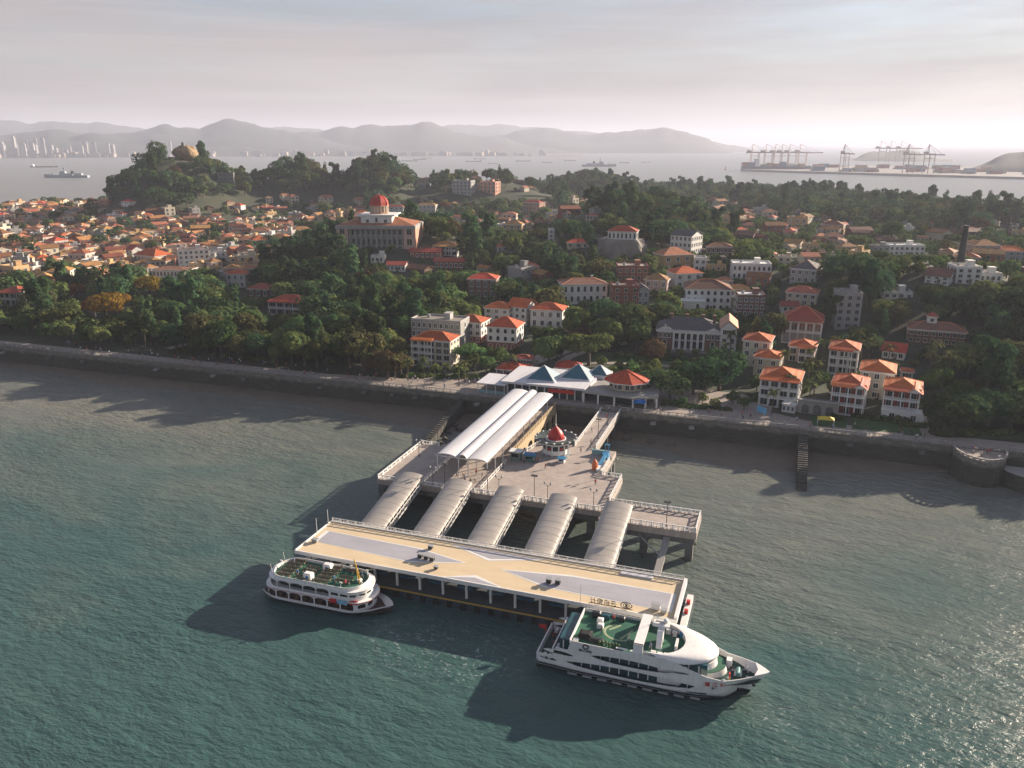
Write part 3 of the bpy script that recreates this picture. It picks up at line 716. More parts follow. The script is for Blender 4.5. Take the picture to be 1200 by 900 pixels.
for x, y in ((-39.2, 136.4), (-37.4, 136.6)): tag(roofbox('roof_vent', 'dark roof vent, one of a pair on the long grey panel', x, y, .95, .95, 1.05, 'dark'), group='pair of roof vents')
roofbox('roof_vent', 'small dark vent by the upper roof edge', -67.3, 141.6, .9, .8, .8, 'dark'); roofbox('roof_vent', 'small dark vent on the tan cross', -62.7, 134.2, .8, .6, .6, 'dark')
roofbox('air_conditioner', 'white air conditioner unit at the end of the dock roof', -17.6, 134.0, 1.6, .9, 1.1, 'white', 'air conditioner')
roofbox('air_conditioner', 'pale low air conditioner unit beside the roof end', -16.0, 133.2, 1.1, .8, .7, 'grey', 'air conditioner')
roofbox('roof_vent', 'low pale vent by the far corner of the dock roof', -92.6, 136.3, 1.3, .8, .7, 'grey')
dbox(-26.5, -20, 144.5, 145.6, 6.2, 6.42, 'skylight', 'canopy')
for x, y in ((-94.3, 139.8), (-94.3, 144.5), (-31.5, 131.5)): MB().tube((*D(x, y), 6.4), (*D(x, y), 10), .06, 5).build('antenna', 'white', fd)
# standing roof-edge letters with an eye-shaped emblem
sg = thing('roof_sign', 'dark standing letters and oval emblem on the dock roof edge', 'sign', (-27.0, 131.9, 6.42))
try:
    for i, ch in enumerate('计健自云'):
        me = text_mesh(ch, 1.35, .06); me.materials.append(M['dark']); o = obj('letter', me, sg, (-2.1 + 1.3 * i, 0, .12)); o.rotation_euler = (R(90), 0, 0)
except Exception as e: print('text', e)
MB().box(-2.9, 5.4, -.05, .05, 0, .12).build('base_rail', 'dark', sg)
mb = MB(); N = 24
for (ra, rb, ta) in ((1.15, .68, .13), (.62, .42, .1)):
    rows = []
    for i in range(N):
        a = 2 * math.pi * i / N; rows.append([(ca * math.cos(a), y, cb * math.sin(a)) for ca, cb, y in ((ra, rb, -.06), (ra - ta * 1.4, rb - ta, -.06), (ra - ta * 1.4, rb - ta, .06), (ra, rb, .06))])
    rows.append(rows[0]); mb.grid(rows, close=True)
mb.box(-.22, .22, -.06, .06, -.2, .2); mb.box(-.08, .08, -.06, .06, -.66, -.2); o = mb.build('emblem', 'dark', sg, (4.2, 0, .82))
# mooring hut wall at the dock end
dbox(-13.2, -12.0, 133.0, 147.6, 1.4, 2.5, 'bulwark', 'white')
for y in (140.5, 144): MB().box(-.35, .35, -.35, .35, 1.4, 3.1).build('life_ring_box', 'red', fd, (*D(-12.6, y), .2))
WAITM = mat('waiting_partition', (.05, .075, .085), .5, .5, .4)
for i in range(9): dbox(-90 + i * 8.4, -86.5 + i * 8.4, 139.5, 139.8, 1.4, 3.6, 'partition', WAITM)
for i in range(12): dbox(-92 + i * 6.6, -88.5 + i * 6.6, 136.2, 136.9, 1.4, 1.95, 'waiting_bench', mat('bench_blue', (.04, .13, .2), .5))

# ------------------------------------------------------------------ lamp posts on the pier
def lamp_twin():
    t_ = thing('lamp_post', 'dark twin globe lamp post on the pier plaza', 'lamp post', group='twin globe lamps on the plaza')
    MB().tube((0, 0, 0), (0, 0, 4.2), .09, 6, .06).build('post', 'dark', t_); MB().tube((0, 0, 0), (0, 0, .5), .2, 8, .13).build('base', 'dark', t_)
    mb = MB(); mb.tube((-.75, 0, 4.3), (0, 0, 3.7), .05, 4); mb.tube((.75, 0, 4.3), (0, 0, 3.7), .05, 4); mb.build('arm', 'dark', t_)
    for s in (-1, 1): MB().lathe([(.05, 0), (.28, .18), (.3, .4), (.16, .62), (.03, .66)], 8).build('lamp_head', 'grey', t_, (s * .75, 0, 4.3))
    return t_
def lamp_flat():
    t_ = thing('lamp_post', 'tall dark lamp post with flat square head on the pier', 'lamp post', group='flat headed lamps on the pier')
    MB().tube((0, 0, 0), (0, 0, 6.0), .1, 6, .07).build('post', 'dark', t_); MB().tube((0, 0, 0), (0, 0, .4), .2, 8, .15).build('base', 'dark', t_)
    MB().box(-.8, .8, -.45, .45, 6.0, 6.18).build('lamp_head', 'dark', t_); return t_
l1, l2 = lamp_twin(), lamp_flat()
for i, p in enumerate([(-80.3, 171.6), (-62.5, 171.6), (-50, 171.6), (-38.6, 171.6), (-38.2, 192.2), (-92, 188)]): o = l1 if i == 0 else copy_tree(l1); o.location = (*p, 7.0)
for i, p in enumerate([(-77, 171.5), (-65.5, 171.5), (-53.4, 171.7), (-20.7, 167.2), (-48.2, 230.4), (-48.2, 217.5)]): o = l2 if i == 0 else copy_tree(l2); o.location = (*p, 7.0)

# ------------------------------------------------------------------ carousel-like rotunda with red onion roof
rt = thing('rotunda', 'round white and dark pavilion with scalloped ring and red onion dome with spire', 'pavilion', (-56.8, 202.3, 7.0)); rt.scale = (1.06, 1.06, .86)
MB().lathe([(4.0, 0), (4.0, .35), (3.7, .35), (3.7, .36)], 24).build('plinth', 'grey', rt)
MB().lathe([(3.0, .36), (3.0, 3.9)], 16).build('drum_wall', 'teal_glass', rt)
for i in range(12):
    a = 2 * math.pi * i / 12; x, y = 3.3 * math.cos(a), 3.3 * math.sin(a)
    MB().tube((x, y, .36), (x, y, 3.9), .22, 6).build('column', 'white', rt)
    a += math.pi / 12; o = MB().box(-.7, .7, -.12, .12, .0, 1.5).build('wall_panel', 'shipwhite', rt, (3.15 * math.cos(a), 3.15 * math.sin(a), .6), a + math.pi / 2)
    MB().box(-.5, .5, -.16, .16, .0, .5).build('picture_panel', 'dark' if i % 2 else 'red', rt, (3.17 * math.cos(a), 3.17 * math.sin(a), 2.5), a + math.pi / 2)
MB().lathe([(3.6, 3.9), (3.9, 4.1), (3.9, 4.5), (3.3, 4.5)], 24).build('cornice', 'white', rt)
mb = MB(); N = 64; rows = []
for i in range(N + 1):
    a = 2 * math.pi * i / N; sc = 1 + .045 * abs(math.sin(a * 8)); r_ = 5.3 * sc
    rows.append([(r * math.cos(a), r * math.sin(a), z) for r, z in ((2.4, 4.6), (r_ * .85, 5.0), (r_, 5.35), (r_, 5.75), (r_ * .93, 5.75), (2.6, 4.95))])
mb.grid(rows, close=True); mb.build('scalloped_ring', mat('ring_dark', (.045, .06, .055), .5, .3, 1.2), rt)
for i in range(16):
    a = 2 * math.pi * (i + .5) / 16; MB().lathe([(.28, 0), (.34, .25), (.1, .5)], 8).build('ring_ornament', 'white', rt, (5.35 * math.cos(a), 5.35 * math.sin(a), 5.5))
MB().lathe([(2.6, 4.6), (2.75, 5.3), (2.45, 5.35), (2.45, 5.0)], 24).build('dome_collar', 'white', rt)
o = MB().lathe([(1.9, 4.9), (2.1, 5.5), (2.12, 6.2), (1.9, 7.0), (1.5, 7.8), (.95, 8.5), (.4, 9.1), (.14, 9.6)], 28).build('onion_dome', mat('red_dome', (.42, .022, .02), .45, .1, .8), rt); smooth_by_angle(o.data)
MB().lathe([(.14, 9.5), (.22, 9.9), (.1, 10.2), (.07, 12.6), (.02, 14.2)], 8).build('spire', 'white', rt)

def kiosk(name, label, x, y, w, d, h, m, roofm, z=7.0, cat='kiosk'):
    t_ = thing(name, label, cat, (x, y, z))
    MB().box(-w / 2, w / 2, -d / 2, d / 2, 0, h).build('wall', m, t_); MB().box(-w / 2 - .35, w / 2 + .35, -d / 2 - .35, d / 2 + .35, h, h + .18).build('roof', roofm, t_)
    MB().box(-w * .35, w * .35, -d / 2 - .05, -d / 2, h * .45, h * .8).build('counter_window', 'glass', t_); return t_
kiosk('ticket_kiosk', 'small grey kiosk with pale flat roof by the covered walkway', -65.6, 194.0, 2.7, 2.2, 2.7, mat('kiosk_grey', (.16, .2, .19), .6), 'white')
kiosk('market_stall', 'blue topped stall beside the grey kiosk', -61.8, 194.6, 2.7, 1.8, 1.9, mat('stall_teal', (.08, .2, .18), .6), 'blue', cat='stall')
kiosk('photo_booth', 'low blue and white booth at the foot of the rotunda', -53.4, 196.6, 1.6, 1.4, 1.1, 'white', 'blue', cat='booth')
# children's castle and slide at the plaza corner
pg = thing('play_structure', 'blue and orange play structure by the plaza corner balustrade', 'play structure', (-43.4, 199.5, 7.0))
MB().box(-3.6, 0, 5.2, 5.8, 0, 1.5).build('side_wall', mat('pale_teal', (.2, .36, .38), .6), pg)
MB().box(-.2, 1.4, 2.6, 5.2, 0, 1.6).build('tower', 'blue', pg)
mb = MB(); mb.tube((.2, 5.2, 1.6), (.2, 5.2, 3.4), .12, 6); mb.tube((1.2, 5.2, 1.6), (1.2, 5.2, 3.4), .12, 6); mb.box(0, 1.4, 5.1, 5.3, 3.3, 3.6); mb.build('gate_frame', mat('sky_blue', (.12, .4, .62), .5), pg)
mb = MB(); mb.add([(.3, 2.6, 1.6), (1.2, 2.6, 1.6), (1.0, -2.6, .2), (-.2, -2.6, .2), (.3, 2.6, 1.2), (1.2, 2.6, 1.2), (1.0, -2.6, 0), (-.2, -2.6, 0)], [(0, 3, 2, 1), (4, 5, 6, 7), (0, 4, 7, 3), (1, 2, 6, 5), (3, 7, 6, 2), (0, 1, 5, 4)]); mb.build('slide', mat('sky_blue', (.12, .4, .62), .5), pg)
MB().lathe([(.75, 0), (.85, 1.0), (.6, 2.2), (.15, 2.9)], 10).build('orange_turret', 'orange', pg, (-.3, -5.0, 0))
MB().box(.3, 1.4, -6.4, -3.4, 0, .7).build('bench_block', 'white', pg)

# ------------------------------------------------------------------ slipways
SLIPM = mat('slipway_stone', (.075, .073, .065), .9, .3, .8, .5, col2=(.045, .045, .04))
def slip(name, label, x, w, y0, y1, z0, z1):
    t_ = thing(name, label, 'slipway', (x, y1, 0)); n = 26
    for k in range(n):
        ya, yb = y0 + (y1 - y0) * k / n - y1, y0 + (y1 - y0) * (k + 1) / n - y1; za = z0 + (z1 - z0) * (k + .6) / n
        MB().box(-w / 2 - .1 * (k % 2), w / 2 + .1 * (k % 2), ya, yb, -3, za).build('stone_step', SLIPM, t_)
slip('slipway', 'narrow stone slipway running from the promenade into the water', 8.9, 2.6, 214.5, 242.4, .15, 6.4)
slip('slipway', 'rough stone landing steps west of the covered walkway', -101.6, 2.2, 207, 242.4, .2, 6.0)
rk = mat('shore_rock', (.10, .09, .075), .9, .3, .6, .8)
rock_me = []
for i in range(4):
    bm = bmesh.new(); bmesh.ops.create_icosphere(bm, subdivisions=2, radius=1)
    for v in bm.verts: v.co *= 1 + .28 * mnoise.noise(v.co * 1.3 + Vector((i * 7, 0, 0)))
    me = bpy.data.meshes.new('rock'); bm.to_mesh(me); bm.free(); me.materials.append(rk); rock_me.append(me)
for i in range(46):
    x = rnd.uniform(-100, -86) if i < 30 else rnd.uniform(-45, -18); y = rnd.uniform(212, 241) if i < 30 else rnd.uniform(236, 241)
    s = rnd.uniform(.5, 1.5); o = obj('rock', rock_me[i % 4], None, (x, y, .5), rnd.random() * 6, (s, s * .8, s * .55))
    tag(o, 'dark wet boulder on the mud beside the covered walkway' if i < 30 else 'dark wet boulder under the sea wall by the footbridge', 'rock', 'boulders by the walkway' if i < 30 else 'boulders under the wall')

# ================================================================== SHIPS
HULLD = mat('hull_boot_dark', (.012, .03, .034), .5, .3, .4); M['boot'] = HULLD
FOREDECK = mat('foredeck_dark_green', (.015, .06, .05), .6, .35, .6); M['foredeck'] = FOREDECK
def hull_mesh(xs_, hb, rim, mats, zboot=.7, draft=1.5, flare=.9, bowcut=2.5, rake=0.0):
    """lofted hull: sections from keel to rim, mirrored; below zboot the second colour"""
    x1 = xs_[-1]; rows = []
    for x in xs_:
        b_ = hb(x); r = rim(x); wl = hb(x + bowcut * sstep(x1 - 12, x1, x)) * .94 if x > 0 else b_ * .95
        wl = max(.0, min(b_, wl))
        half = [(0.0, -draft), (wl * .55, -draft * .85), (wl * .92, -draft * .2), (wl, zboot), (wl + (b_ - wl) * .55, zboot + (r - zboot) * .55), (b_, r)]
        rk_ = lambda z: x - rake * (1 - max(0, min(1, (z + draft) / (r + draft)))) ** .8 * sstep(x1 - 9, x1, x)
        rows.append([(rk_(z), -y, z) for y, z in half[::-1]] + [(rk_(z), y, z) for y, z in half[1:]])
    mb = MB(); n = len(rows[0])
    for i in range(len(rows) - 1):
        for j in range(n - 1):
            lo = min(rows[i][j][2], rows[i][j + 1][2]) < zboot - .01
            mb.add([rows[i][j], rows[i][j + 1], rows[i + 1][j + 1], rows[i + 1][j]], [(0, 3, 2, 1)], 1 if lo else 0)
    mb.add(rows[0], [tuple(range(n))], 0)
    me = mb.mesh('hull', mats); bm = bmesh.new(); bm.from_mesh(me); bmesh.ops.remove_doubles(bm, verts=bm.verts, dist=.001); bmesh.ops.recalc_face_normals(bm, faces=bm.faces); bm.to_mesh(me); bm.free()
    smooth_by_angle(me, 35); return me
def lens(x0, x1, z0, z1, n=10, skew=0.0):
    pts = []
    for i in range(n + 1):
        k = i / n; pts.append((x0 + (x1 - x0) * k, (z0 + z1) / 2 - (z1 - z0) / 2 * math.sin(math.pi * k) ** .6 + skew * (x0 + (x1 - x0) * k)))
    for i in range(n - 1, 0, -1):
        k = i / n; pts.append((x0 + (x1 - x0) * k, (z0 + z1) / 2 + (z1 - z0) / 2 * math.sin(math.pi * k) ** .6 + skew * (x0 + (x1 - x0) * k)))
    return pts
def plan(fn, xs_):            # closed plan outline from a half breadth
    return [(x, -fn(x)) for x in xs_] + [(x, fn(x)) for x in xs_[::-1]]
def frange(a, b, n): return [a + (b - a) * i / n for i in range(n + 1)]

# ------------------------------------------------------------------ the large white tour boat
TB = thing('tour_boat', 'large white tour boat with swooping sides and green sun deck moored at the pontoon', 'boat', (-16.6, 123.4, 0)); TB.scale = (1.02, 1, .9)
def hbT(x):
    b_ = 5.5 - .5 * max(0, (-12 - x) / 7.3)
    if x > 2: b_ = 5.5 * max(0, 1 - ((min(x, 19.6) - 2) / 17.6) ** 2.5) ** .85
    return max(.02, b_)
def rimT(x): return 1.6 + 3.0 * sstep(4.5, 12.2, x) + .8 * sstep(11, 19.5, x)
obj('hull', hull_mesh(frange(-19.3, 19.58, 60), hbT, rimT, ['shipwhite', 'boot'], .75, rake=3.6), TB)
mb = MB(); 
rub = frange(-19.2, 17, 50)
for s in (-1, 1): mb.grid([[(x, s * (hbT(x) + .03), 1.15), (x, s * (hbT(x) + .16), 1.2), (x, s * (hbT(x) + .16), 1.42), (x, s * (hbT(x) + .03), 1.47)] for x in rub])
mb.build('rubbing_strake', 'boot', TB)
for k in range(9):
    x = -12.5 + k * 2.6; MB().box(x - .8, x + .8, -hbT(x) - .32, -hbT(x) - .06, .55, .85).build('fender', 'grey', TB)
top = [(-18.9, 3.5), (-16.3, 3.55), (-15.7, 5.5), (-13.5, 5.6), (-12.9, 7.9), (-4, 7.75), (0, 7.9), (2.8, 8.0), (4.5, 7.6), (7.5, 6.4), (10, 5.35), (12.4, 4.75)]
bot = [(x, rimT(x) + .02) for x in (12.4, 11, 10, 9, 8, 7, 6, 5, 3, -18.9)]
holesT = [lens(-9.6, 4.4, 4.55, 6.05, skew=-.012), lens(-14, 9.0, 2.0, 3.85, 14), lens(-17.9, -12.3, 4.1, 4.95), lens(-18.7, -15.3, 2.3, 2.95), lens(3.0, 7.2, 5.45, 6.0, skew=-.03)]
for s in (-1, 1):
    me = panel_mesh(top + bot, holesT, lambda x, s=s: (x, s * hbT(x)), .55, thick=.1, name='side_shell', mats='shipwhite')
    obj('side_shell', me, TB)
for s in (-1, 1):        # lower band trim line
    MB().grid([[(x, s * (hbT(x) + .02), 4.05), (x, s * (hbT(x) + .07), 4.1), (x, s * (hbT(x) + .07), 4.2), (x, s * (hbT(x) + .02), 4.25)] for x in frange(-15, 9, 24)]).build('trim_line', 'shipwhite', TB)
MB().prism(plan(lambda x: min(4.35, hbT(x) - .9), frange(-15.2, 9.8, 20)), 1.4, 7.15).build('saloon', 'teal_glass', TB)
for x in frange(-14.5, 8.5, 14):
    y = min(4.35, hbT(x) - .9) + .02
    for s in (-1, 1): MB().box(x - .09, x + .09, s * y - .05, s * y + .05, 1.5, 6.9).build('mullion', 'shipwhite', TB)
MB().prism(plan(lambda x: hbT(x) - .12, frange(-19.1, 10, 24)), 1.55, 1.75).build('main_deck', 'foredeck', TB)
MB().prism(plan(lambda x: hbT(x) - .12, frange(-16.2, 9, 24)), 4.05, 4.2).build('upper_deck', 'foredeck', TB)
MB().prism(plan(lambda x: hbT(x) - .12, frange(-13.1, 6.0, 24)), 7.0, 7.18).build('sun_deck', 'deckgreen', TB)
for x, z0, z1 in ((-19.1, 1.7, 3.3), (-16.2, 4.2, 5.2), (-13.1, 7.15, 7.95)): MB().box(x - .12, x + .1, -hbT(x) + .15, hbT(x) - .15, z0, z1).build('stern_bulwark', 'shipwhite', TB)
# bow house: curved fronts stepping back, dark bridge window band, domed roof
def half_ellipse(cx, rx, ry, n=24): return [(cx + rx * math.cos(a), ry * math.sin(a)) for a in [-math.pi / 2 + math.pi * i / n for i in range(n + 1)]]
def front(z0, z1, a0, a1, name, m, cap=False):
    o0, o1 = half_ellipse(*a0), half_ellipse(*a1)
    mb = MB(); mb.prism(o0, z0, z1, top=o1); o = mb.build(name, m, TB); smooth_by_angle(o.data, 45); return o
front(1.9, 4.9, (2, 11.2, 4.6), (2, 10.6, 4.8), 'forward_house', 'shipwhite')
front(4.9, 5.02, (2, 10.55, 4.85), (2, 10.55, 4.85), 'bridge_walkway', 'deckgreen')
front(5.02, 6.35, (2, 9.2, 5.05), (2, 9.0, 5.1), 'bridge_house', 'shipwhite')
front(6.35, 7.1, (2, 8.75, 5.02), (2, 8.6, 5.05), 'bridge_window', 'glass')
mb = MB(); rows = []
for i in range(33):
    a = -math.pi / 2 + math.pi * i / 32; c, s_ = math.cos(a), math.sin(a)
    O = Vector((2 + 9.25 * c, 5.5 * s_)); I = Vector((-.6 + 6.3 * max(0, c) ** .8, 4.95 * s_))
    O2 = O.lerp(I, .06)
    rows.append([(I.x, I.y, 7.15), (I.x, I.y, 8.35), (*O.lerp(I, .66), 8.42), (*O.lerp(I, .33), 8.2), (*O.lerp(I, .12), 7.85), (O.x, O.y, 7.5), (O.x, O.y, 7.12), (O2.x, O2.y, 7.08)])
mb.grid(rows, close=True); o = mb.build('bridge_roof', 'shipwhite', TB); bm = bmesh.new(); bm.from_mesh(o.data); bmesh.ops.recalc_face_normals(bm, faces=bm.faces); bm.to_mesh(o.data); bm.free(); smooth_by_angle(o.data, 50)
# arch and masts
MB().box(-2.3, -.7, -5.0, 5.0, 9.25, 9.6).build('arch_beam', 'shipwhite', TB)
for s in (-1, 1): MB().prism([(-2.3, s * 5.05), (-.7, s * 5.05), (-.7, s * 5.4), (-2.3, s * 5.4)][::s], 7.2, 9.6, top=[(-2.3, s * 4.7), (-.7, s * 4.7), (-.7, s * 5.05), (-2.3, s * 5.05)][::s]).build('arch_leg', 'shipwhite', TB)
mst = MB().prism([(1.0, -2.0), (1.9, -2.0), (1.9, .6), (1.0, .6)], 7.18, 9.3, top=[(.8, .6), (1.8, .6), (1.8, 2.4), (.8, 2.4)]).build('mast', 'shipwhite', TB)
MB().box(-.2, 2.6, 1.6, 3.4, 9.3, 9.75).build('mast_platform', 'shipwhite', mst); MB().box(.2, 2.2, 2.3, 2.5, 9.95, 10.2).build('radar', 'grey', mst); MB().tube((.4, 2.8, 9.7), (.4, 2.8, 12), .05, 5).build('antenna', 'white', mst)
MB().lathe([(.3, 0), (.45, .2), (.4, .5), (.1, .7)], 10).build('satellite_dome', 'shipwhite', mst, (1.9, 3.0, 9.75))
for x, y in ((.9, -4.0), (2.0, -4.1), (3.1, -4.0), (2.4, 3.3), (3.5, 3.0)): 
    b_ = MB().box(-.42, .42, -.4, .4, 0, .15).box(-.42, .42, -.05, .4, .15, .75).box(-.42, -.34, -.4, .4, .15, .5).box(.34, .42, -.4, .4, .15, .5).build('deck_seat', 'shipwhite', TB, (x, y, 7.18))
MB().box(4.1, 4.5, -1.9, .6, 7.18, 8.4).build('vent_housing', 'shipwhite', TB)
MB().box(4.4, 5.0, 2.6, 3.6, 7.18, 8.2).build('deck_locker', 'blue', TB)
# painted deck mark: broken ring and bars
MK = mat('deck_mark', (.28, .34, .2), .7)
rows = []
for i in range(25):
    a = R(110) + R(195) * i / 24; rows.append([(-5.6 + r * 1.15 * math.cos(a), .6 + r * math.sin(a), 7.19) for r in (2.15, 2.55)])
MB().grid(rows).build('deck_ring_mark', MK, TB)
for p, q in (((-5.9, 2.9), (-7.6, .9)), ((-3.6, 1.9), (-5.2, -1.3))):
    d = (Vector(q) - Vector(p)).normalized(); n = Vector((-d.y, d.x)) * .22; p, q = Vector(p), Vector(q)
    MB().add([(*(p + n), 7.195), (*(p - n), 7.195), (*(q - n), 7.195), (*(q + n), 7.195)], [(0, 3, 2, 1)]).build('deck_bar_mark', MK, TB)
for x, y, w, d, h, m in ((-9.6, 2.6, 1.1, .9, 1.0, 'shipwhite'), (-9.2, .9, 1.1, .9, 1.0, 'shipwhite'), (-10.6, 4.2, 1.6, 1.0, 1.3, 'dark'), (-11.0, -2.6, 2.2, 1.8, 1.1, 'black'), (-8.9, -3.4, 2.6, .9, .8, 'dark'), (-9.3, 4.0, 2.2, .5, 1.0, 'teal_glass'), (-6.0, 4.4, 1.0, .8, .9, 'dark'), (-12.3, -4.3, .9, .7, .5, 'shipwhite')):
    mb = MB().box(-w / 2, w / 2, -d / 2, d / 2, 0, h * .85); mb.prism([(-w / 2, -d / 2), (w / 2, -d / 2), (w / 2, d / 2), (-w / 2, d / 2)], h * .85, h, top=[(-w * .35, -d * .35), (w * .35, -d * .35), (w * .35, d * .35), (-w * .35, d * .35)]); mb.build('deck_locker', m, TB, (x, y, 7.18))
for i in range(7): MB().tube((0, 0, 0), (0, 0, .5), .16, 6).lathe([(.1, .5), (.3, .7), (.26, .95), (.05, 1.1)], 7).build('potted_plant', mat('planter_green', (.08, .12, .05), .8, .4, 3), TB, (-8.2 + i * .55, -4.3 + .12 * (i % 3), 7.18))
MB().box(-5.2, -3.3, -5.15, -4.75, 7.9, 8.0).build('rail_cap', 'white', TB); MB().box(-2.2 - .6, -.9, -5.25, -4.85, 7.9, 8.0).build('rail_cap', 'white', TB)
cap = MB().tube((-.55, 0, .42), (.55, 0, .42), .36, 12).box(-.45, .45, -.2, .2, 0, .12).mesh('life_raft', 'shipwhite'); smooth_by_angle(cap, 40)
for x, y, z, rz in ((-18.0, 4.2, 1.75, 90), (-17.0, 4.2, 1.75, 90), (-18.0, -3.9, 1.75, 90), (-17.0, -3.9, 1.75, 90), (-15.3, -4.2, 4.2, 0), (-15.3, -3.3, 4.2, 0), (-14.6, 4.4, 4.2, 0)): obj('life_raft', cap, TB, (x, y, z), R(rz))
MB().box(-.9, .9, -.7, .7, 0, 1.3).box(-1.0, 1.0, -.8, .8, 1.3, 1.45).build('deck_house', 'shipwhite', TB, (-14.3, 3.0, 4.2))
for k in range(5): MB().box(-.5, .5, -.25, .25, 0, .45).box(-.5, .5, .15, .25, .45, .9).build('deck_bench', 'grey', TB, (-14.7 + .4 * (k % 2), -2 + k * 1.0, 4.2))
# foredeck
MB().prism(plan(lambda x: max(.02, hbT(x) - .22), frange(10.5, 18.3, 16)), 3.6, 3.72).build('foredeck', 'foredeck', TB)
wl_ = MB().tube((14.6, -1.0, 4.1), (14.6, 1.0, 4.1), .38, 10).build('windlass', mat('deck_gear', (.1, .26, .25), .5), TB)
MB().box(14.0, 15.2, -.8, .8, 3.72, 3.95).build('windlass_bed', 'shipwhite', wl_); MB().tube((13.4, .2, 3.9), (15.6, 1.2, 3.9), .14, 6).build('anchor_chain', 'grey', wl_)
for x, y in ((13.2, -2.2), (13.2, 2.2), (16.2, -.9), (16.2, .9), (12.6, -3.1)): MB().tube((0, 0, 0), (0, 0, .5), .14, 8).tube((-.3, 0, .42), (.3, 0, .42), .1, 6).build('bollard', 'white', TB, (x, y, 3.72))
MB().box(-.45, .45, -.6, .6, 0, 1.7).build('hatch_house', 'shipwhite', TB, (13.0, 1.5, 3.72))
MB().box(-.12, .12, -.3, .3, 0, .9).build('flag_board', 'red', TB, (13.35, -2.6, 4.6)); MB().box(-.1, .1, -.25, .25, 0, .4).build('flag_board', 'yellow', TB, (13.37, -2.6, 4.2))
rows = [[(x, s * max(.02, hbT(x) - w), rimT(x) + .02) for s, w in ((-1, 0.0), (-1, .2))] for x in frange(10, 19.3, 20)]
MB().grid(rows).build('bow_cap_rail', 'shipwhite', TB); MB().grid([[(x, -y, z) for x, y, z in r] for r in rows]).build('bow_cap_rail', 'shipwhite', TB)
mb = MB().prism([(x, -hbT(x) + .05) for x in frange(17.2, 19.5, 8)] + [(x, hbT(x) - .05) for x in frange(19.5, 17.2, 8)] + [(17.7, 0)], 5.1, 5.46); mb.build('bow_plate', 'shipwhite', TB)
MB().box(17.0, 17.5, -2.62, -2.4, 3.3, 3.7).build('hawse_hole', 'black', TB, (0, .42, 0)); MB().box(15.0, 16.0, -3.7, -3.5, 3.0, 3.3).build('anchor_recess', 'black', TB, (-.3, .15, 0))
def side_text(body, size, x, z, m, sub=None):
    me = text_mesh(body, size, .02); me.materials.append(M[m]); o = obj('ship_name', me, TB)
    y = -hbT(x) - .12; sl = math.atan2(hbT(x - 1) - hbT(x + 1), 2)
    o.matrix_local = Matrix.Translation((x, y, z)) @ Matrix.Rotation(sl, 4, 'Z') @ Matrix.Rotation(R(90), 4, 'X'); return o
side_text('鷺 江 81', 1.0, 11.3, 3.6, 'red'); side_text('厦门', .45, 11.2, 3.0, 'dark')
side_text('鷺江游轮', .6, -10.3, 6.1, 'dark')
mb = MB(); rows = []
for i in range(21):
    a = 2 * math.pi * i / 20; rows.append([(-10.3 + r * math.cos(a), y, 7.2 + r * math.sin(a)) for r, y in ((.55, -5.64), (.36, -5.64), (.36, -5.5), (.55, -5.5))])
mb.grid(rows, close=True); mb.build('ring_emblem', 'dark', TB)
tag(MB().add([(-1.3, 0, 1.2), (0, 0, 1.0), (0, 0, 1.9), (-1.2, 0, 2.0), (-1.3, .03, 1.2), (0, .03, 1.0), (0, .03, 1.9), (-1.2, .03, 2.0)], [(0, 1, 2, 3), (7, 6, 5, 4), (0, 4, 5, 1), (3, 2, 6, 7), (0, 3, 7, 4), (1, 5, 6, 2)]).tube((0, 0, 0), (0, 0, 2.1), .04, 5).build('stern_flag', 'red', TB, (-19.3, 1.2, 3.2)))

# ------------------------------------------------------------------ the older two deck ferry
FB = thing('ferry', 'white two deck ferry with arcaded sides and benches on its green top deck', 'ferry', (-82.6, 125.6, 0), R(.5)); FB.scale = (1.04, 1, .9)
def hbF(x):
    b_ = 4.2
    if x < -9: b_ = 4.2 * math.sqrt(max(0, 1 - ((-9 - x) / 5.2) ** 2 * .75))
    if x > 4: b_ = 4.2 * max(0, 1 - ((x - 4) / 9.8) ** 2.6)
    return max(.02, b_)
def rimF(x): return 1.0 + .35 * sstep(-9, -13.8, x) + .9 * sstep(5, 13.5, x)
obj('hull', hull_mesh(frange(-13.9, 13.75, 50), hbF, rimF, ['shipwhite', 'boot'], .35, 1.2, bowcut=1.5, rake=2.2), FB)
for z, m in ((.62, 'boot'), (1.02, 'shipwhite')):
    mb = MB()
    for s in (-1, 1): mb.grid([[(x, s * (hbF(x) + .0), z + d0 + (rimF(x) - 1.0) * (1 if z > 1 else .8)) for d0 in (0, .0)] + [(x, s * (hbF(x) + .12), z + (rimF(x) - 1.0) * (1 if z > 1 else .8)), (x, s * (hbF(x) + .12), z + .2 + (rimF(x) - 1.0) * (1 if z > 1 else .8)), (x, s * hbF(x), z + .2 + (rimF(x) - 1.0) * (1 if z > 1 else .8))] for x in frange(-13.7, 13.3, 50)])
    mb.build('rubbing_strake', m, FB)
MB().prism(plan(lambda x: max(.02, hbF(x) - .1), frange(-13.6, 13.3, 30)), .8, .95).build('main_deck', mat('ferry_red_deck', (.10, .05, .045), .7), FB)
def tier_outline(xf, xs_, hb, rf=3.6, rs=3.0, n=12):
    pts = [(xf - rf + rf * math.cos(a), -hb * math.sin(a)) for a in [math.pi / 2 * i / n for i in range(n + 1)]]
    pts += [(xs_ + rs - rs * math.sin(a), -hb * math.cos(a)) for a in [math.pi / 2 * i / n for i in range(n + 1)]]
    return pts       # front centre -> near side -> stern centre
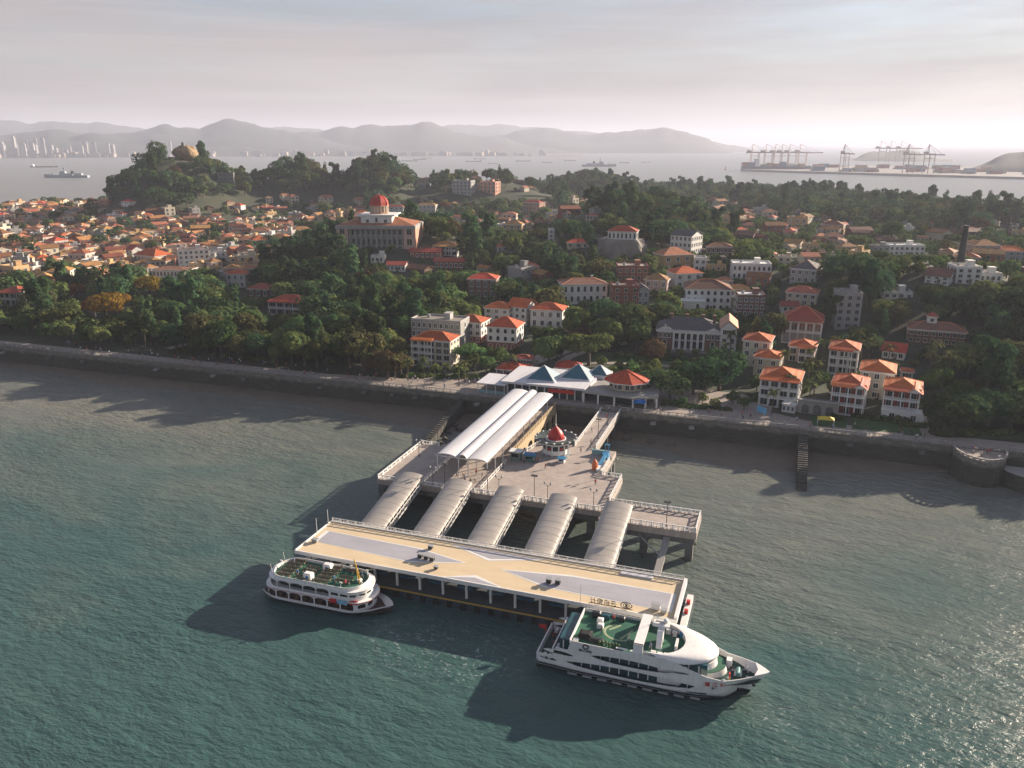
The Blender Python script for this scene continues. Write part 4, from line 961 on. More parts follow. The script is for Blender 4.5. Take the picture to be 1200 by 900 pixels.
class Path:
    def __init__(s, pts):
        s.p = [Vector(p) for p in pts]; s.d = [0]
        for i in range(1, len(s.p)): s.d.append(s.d[-1] + (s.p[i] - s.p[i - 1]).length)
        s.L = s.d[-1]
    def __call__(s, q):
        q = min(max(q, 0), s.L)
        for i in range(1, len(s.d)):
            if q <= s.d[i] + 1e-9:
                k = (q - s.d[i - 1]) / max(1e-9, s.d[i] - s.d[i - 1]); v = s.p[i - 1].lerp(s.p[i], k); return (v.x, v.y)
        return tuple(s.p[-1])
def arch(c, w, z0, z1, rise, n=6):
    return [(c - w / 2, z0), (c + w / 2, z0), (c + w / 2, z1 - rise)] + [(c + w / 2 * math.cos(a), z1 - rise + rise * math.sin(a)) for a in [math.pi * i / n for i in range(1, n)]] + [(c - w / 2, z1 - rise)]
def tier(xf, xst, hb, z0, z1, holes, name, m='shipwhite', thick=.1, ds=.5, mir=True, lean=0):
    for s in ((1, -1) if mir else (1,)):
        P_ = Path(tier_outline(xf, xst, hb))
        me = panel_mesh([(0, z0), (P_.L, z0), (P_.L, z1), (0, z1)], holes(P_.L), lambda q: (P_(q)[0], s * P_(q)[1]), ds, thick=thick, name=name, mats=m)
        if lean:
            for v in me.vertices: v.co.x += lean * (v.co.z - z0)
        obj(name, me, FB)
def h1(L):
    o = [arch(1.2, 1.3, 1.75, 2.75, .3), arch(3.2, 1.6, 1.75, 2.75, .3)]
    q = 6.2
    while q + 1.4 < L - .4: o.append(arch(q, 2.6, 1.4, 3.15, .45)); q += 2.85
    return o
def h2(L):
    o = [arch(1.0, 1.2, 4.6, 5.1, .05), arch(2.7, 1.4, 4.6, 5.1, .05), arch(4.5, 1.4, 4.55, 5.15, .05), arch(6.4, 1.6, 4.55, 5.15, .05), arch(8.4, 1.6, 4.5, 5.2, .05)]
    q = 11.0
    while q + 1.4 < L - .3: o.append(arch(q, 2.72, 3.95, 5.6, .45)); q += 2.9
    return o
tier(9.6, -13.3, 4.12, .95, 3.35, h1, 'lower_deck_side')
tier(9.3, -12.6, 4.0, 3.62, 5.75, h2, 'upper_deck_side', lean=.0)
tier(8.3, -11.6, 3.95, 5.95, 6.75, lambda L: [], 'top_bulwark')
def solid(xf, xst, hb, z0, z1, name, m, d=0.0):
    h = tier_outline(xf - d, xst + d, hb - d); pl = h + [(x, -y) for x, y in h[-2:0:-1]]
    return MB().prism(pl[::-1], z0, z1).build(name, m, FB)
solid(10.3, -13.5, 4.3, 3.35, 3.62, 'deck_edge', 'shipwhite'); solid(9.5, -12.7, 4.15, 5.75, 5.95, 'deck_edge', 'shipwhite')
MB().grid([[(x, y * 1.005, z) for z in (3.42, 3.52)] for x, y in [(a[0] + .06, a[1] * 1.01) for a in tier_outline(10.3, -13.5, 4.3)[:18]]]).build('red_stripe', 'red', FB)
MB().grid([[(x, -y * 1.005, z) for z in (3.42, 3.52)] for x, y in [(a[0] + .06, a[1] * 1.01) for a in tier_outline(10.3, -13.5, 4.3)[:18]]]).build('red_stripe', 'red', FB)
solid(8.3, -11.6, 3.95, 5.95, 6.05, 'top_deck', 'deckgreen', .12)
INN = mat('ferry_interior_shade', (.035, .045, .05), .6, .6, .8)  # dark filling behind the openings, coloured as the shade inside
solid(7.6, -11.5, 2.6, .95, 3.35, 'lower_shade_box', INN); solid(7.8, -11.4, 2.6, 3.62, 5.75, 'upper_shade_box', INN)
for k in range(9):
    for s in (-1, 1): MB().box(-.45, .45, -.3, .3, 0, .45).box(-.45, .45, .2, .3, .45, .95).build('saloon_seat', mat('seat_brown', (.12, .08, .05), .7), FB, (-9.5 + k * 1.8, s * 3.2, .95))
bench = MB()
for k in range(3): bench.box(-1.55, 1.55, -.28 + k * .2, -.14 + k * .2, .42, .47)
bench.box(-1.55, 1.55, .28, .34, .5, .85)
for x in (-1.4, 0, 1.4): bench.box(x - .05, x + .05, -.25, .3, 0, .42)
bme = bench.mesh('top_bench', mat('bench_slats', (.16, .14, .10), .8, .4, 2))
for r in range(5):
    y = -2.75 + r * 1.38
    for k in range(4):
        x = -8.6 + k * 4.1
        if (r in (1, 4) and k == 1) or (r in (0, 3) and k == 3): continue
        obj('top_bench', bme, FB, (x, y, 6.05))
for x, y in ((-3.4, -2.0), (-1.6, 2.4)):
    o = MB().box(-.85, .85, -.65, .65, 0, 1.35).box(-.7, .7, -.5, .5, 1.35, 1.55).build('deck_box', 'shipwhite', FB, (x, y, 6.05)); MB().lathe([(.34, 0), (.34, .03)], 12).build('blue_emblem', 'blue', o, (0, -.68, .75)).rotation_euler = (R(90), 0, 0)
dv = MB().tube((6.6, .4, 6.05), (4.9, 1.4, 10.6), .18, 6, .12).build('davit_boom', 'yellow', FB)
MB().tube((6.9, -.5, 6.05), (6.3, .4, 7.6), .08, 5).tube((5.6, 1.0, 8.8), (6.6, -.6, 7.0), .05, 4).build('boom_stay', 'yellow', dv); MB().box(-.4, .4, -.4, .4, 0, .6).build('winch', 'white', dv, (6.5, .3, 6.05))
for x, y, h in ((7.2, 2.2, 1.9), (4.4, -3.3, 1.6), (7.8, -1.4, 1.2), (-10.8, 0, 2.0), (3.0, 3.4, 1.5)): MB().tube((x, y, 6.05), (x, y, 6.05 + h), .06, 5).box(x - .25, x + .25, y - .1, y + .1, 6.05 + h * .85, 6.05 + h).build('mast', 'white', FB)
for x, m, w in ((3.1, 'red', 1.5), (5.1, 'blue', 2.2), (7.3, 'red', 1.6)):
    MB().box(-w / 2, w / 2, -.05, .05, -.5, .45).build('banner', m if m == 'red' else mat('banner_pale_blue', (.22, .42, .6), .6, .4, 2), FB, (x, -4.42 + (.55 if x > 7 else .02), 3.45), R(20) if x > 7 else 0)
MB().tube((-10.9, -3.0, 6.7), (-11.2, -3.2, 8.8), .04, 5).build('flag_staff', 'white', FB); MB().tube((-11.3, 2.0, 6.7), (-11.6, 2.0, 8.8), .04, 5).build('flag_staff', 'white', FB)

# ------------------------------------------------------------------ far vessels
def cargo(px, py, wpx, label, style=0, group=None, rz=None):
    p = PW(px, py, 0); mpp = project((p.x, p.y, 0))[2] / FPX; L = wpx * mpp; t_ = thing('cargo_ship', label, 'ship', p, YAW + R(rnd.uniform(-6, 6)) + (math.pi if style % 2 else 0), group)
    b_ = L * .075; h = L * .035
    obj('hull', hull_mesh(frange(-L / 2, L / 2, 24), lambda x: b_ * (max(.01, 1 - max(0, (x - L * .3) / (L * .2)) ** 2.2)), lambda x: h * (1 + .5 * sstep(L * .35, L * .5, x)), [mat('cargo_hull', (.06, .07, .085), .6, .3, .05), 'tile_brown'], h * .25, 2, bowcut=L * .02), t_)
    MB().box(-L * .47, L * .46, -b_ * .9, b_ * .9, h * .9, h).build('deck', 'conc_dark', t_)
    MB().box(-L * .46, -L * .38, -b_ * .8, b_ * .8, h, h + L * .06).box(-L * .455, -L * .4, -b_ * .95, b_ * .95, h + L * .06, h + L * .075).build('deckhouse', 'white', t_)
    MB().box(-L * .475, -L * .462, -b_ * .2, b_ * .2, h, h + L * .09).build('funnel', 'dark', t_)
    for k in range(4): MB().box(-L * .33 + k * L * .17, -L * .2 + k * L * .17, -b_ * .7, b_ * .7, h, h + L * .014).build('hatch_cover', 'conc', t_)
    MB().tube((L * .42, 0, h), (L * .42, 0, h + L * .07), L * .003, 4).build('mast', 'grey', t_)
for px, py, w, lb in ((52, 196, 30, 'long low freighter anchored beyond the grey warship'), (478, 189, 22, 'freighter under the tall ridge, lowest of the anchored ships'), (492, 187, 16, 'short freighter just beyond the lowest anchored one'),
                      (555, 189.5, 18, 'freighter anchored alone beyond the ridge trees'), (562, 186.5, 14, 'small pale freighter close beside a larger one'), (578, 192, 12, 'tiny coaster lying nearer the island'), (613, 189, 17, 'freighter beyond the pink roofed houses'),
                      (641, 190.5, 12, 'small coaster between freighter and naval auxiliary'), (668, 188.5, 14, 'pale coaster beyond the naval auxiliary'), (731, 191, 12, 'small coaster off the naval auxiliary stern'), (757, 190.3, 11, 'tiny coaster farthest toward the container port'), (500, 185.5, 12, 'distant pale coaster below the far ridge')):
    cargo(px, py, w, lb, int(px) % 2, 'ships at anchor in the strait')
def warship(px, py, wpx, label, flip=False):
    p = PW(px, py, 0); mpp = project((p.x, p.y, 0))[2] / FPX; L = wpx * mpp; s = L / 130
    t_ = thing('warship', label, 'ship', p, YAW + (math.pi if flip else 0)); g = 'navy'; M['navy'] = mat('navy_grey', (.25, .30, .33), .6, .1, .05)
    obj('hull', hull_mesh(frange(-65 * s, 65 * s, 30), lambda x: 7.5 * s * max(.01, 1 - max(0, (x - 15 * s) / (50 * s)) ** 1.8), lambda x: s * (6.5 + 3 * sstep(20 * s, 65 * s, x)), ['navy', 'boot'], s, 3, bowcut=6 * s), t_)
    MB().box(-60 * s, 20 * s, -7 * s, 7 * s, 6 * s, 6.6 * s).build('deck', 'navy', t_)
    for x0, x1, z0, z1 in ((-48, -24, 6.6, 12), (-12, 18, 6.6, 12), (0, 16, 12, 18), (-18, -12, 6.6, 10)): MB().prism([(x0 * s, -6 * s), (x1 * s, -6 * s), (x1 * s, 6 * s), (x0 * s, 6 * s)], z0 * s, z1 * s, top=[((x0 + 1) * s, -5 * s), ((x1 - 2) * s, -5 * s), ((x1 - 2) * s, 5 * s), ((x0 + 1) * s, 5 * s)]).build('superstructure', 'navy', t_)
    MB().tube((4 * s, 0, 18 * s), (4 * s, 0, 34 * s), 1.6 * s, 6, .6 * s).box(1 * s, 7 * s, -3 * s, 3 * s, 25 * s, 26.5 * s).build('mast', 'navy', t_)
    MB().prism([(-24 * s, -4 * s), (-14 * s, -4 * s), (-14 * s, 4 * s), (-24 * s, 4 * s)], 10 * s, 19 * s, top=[(-24 * s, -3 * s), (-17 * s, -3 * s), (-17 * s, 3 * s), (-24 * s, 3 * s)]).build('funnel', 'dark', t_)
    MB().lathe([(3 * s, 9 * s), (3 * s, 11 * s), (1.5 * s, 13 * s)], 8, 38 * s).tube((38 * s, 0, 11 * s), (47 * s, 0, 13 * s), .4 * s, 5).build('gun_turret', 'navy', t_)
warship(78, 208, 52, 'grey warship with tall mast off the wooded point', True)
warship(702, 195, 40, 'pale grey naval auxiliary with raised crane beyond the middle hill', False)

# ================================================================== BUILDINGS
M['tile_cap'] = mat('ridge_tiles_sunlit', (.58, .24, .12), .8, .15, .6)  # mortar tone lightened to paint the sunlit line along hip ridges
FOOT = []        # footprints (cx, cy, radius) kept free of trees
FACE = []        # facade boxes in view with distance, kept from being wholly hidden by trees
for k, c in (('cream', (.55, .49, .38)), ('white_wall', (.70, .69, .66)), ('pink', (.55, .38, .32)), ('ochre', (.50, .34, .17)), ('greywall', (.34, .34, .33)), ('brick', (.26, .10, .065)), ('brown_brick', (.17, .095, .07)), ('salmon', (.56, .31, .22)), ('paleblue', (.42, .47, .5))):
    M[k] = mat('wall_' + k, c, .85, .12, .35, .1, rand=.14 if k not in ('white_wall',) else .06, col2=tuple(q * .78 for q in c), detail=9)
M['roofslab'] = mat('roof_slab', (.34, .30, .26), .9, .2, .3, .1, rand=.25, col2=(.22, .20, .18), detail=8)
M['shutter_red'] = mat('shutter_red', (.22, .03, .025), .6); M['shutter_green'] = mat('shutter_green', (.04, .12, .09), .6)
def window_meshes():
    W_ = {}
    for nm, fr in (('rect', 'white'), ('dark', 'grey'), ('brickrim', 'cream')):
        mb = MB(); mb.box(-.5, .5, -.02, .12, 0, 1, 1); f = .09
        mb.box(-.5, -.5 + f, -.1, .1, 0, 1); mb.box(.5 - f, .5, -.1, .1, 0, 1); mb.box(-.5 + f, .5 - f, -.1, .1, 1 - f, 1); mb.box(-.6, .6, -.18, .1, -f, 0); mb.box(-.03, .03, -.07, .1, 0, 1 - f)
        W_[nm] = mb.mesh('window', [fr, 'glass'])
    mb = MB(); arc = [(.5 * math.cos(a), .7 + .3 * math.sin(a)) for a in [math.pi * i / 8 for i in range(9)]]
    ol = [(-.5, 0), (.5, 0)] + arc[0:]
    mb.add([(x, -.02, z) for x, z in ol[:2] + arc], [tuple(range(2 + len(arc)))], 1)
    rows = [[(x, -.1, z), (x * .8, -.1, z * .94 + .02), (x * .8, -.0, z * .94 + .02), (x, .05, z)] for x, z in [(.5, 0)] + arc + [(-.5, 0)]]
    mb.grid(rows, 0, close=True); mb.box(-.6, .6, -.18, .1, -.09, 0)
    W_['arch'] = mb.mesh('window', ['white', 'glass'])
    mb = MB(); mb.box(-.5, .5, -.03, .1, 0, 1); mb.box(-.4, .4, -.06, -.03, .05, .5); mb.box(-.4, .4, -.06, -.03, .55, .95); W_['door'] = mb.mesh('door', 'trunk')
    for c in ('shutter_red', 'shutter_green'):
        mb = MB(); mb.box(-.5, .5, -.1, .05, 0, 1); [mb.box(-.44, .44, -.13, -.1, .08 + k * .12, .15 + k * .12) for k in range(7)]; W_[c] = mb.mesh('shutter', c)
    return W_
WIN = window_meshes()
def put_windows(root, w, d, h, st, ncol, side=None, kind='rect', z0=0.0, ww=None, wh=None, skip=(), faces='FRL', shutters=None, cx=0, cy=0, name='window'):
    fh = h / st; side = max(1, int(ncol * d / w)) if side is None else side
    for fc in faces:
        n = ncol if fc in 'FB' else side; span = w if fc in 'FB' else d
        for k in range(n):
            u = -span / 2 + span * (k + .5) / n; a = min(1.7, span / n * .6) if ww is None else ww; b_ = fh * .58 if wh is None else wh
            for f_ in range(st):
                if (fc, k, f_) in skip: continue
                z = z0 + f_ * fh + fh * .26
                if fc == 'F': loc, rz = (cx + u, cy - d / 2, z), 0
                elif fc == 'R': loc, rz = (cx + w / 2, cy + u, z), R(90)
                elif fc == 'L': loc, rz = (cx - w / 2, cy + u, z), R(-90)
                else: loc, rz = (cx + u, cy + d / 2, z), R(180)
                o = obj(name, WIN[kind], root, loc, rz, (a, 1, b_))
                if shutters and fc == 'F':
                    for s in (-1, 1): obj('shutter', WIN[shutters], root, (loc[0] + s * a * .78, loc[1], z), 0, (a * .5, 1, b_))
def place(px, py, w, d, yc, h):
    """front edge midpoint at the sight line, body behind it"""
    p, mpp = at(px, py); yaw = YAW + R(yc); c = p + Vector((-math.sin(yaw), math.cos(yaw), 0)) * (d / 2)
    zs = [hgt(c.x + dx, c.y + dy) for dx in (-w / 2, w / 2) for dy in (-d / 2, d / 2)]
    return Vector((c.x, c.y, p.z)), yaw, min(zs) - p.z - .6
def register(root, w, d, h, front_clear=8.0):
    c = root.location; yaw = root.rotation_euler.z
    FOOT.append((c.x, c.y, yaw, w / 2 + 2.0, d / 2 + 2.0))
    q = []
    for dx in (-w / 2, w / 2):
        for z in (0.25 * h, h):
            v = Vector((dx * math.cos(yaw) + d / 2 * math.sin(yaw), dx * math.sin(yaw) - d / 2 * math.cos(yaw), z)) + c; q.append(project(v))
    FACE.append((min(a[0] for a in q), max(a[0] for a in q), min(a[1] for a in q), max(a[1] for a in q), max(a[2] for a in q) + 2))
def roof_on(root, kind, w, d, h, rh, rm, over=.6, wallm='cream', eave='white', cx=0, cy=0):
    if kind == 'hip': o = MB().hip(w, d, h + .22, rh, over, .25, 1, 0).build('roof', [eave, rm], root, (cx, cy, 0))
    elif kind == 'gable' or kind == 'gable_y':
        ax = 'x' if kind == 'gable' else 'y'; o = MB().gable(w, d, h, rh, over, .22, 0, ax).build('roof', rm, root, (cx, cy, 0))
        for s in (-1, 1):
            if ax == 'x': pts = [(s * w / 2 * .999, -d / 2, h - .02), (s * w / 2 * .999, d / 2, h - .02), (s * w / 2 * .999, 0, h + rh * d / (d + 2 * over)), (s * (w / 2 - .3), -d / 2, h - .02), (s * (w / 2 - .3), d / 2, h - .02), (s * (w / 2 - .3), 0, h + rh * d / (d + 2 * over))]
            else: pts = [(-w / 2, s * d / 2 * .999, h - .02), (w / 2, s * d / 2 * .999, h - .02), (0, s * d / 2 * .999, h + rh * w / (w + 2 * over)), (-w / 2, s * (d / 2 - .3), h - .02), (w / 2, s * (d / 2 - .3), h - .02), (0, s * (d / 2 - .3), h + rh * w / (w + 2 * over))]
            MB().add(pts, [(0, 1, 2), (5, 4, 3), (0, 3, 4, 1)]).build('gable_wall', wallm, root, (cx, cy, 0))
    else:
        t = .3; mb = MB(); mb.box(-w / 2, w / 2, -d / 2, -d / 2 + t, h, h + .8); mb.box(-w / 2, w / 2, d / 2 - t, d / 2, h, h + .8); mb.box(-w / 2, -w / 2 + t, -d / 2 + t, d / 2 - t, h, h + .8); mb.box(w / 2 - t, w / 2, -d / 2 + t, d / 2 - t, h, h + .8)
        mb.build('parapet', wallm, root, (cx, cy, 0)); o = MB().box(-w / 2 + t, w / 2 - t, -d / 2 + t, d / 2 - t, h, h + .12).build('roof', rm, root, (cx, cy, 0))
        if w > 7:
            MB().box(w * .1, w * .1 + 2.6, -1, d * .25, h + .12, h + 2.6).box(w * .1 - .2, w * .1 + 2.8, -1.2, d * .25 + .2, h + 2.6, h + 2.8).build('stair_head', wallm, root, (cx, cy, 0))
            MB().lathe([(.7, .12), (.75, .6), (.7, 1.3), (.2, 1.5)], 8).build('water_tank', 'grey', root, (cx - w * .25, cy + d * .1, h))
    return o
def veranda(root, w, d, h, st, n=4, depth=1.7, m='white_wall', rm='white', x0=None, x1=None, lower=True):
    """stacked balconies with columns and balustrades on the front"""
    fh = h / st; x0 = -w / 2 if x0 is None else x0; x1 = w / 2 if x1 is None else x1; y = -d / 2
    for f_ in range(0 if lower else 1, st):
        z = f_ * fh
        MB().box(x0, x1, y - depth, y - .01, z - .15, z + .12).build('balcony_slab', rm, root)
        if f_ or not lower:
            mb = MB(); mb.box(x0, x1, y - depth, y - depth + .12, z + .85, z + 1.0); mb.box(x0, x1, y - depth, y - depth + .12, z + .12, z + .25)
            k = int((x1 - x0) / .5)
            for i in range(k + 1): mb.box(x0 + (x1 - x0) * i / k - .09, x0 + (x1 - x0) * i / k + .09, y - depth + .01, y - depth + .11, z + .25, z + .85)
            mb.build('balcony_railing', rm, root)
        for i in range(n + 1):
            x = x0 + .2 + (x1 - x0 - .4) * i / n; MB().box(x - .17, x + .17, y - depth + .13, y - depth + .43, z + .12, z + fh - .15).build('column', rm, root)
    return depth
def house(name, label, px, py, wpx, hpx, d=None, yc=-19, st=2, roof='hip', rh=None, wall='cream', rm='tile', ncol=4, side=None, kind='rect', ver=0, group=None, cat='house', over=.6, shut=None, chimney=False, pediment=False, verx=None, base=None, annex=None):
    p, mpp = at(px, py); yaw = R(yc); w = wpx * mpp; h = hpx * mpp * 1.03; d = d or w * .8; rh = rh or min(w, d) * .22
    loc, yaw, dz = place(px, py, w, d, yc, h)
    root = thing(name, label, cat, loc, yaw, group)
    if base:                                     # ground floor in another wall
        fh = h / st; MB().box(-w / 2 - .06, w / 2 + .06, -d / 2 - .06, d / 2 + .06, dz, fh).build('ground_floor_wall', base, root); MB().box(-w / 2, w / 2, -d / 2, d / 2, fh, h).build('wall', wall, root)
    else: MB().box(-w / 2, w / 2, -d / 2, d / 2, dz, h).build('wall', wall, root)
    r_ = roof_on(root, roof, w, d, h, rh, rm, over, wall)
    if roof == 'hip':
        W_, D_, z_ = w / 2 + over - .04, d / 2 + over - .04, h + .26; k = abs(W_ - D_) if abs(W_ - D_) > .2 else .2
        a_, b_ = ((-k, 0, z_ + rh), (k, 0, z_ + rh)) if w >= d else ((0, -k, z_ + rh), (0, k, z_ + rh)); mb = MB().tube(a_, b_, .16, 4)
        for sx in (-1, 1):
            for sy in (-1, 1): mb.tube((sx * W_, sy * D_, z_), (a_ if (sx < 0 if w >= d else sy < 0) else b_), .14, 4)
        mb.build('ridge_cap', 'tile_cap', r_)
    if chimney: MB().box(-.4, .4, -.4, .4, 0, rh * .8 + .9).box(-.5, .5, -.5, .5, rh * .8 + .9, rh * .8 + 1.1).build('chimney', wall, r_, (w * .22, d * .12, h + .3))
    skip = set()
    if ver:
        x0, x1 = verx if verx else (-.5, .5); veranda(root, w, d, h, st, ver, x0=x0 * w, x1=x1 * w, m=wall)
        y0 = -d / 2 - 1.7 - .5
        MB().add([(x0 * w - .2, -d / 2 - 2.1, h - .05), (x1 * w + .2, -d / 2 - 2.1, h - .05), (x1 * w + .2, -d / 2 + .2, h + .55), (x0 * w - .2, -d / 2 + .2, h + .55), (x0 * w - .2, -d / 2 - 2.1, h + .13), (x1 * w + .2, -d / 2 - 2.1, h + .13), (x1 * w + .2, -d / 2 + .2, h + .95), (x0 * w - .2, -d / 2 + .2, h + .95)],
                 [(3, 2, 1, 0), (4, 5, 6, 7), (0, 1, 5, 4), (1, 2, 6, 5), (3, 0, 4, 7)]).build('veranda_roof', rm if roof != 'flat' else 'white', root)
    if ver:
        put_windows(root, w, d, h, st, ncol, side, kind, faces='RL')
        put_windows(root, w, d, h, st, ncol, side, 'dark', faces='F', shutters=shut, ww=w / ncol * (.5 if shut else .78), wh=h / st * .72, z0=-h / st * .18)  # front windows enlarged so their dark glass stands in for the shaded recess
    else: put_windows(root, w, d, h, st, ncol, side, kind, skip=skip, shutters=shut)
    if not ver: obj('door', WIN['door'], root, (w * .08, -d / 2 - .02, 0), 0, (1.3, 1, 2.3))
    if roof == 'hip': MB().box(-w / 2 - .12, w / 2 + .12, -d / 2 - .12, d / 2 + .12, h - .45, h - .2).build('cornice', 'white', root)
    if pediment:                                  # a gabled bay at the right of the front
        bx0, bx1 = w * .16, w * .5 + .2; c = (bx0 + bx1) / 2; hw = (bx1 - bx0) / 2 + .3; y = -d / 2 - 2.25
        MB().add([(c - hw, y, h + .1), (c + hw, y, h + .1), (c, y, h + hw * .55 + .1), (c - hw, 0, h + .1), (c + hw, 0, h + .1), (c, 0, h + hw * .55 + .1)], [(0, 1, 2), (3, 5, 4), (0, 3, 4, 1)]).build('pediment', 'white', root)
        MB().add([(c - hw - .3, y - .25, h + .02), (c, y - .25, h + hw * .55 + .3), (c, 1.5, h + hw * .55 + .3), (c - hw - .3, 1.5, h + .02), (c + hw + .3, y - .25, h + .02), (c + hw + .3, 1.5, h + .02)], [(0, 1, 2, 3), (1, 4, 5, 2)]).build('pediment_roof', rm, root)
    if annex:
        ax, aw, ah, ad = annex; cx = ax * w
        MB().box(cx - aw / 2, cx + aw / 2, -d / 2 - ad, -d / 2 - .01, dz, ah).build('annex_wall', wall, root); MB().box(cx - aw / 2 - .2, cx + aw / 2 + .2, -d / 2 - ad - .2, -d / 2 - .02, ah, ah + .25).build('annex_roof', 'white', root)
        put_windows(root, aw, ad, ah, 1, 2, 1, kind, cx=cx, cy=-d / 2 - ad / 2, faces='F')
    register(root, w, d, h); return root
V = 'orange tiled seaside villas'
house('villa', 'cream villa with red shutters and pedimented bay above the lawn by the arched gate', 991, 485, 36, 33, 12, -27, 3, wall='white_wall', ncol=3, ver=4, pediment=True, shut='shutter_red', group=V, annex=None)
house('villa', 'cream villa with pedimented bay and white glazed terrace in front', 1053, 489, 38, 32, 12, -27, 3, wall='white_wall', ncol=3, ver=4, pediment=True, shut='shutter_red', group=V, annex=(.1, 12, 3, 4.2))
house('villa', 'wide orange roofed villa with double veranda beside the shore plaza', 911, 476, 43, 31, 13, -24, 3, wall='white_wall', ncol=4, ver=4, group=V)
house('villa', 'white three storey villa with blue window bays behind the pedimented villa', 986, 438, 31, 28, 12, -25, 3, wall='white_wall', ncol=3, group=V, verx=(-.5, .3), ver=3)
house('villa', 'broad orange hipped villa between the two pedimented villas', 1024, 468, 36, 32, 13, -26, 3, wall='cream', ncol=3, group=V)
house('pavilion', 'small orange hipped pavilion beside the broad villa', 1062, 444, 12, 8, 4, -25, 1, wall='white_wall', ncol=2, group=None, cat='pavilion')
house('villa', 'pink villa with arcaded balcony below the red roofed villa', 938, 424, 28, 17, 10, -26, 2, wall='pink', ncol=3, ver=2, verx=(-.1, .5), group=V)
house('villa', 'cream villa with orange hipped roof beside the white gabled annex', 884, 430, 30, 30, 11, -24, 3, wall='cream', ncol=3, group=V)
house('villa', 'cream villa with steep orange roof tucked in front of a taller one', 897, 441, 29, 21, 10, -26, 2, wall='cream', ncol=2, group=V)
house('villa', 'red roofed villa with dormer, white verandas and grey brick ground floor', 938, 402, 43, 26, 13, -22, 2, wall='white_wall', base='greywall', rm='tile_red', ncol=5, ver=5, rh=4.6)
house('house', 'small white house with orange gable roof among palms', 1046, 421, 24, 9, 8, -30, 1, roof='gable', rh=2.6, wall='white_wall', ncol=3)
house('apartment_block', 'terraced grey concrete apartment block above the villas', 992, 386, 27, 40, 12, -12, 5, roof='flat', wall='greywall', rm='roofslab', ncol=3, kind='dark', cat='apartment block')
house('villa', 'long brown brick villa with grey brown roof and cupola among dark trees', 1096, 404, 60, 16, 11, -23, 2, wall='brown_brick', rm='tile_brown', ncol=8, kind='brickrim')
house('apartment_block', 'pale block with tall dark window strip near the chimney', 1134, 333, 28, 18, 12, -8, 3, roof='flat', wall='white_wall', rm='roofslab', ncol=3, kind='dark', cat='apartment block')
house('house', 'long low flat roofed house attached to the pale block by the chimney', 1160, 331, 24, 9, 10, -8, 1, roof='flat', wall='white_wall', rm='roofslab', ncol=4)
house('mansion', 'white three storey mansion with brown hipped roof and arcaded side', 829, 364, 52, 24, 15, -8, 3, wall='white_wall', rm='tile_brown', ncol=7, kind='arch', rh=3.6, annex=(-.42, 14, 5.5, 7))
house('mansion', 'white arcaded house with low brown roof above the dark round tree', 685, 356, 53, 22, 13, 6, 2, wall='white_wall', rm='tile_brown', ncol=7, kind='arch', rh=2.2, chimney=True)
house('brick_block', 'tall red brick block with flat roof and stair tower', 741, 338, 36, 24, 14, -3, 3, roof='flat', wall='brick', rm='roofslab', ncol=5, kind='brickrim', cat='house')
house('brick_block', 'lower red brick house with pale cornice in front of the brick block', 733, 362, 31, 25, 11, 2, 3, roof='flat', wall='brick', rm='roofslab', ncol=3, kind='brickrim', cat='house')
house('house', 'grey brick wing with dark roof beside the red brick house', 753, 361, 14, 20, 11, 2, 2, roof='gable_y', rh=2.4, wall='greywall', rm='tile_grey', ncol=2)
house('house', 'pale gable sided house with grey roof on the wooded slope', 797, 298, 27, 21, 15, -38, 3, roof='gable', rh=3, wall='white_wall', rm='tile_grey', ncol=5)
house('house', 'low dark house with row of white arched windows', 843, 298, 29, 8, 10, -8, 1, wall='brown_brick', rm='tile_brown', ncol=6, kind='arch', rh=2.2)
house('mansion', 'bright white flat roofed mansion with arched windows and roof rooms', 880, 328, 44, 17, 13, -10, 2, roof='flat', wall='white_wall', rm='white', ncol=8, kind='arch')
house('house', 'stepped dark brick house with white roof terrace', 879, 372, 31, 24, 12, -8, 3, roof='flat', wall='brown_brick', rm='white', ncol=5)
house('house', 'grey cream house with large dark hipped roof and lit flank', 940, 332, 30, 16, 15, -35, 2, wall='greywall', rm='tile_grey', ncol=4, rh=3.4)
house('house', 'cream hipped house with small arched windows behind the red roofed villa', 938, 358, 34, 14, 11, -25, 2, wall='cream', rm='tile_old', ncol=4)
house('house', 'small house with pinkish red shed roof beside the grey lane', 925, 366, 19, 7, 7, -10, 1, roof='gable', wall='white_wall', rm='tile_red', ncol=2, rh=1.6)
house('house', 'small brown roofed house between white mansions', 866, 348, 24, 8, 9, -12, 1, wall='white_wall', rm='tile_old', ncol=3)
house('house', 'white house with flat terrace below the hill wood', 640 + 180, 318, 14, 14, 9, -10, 2, roof='flat', wall='white_wall', rm='roofslab', ncol=2)
house('apartment_block', 'long grey flat roofed apartment block above the promenade palms', 511, 408, 62, 31, 11, -17, 3, roof='flat', wall='greywall', rm='roofslab', ncol=9, side=1, cat='apartment block')
house('apartment_block', 'four storey orange roofed block with arched gable side by the promenade', 506, 429, 47, 30, 10, -17, 4, wall='cream', ncol=5, ver=3, verx=(-.5, .05), cat='apartment block', rh=2.4)
OG = 'orange roofed cluster above the terminal'
house('house', 'orange hipped house half hidden behind the grey apartment block', 548, 402, 34, 24, 10, -20, 3, wall='white_wall', base='brick', ncol=4, group=OG)
house('house', 'white and brick house with swept orange roof nearest the street', 588, 410, 36, 26, 11, -16, 3, wall='white_wall', base='brick', ncol=4, kind='arch', group=OG, rh=3.4)
house('house', 'orange roofed white house behind the swept roof house', 582, 382, 30, 20, 10, -16, 3, wall='white_wall', ncol=3, group=OG)
house('house', 'orange gabled house at the back of the cluster by the dark trees', 606, 381, 24, 21, 10, -30, 3, wall='white_wall', ncol=3, group=OG, roof='gable', rh=3.2)
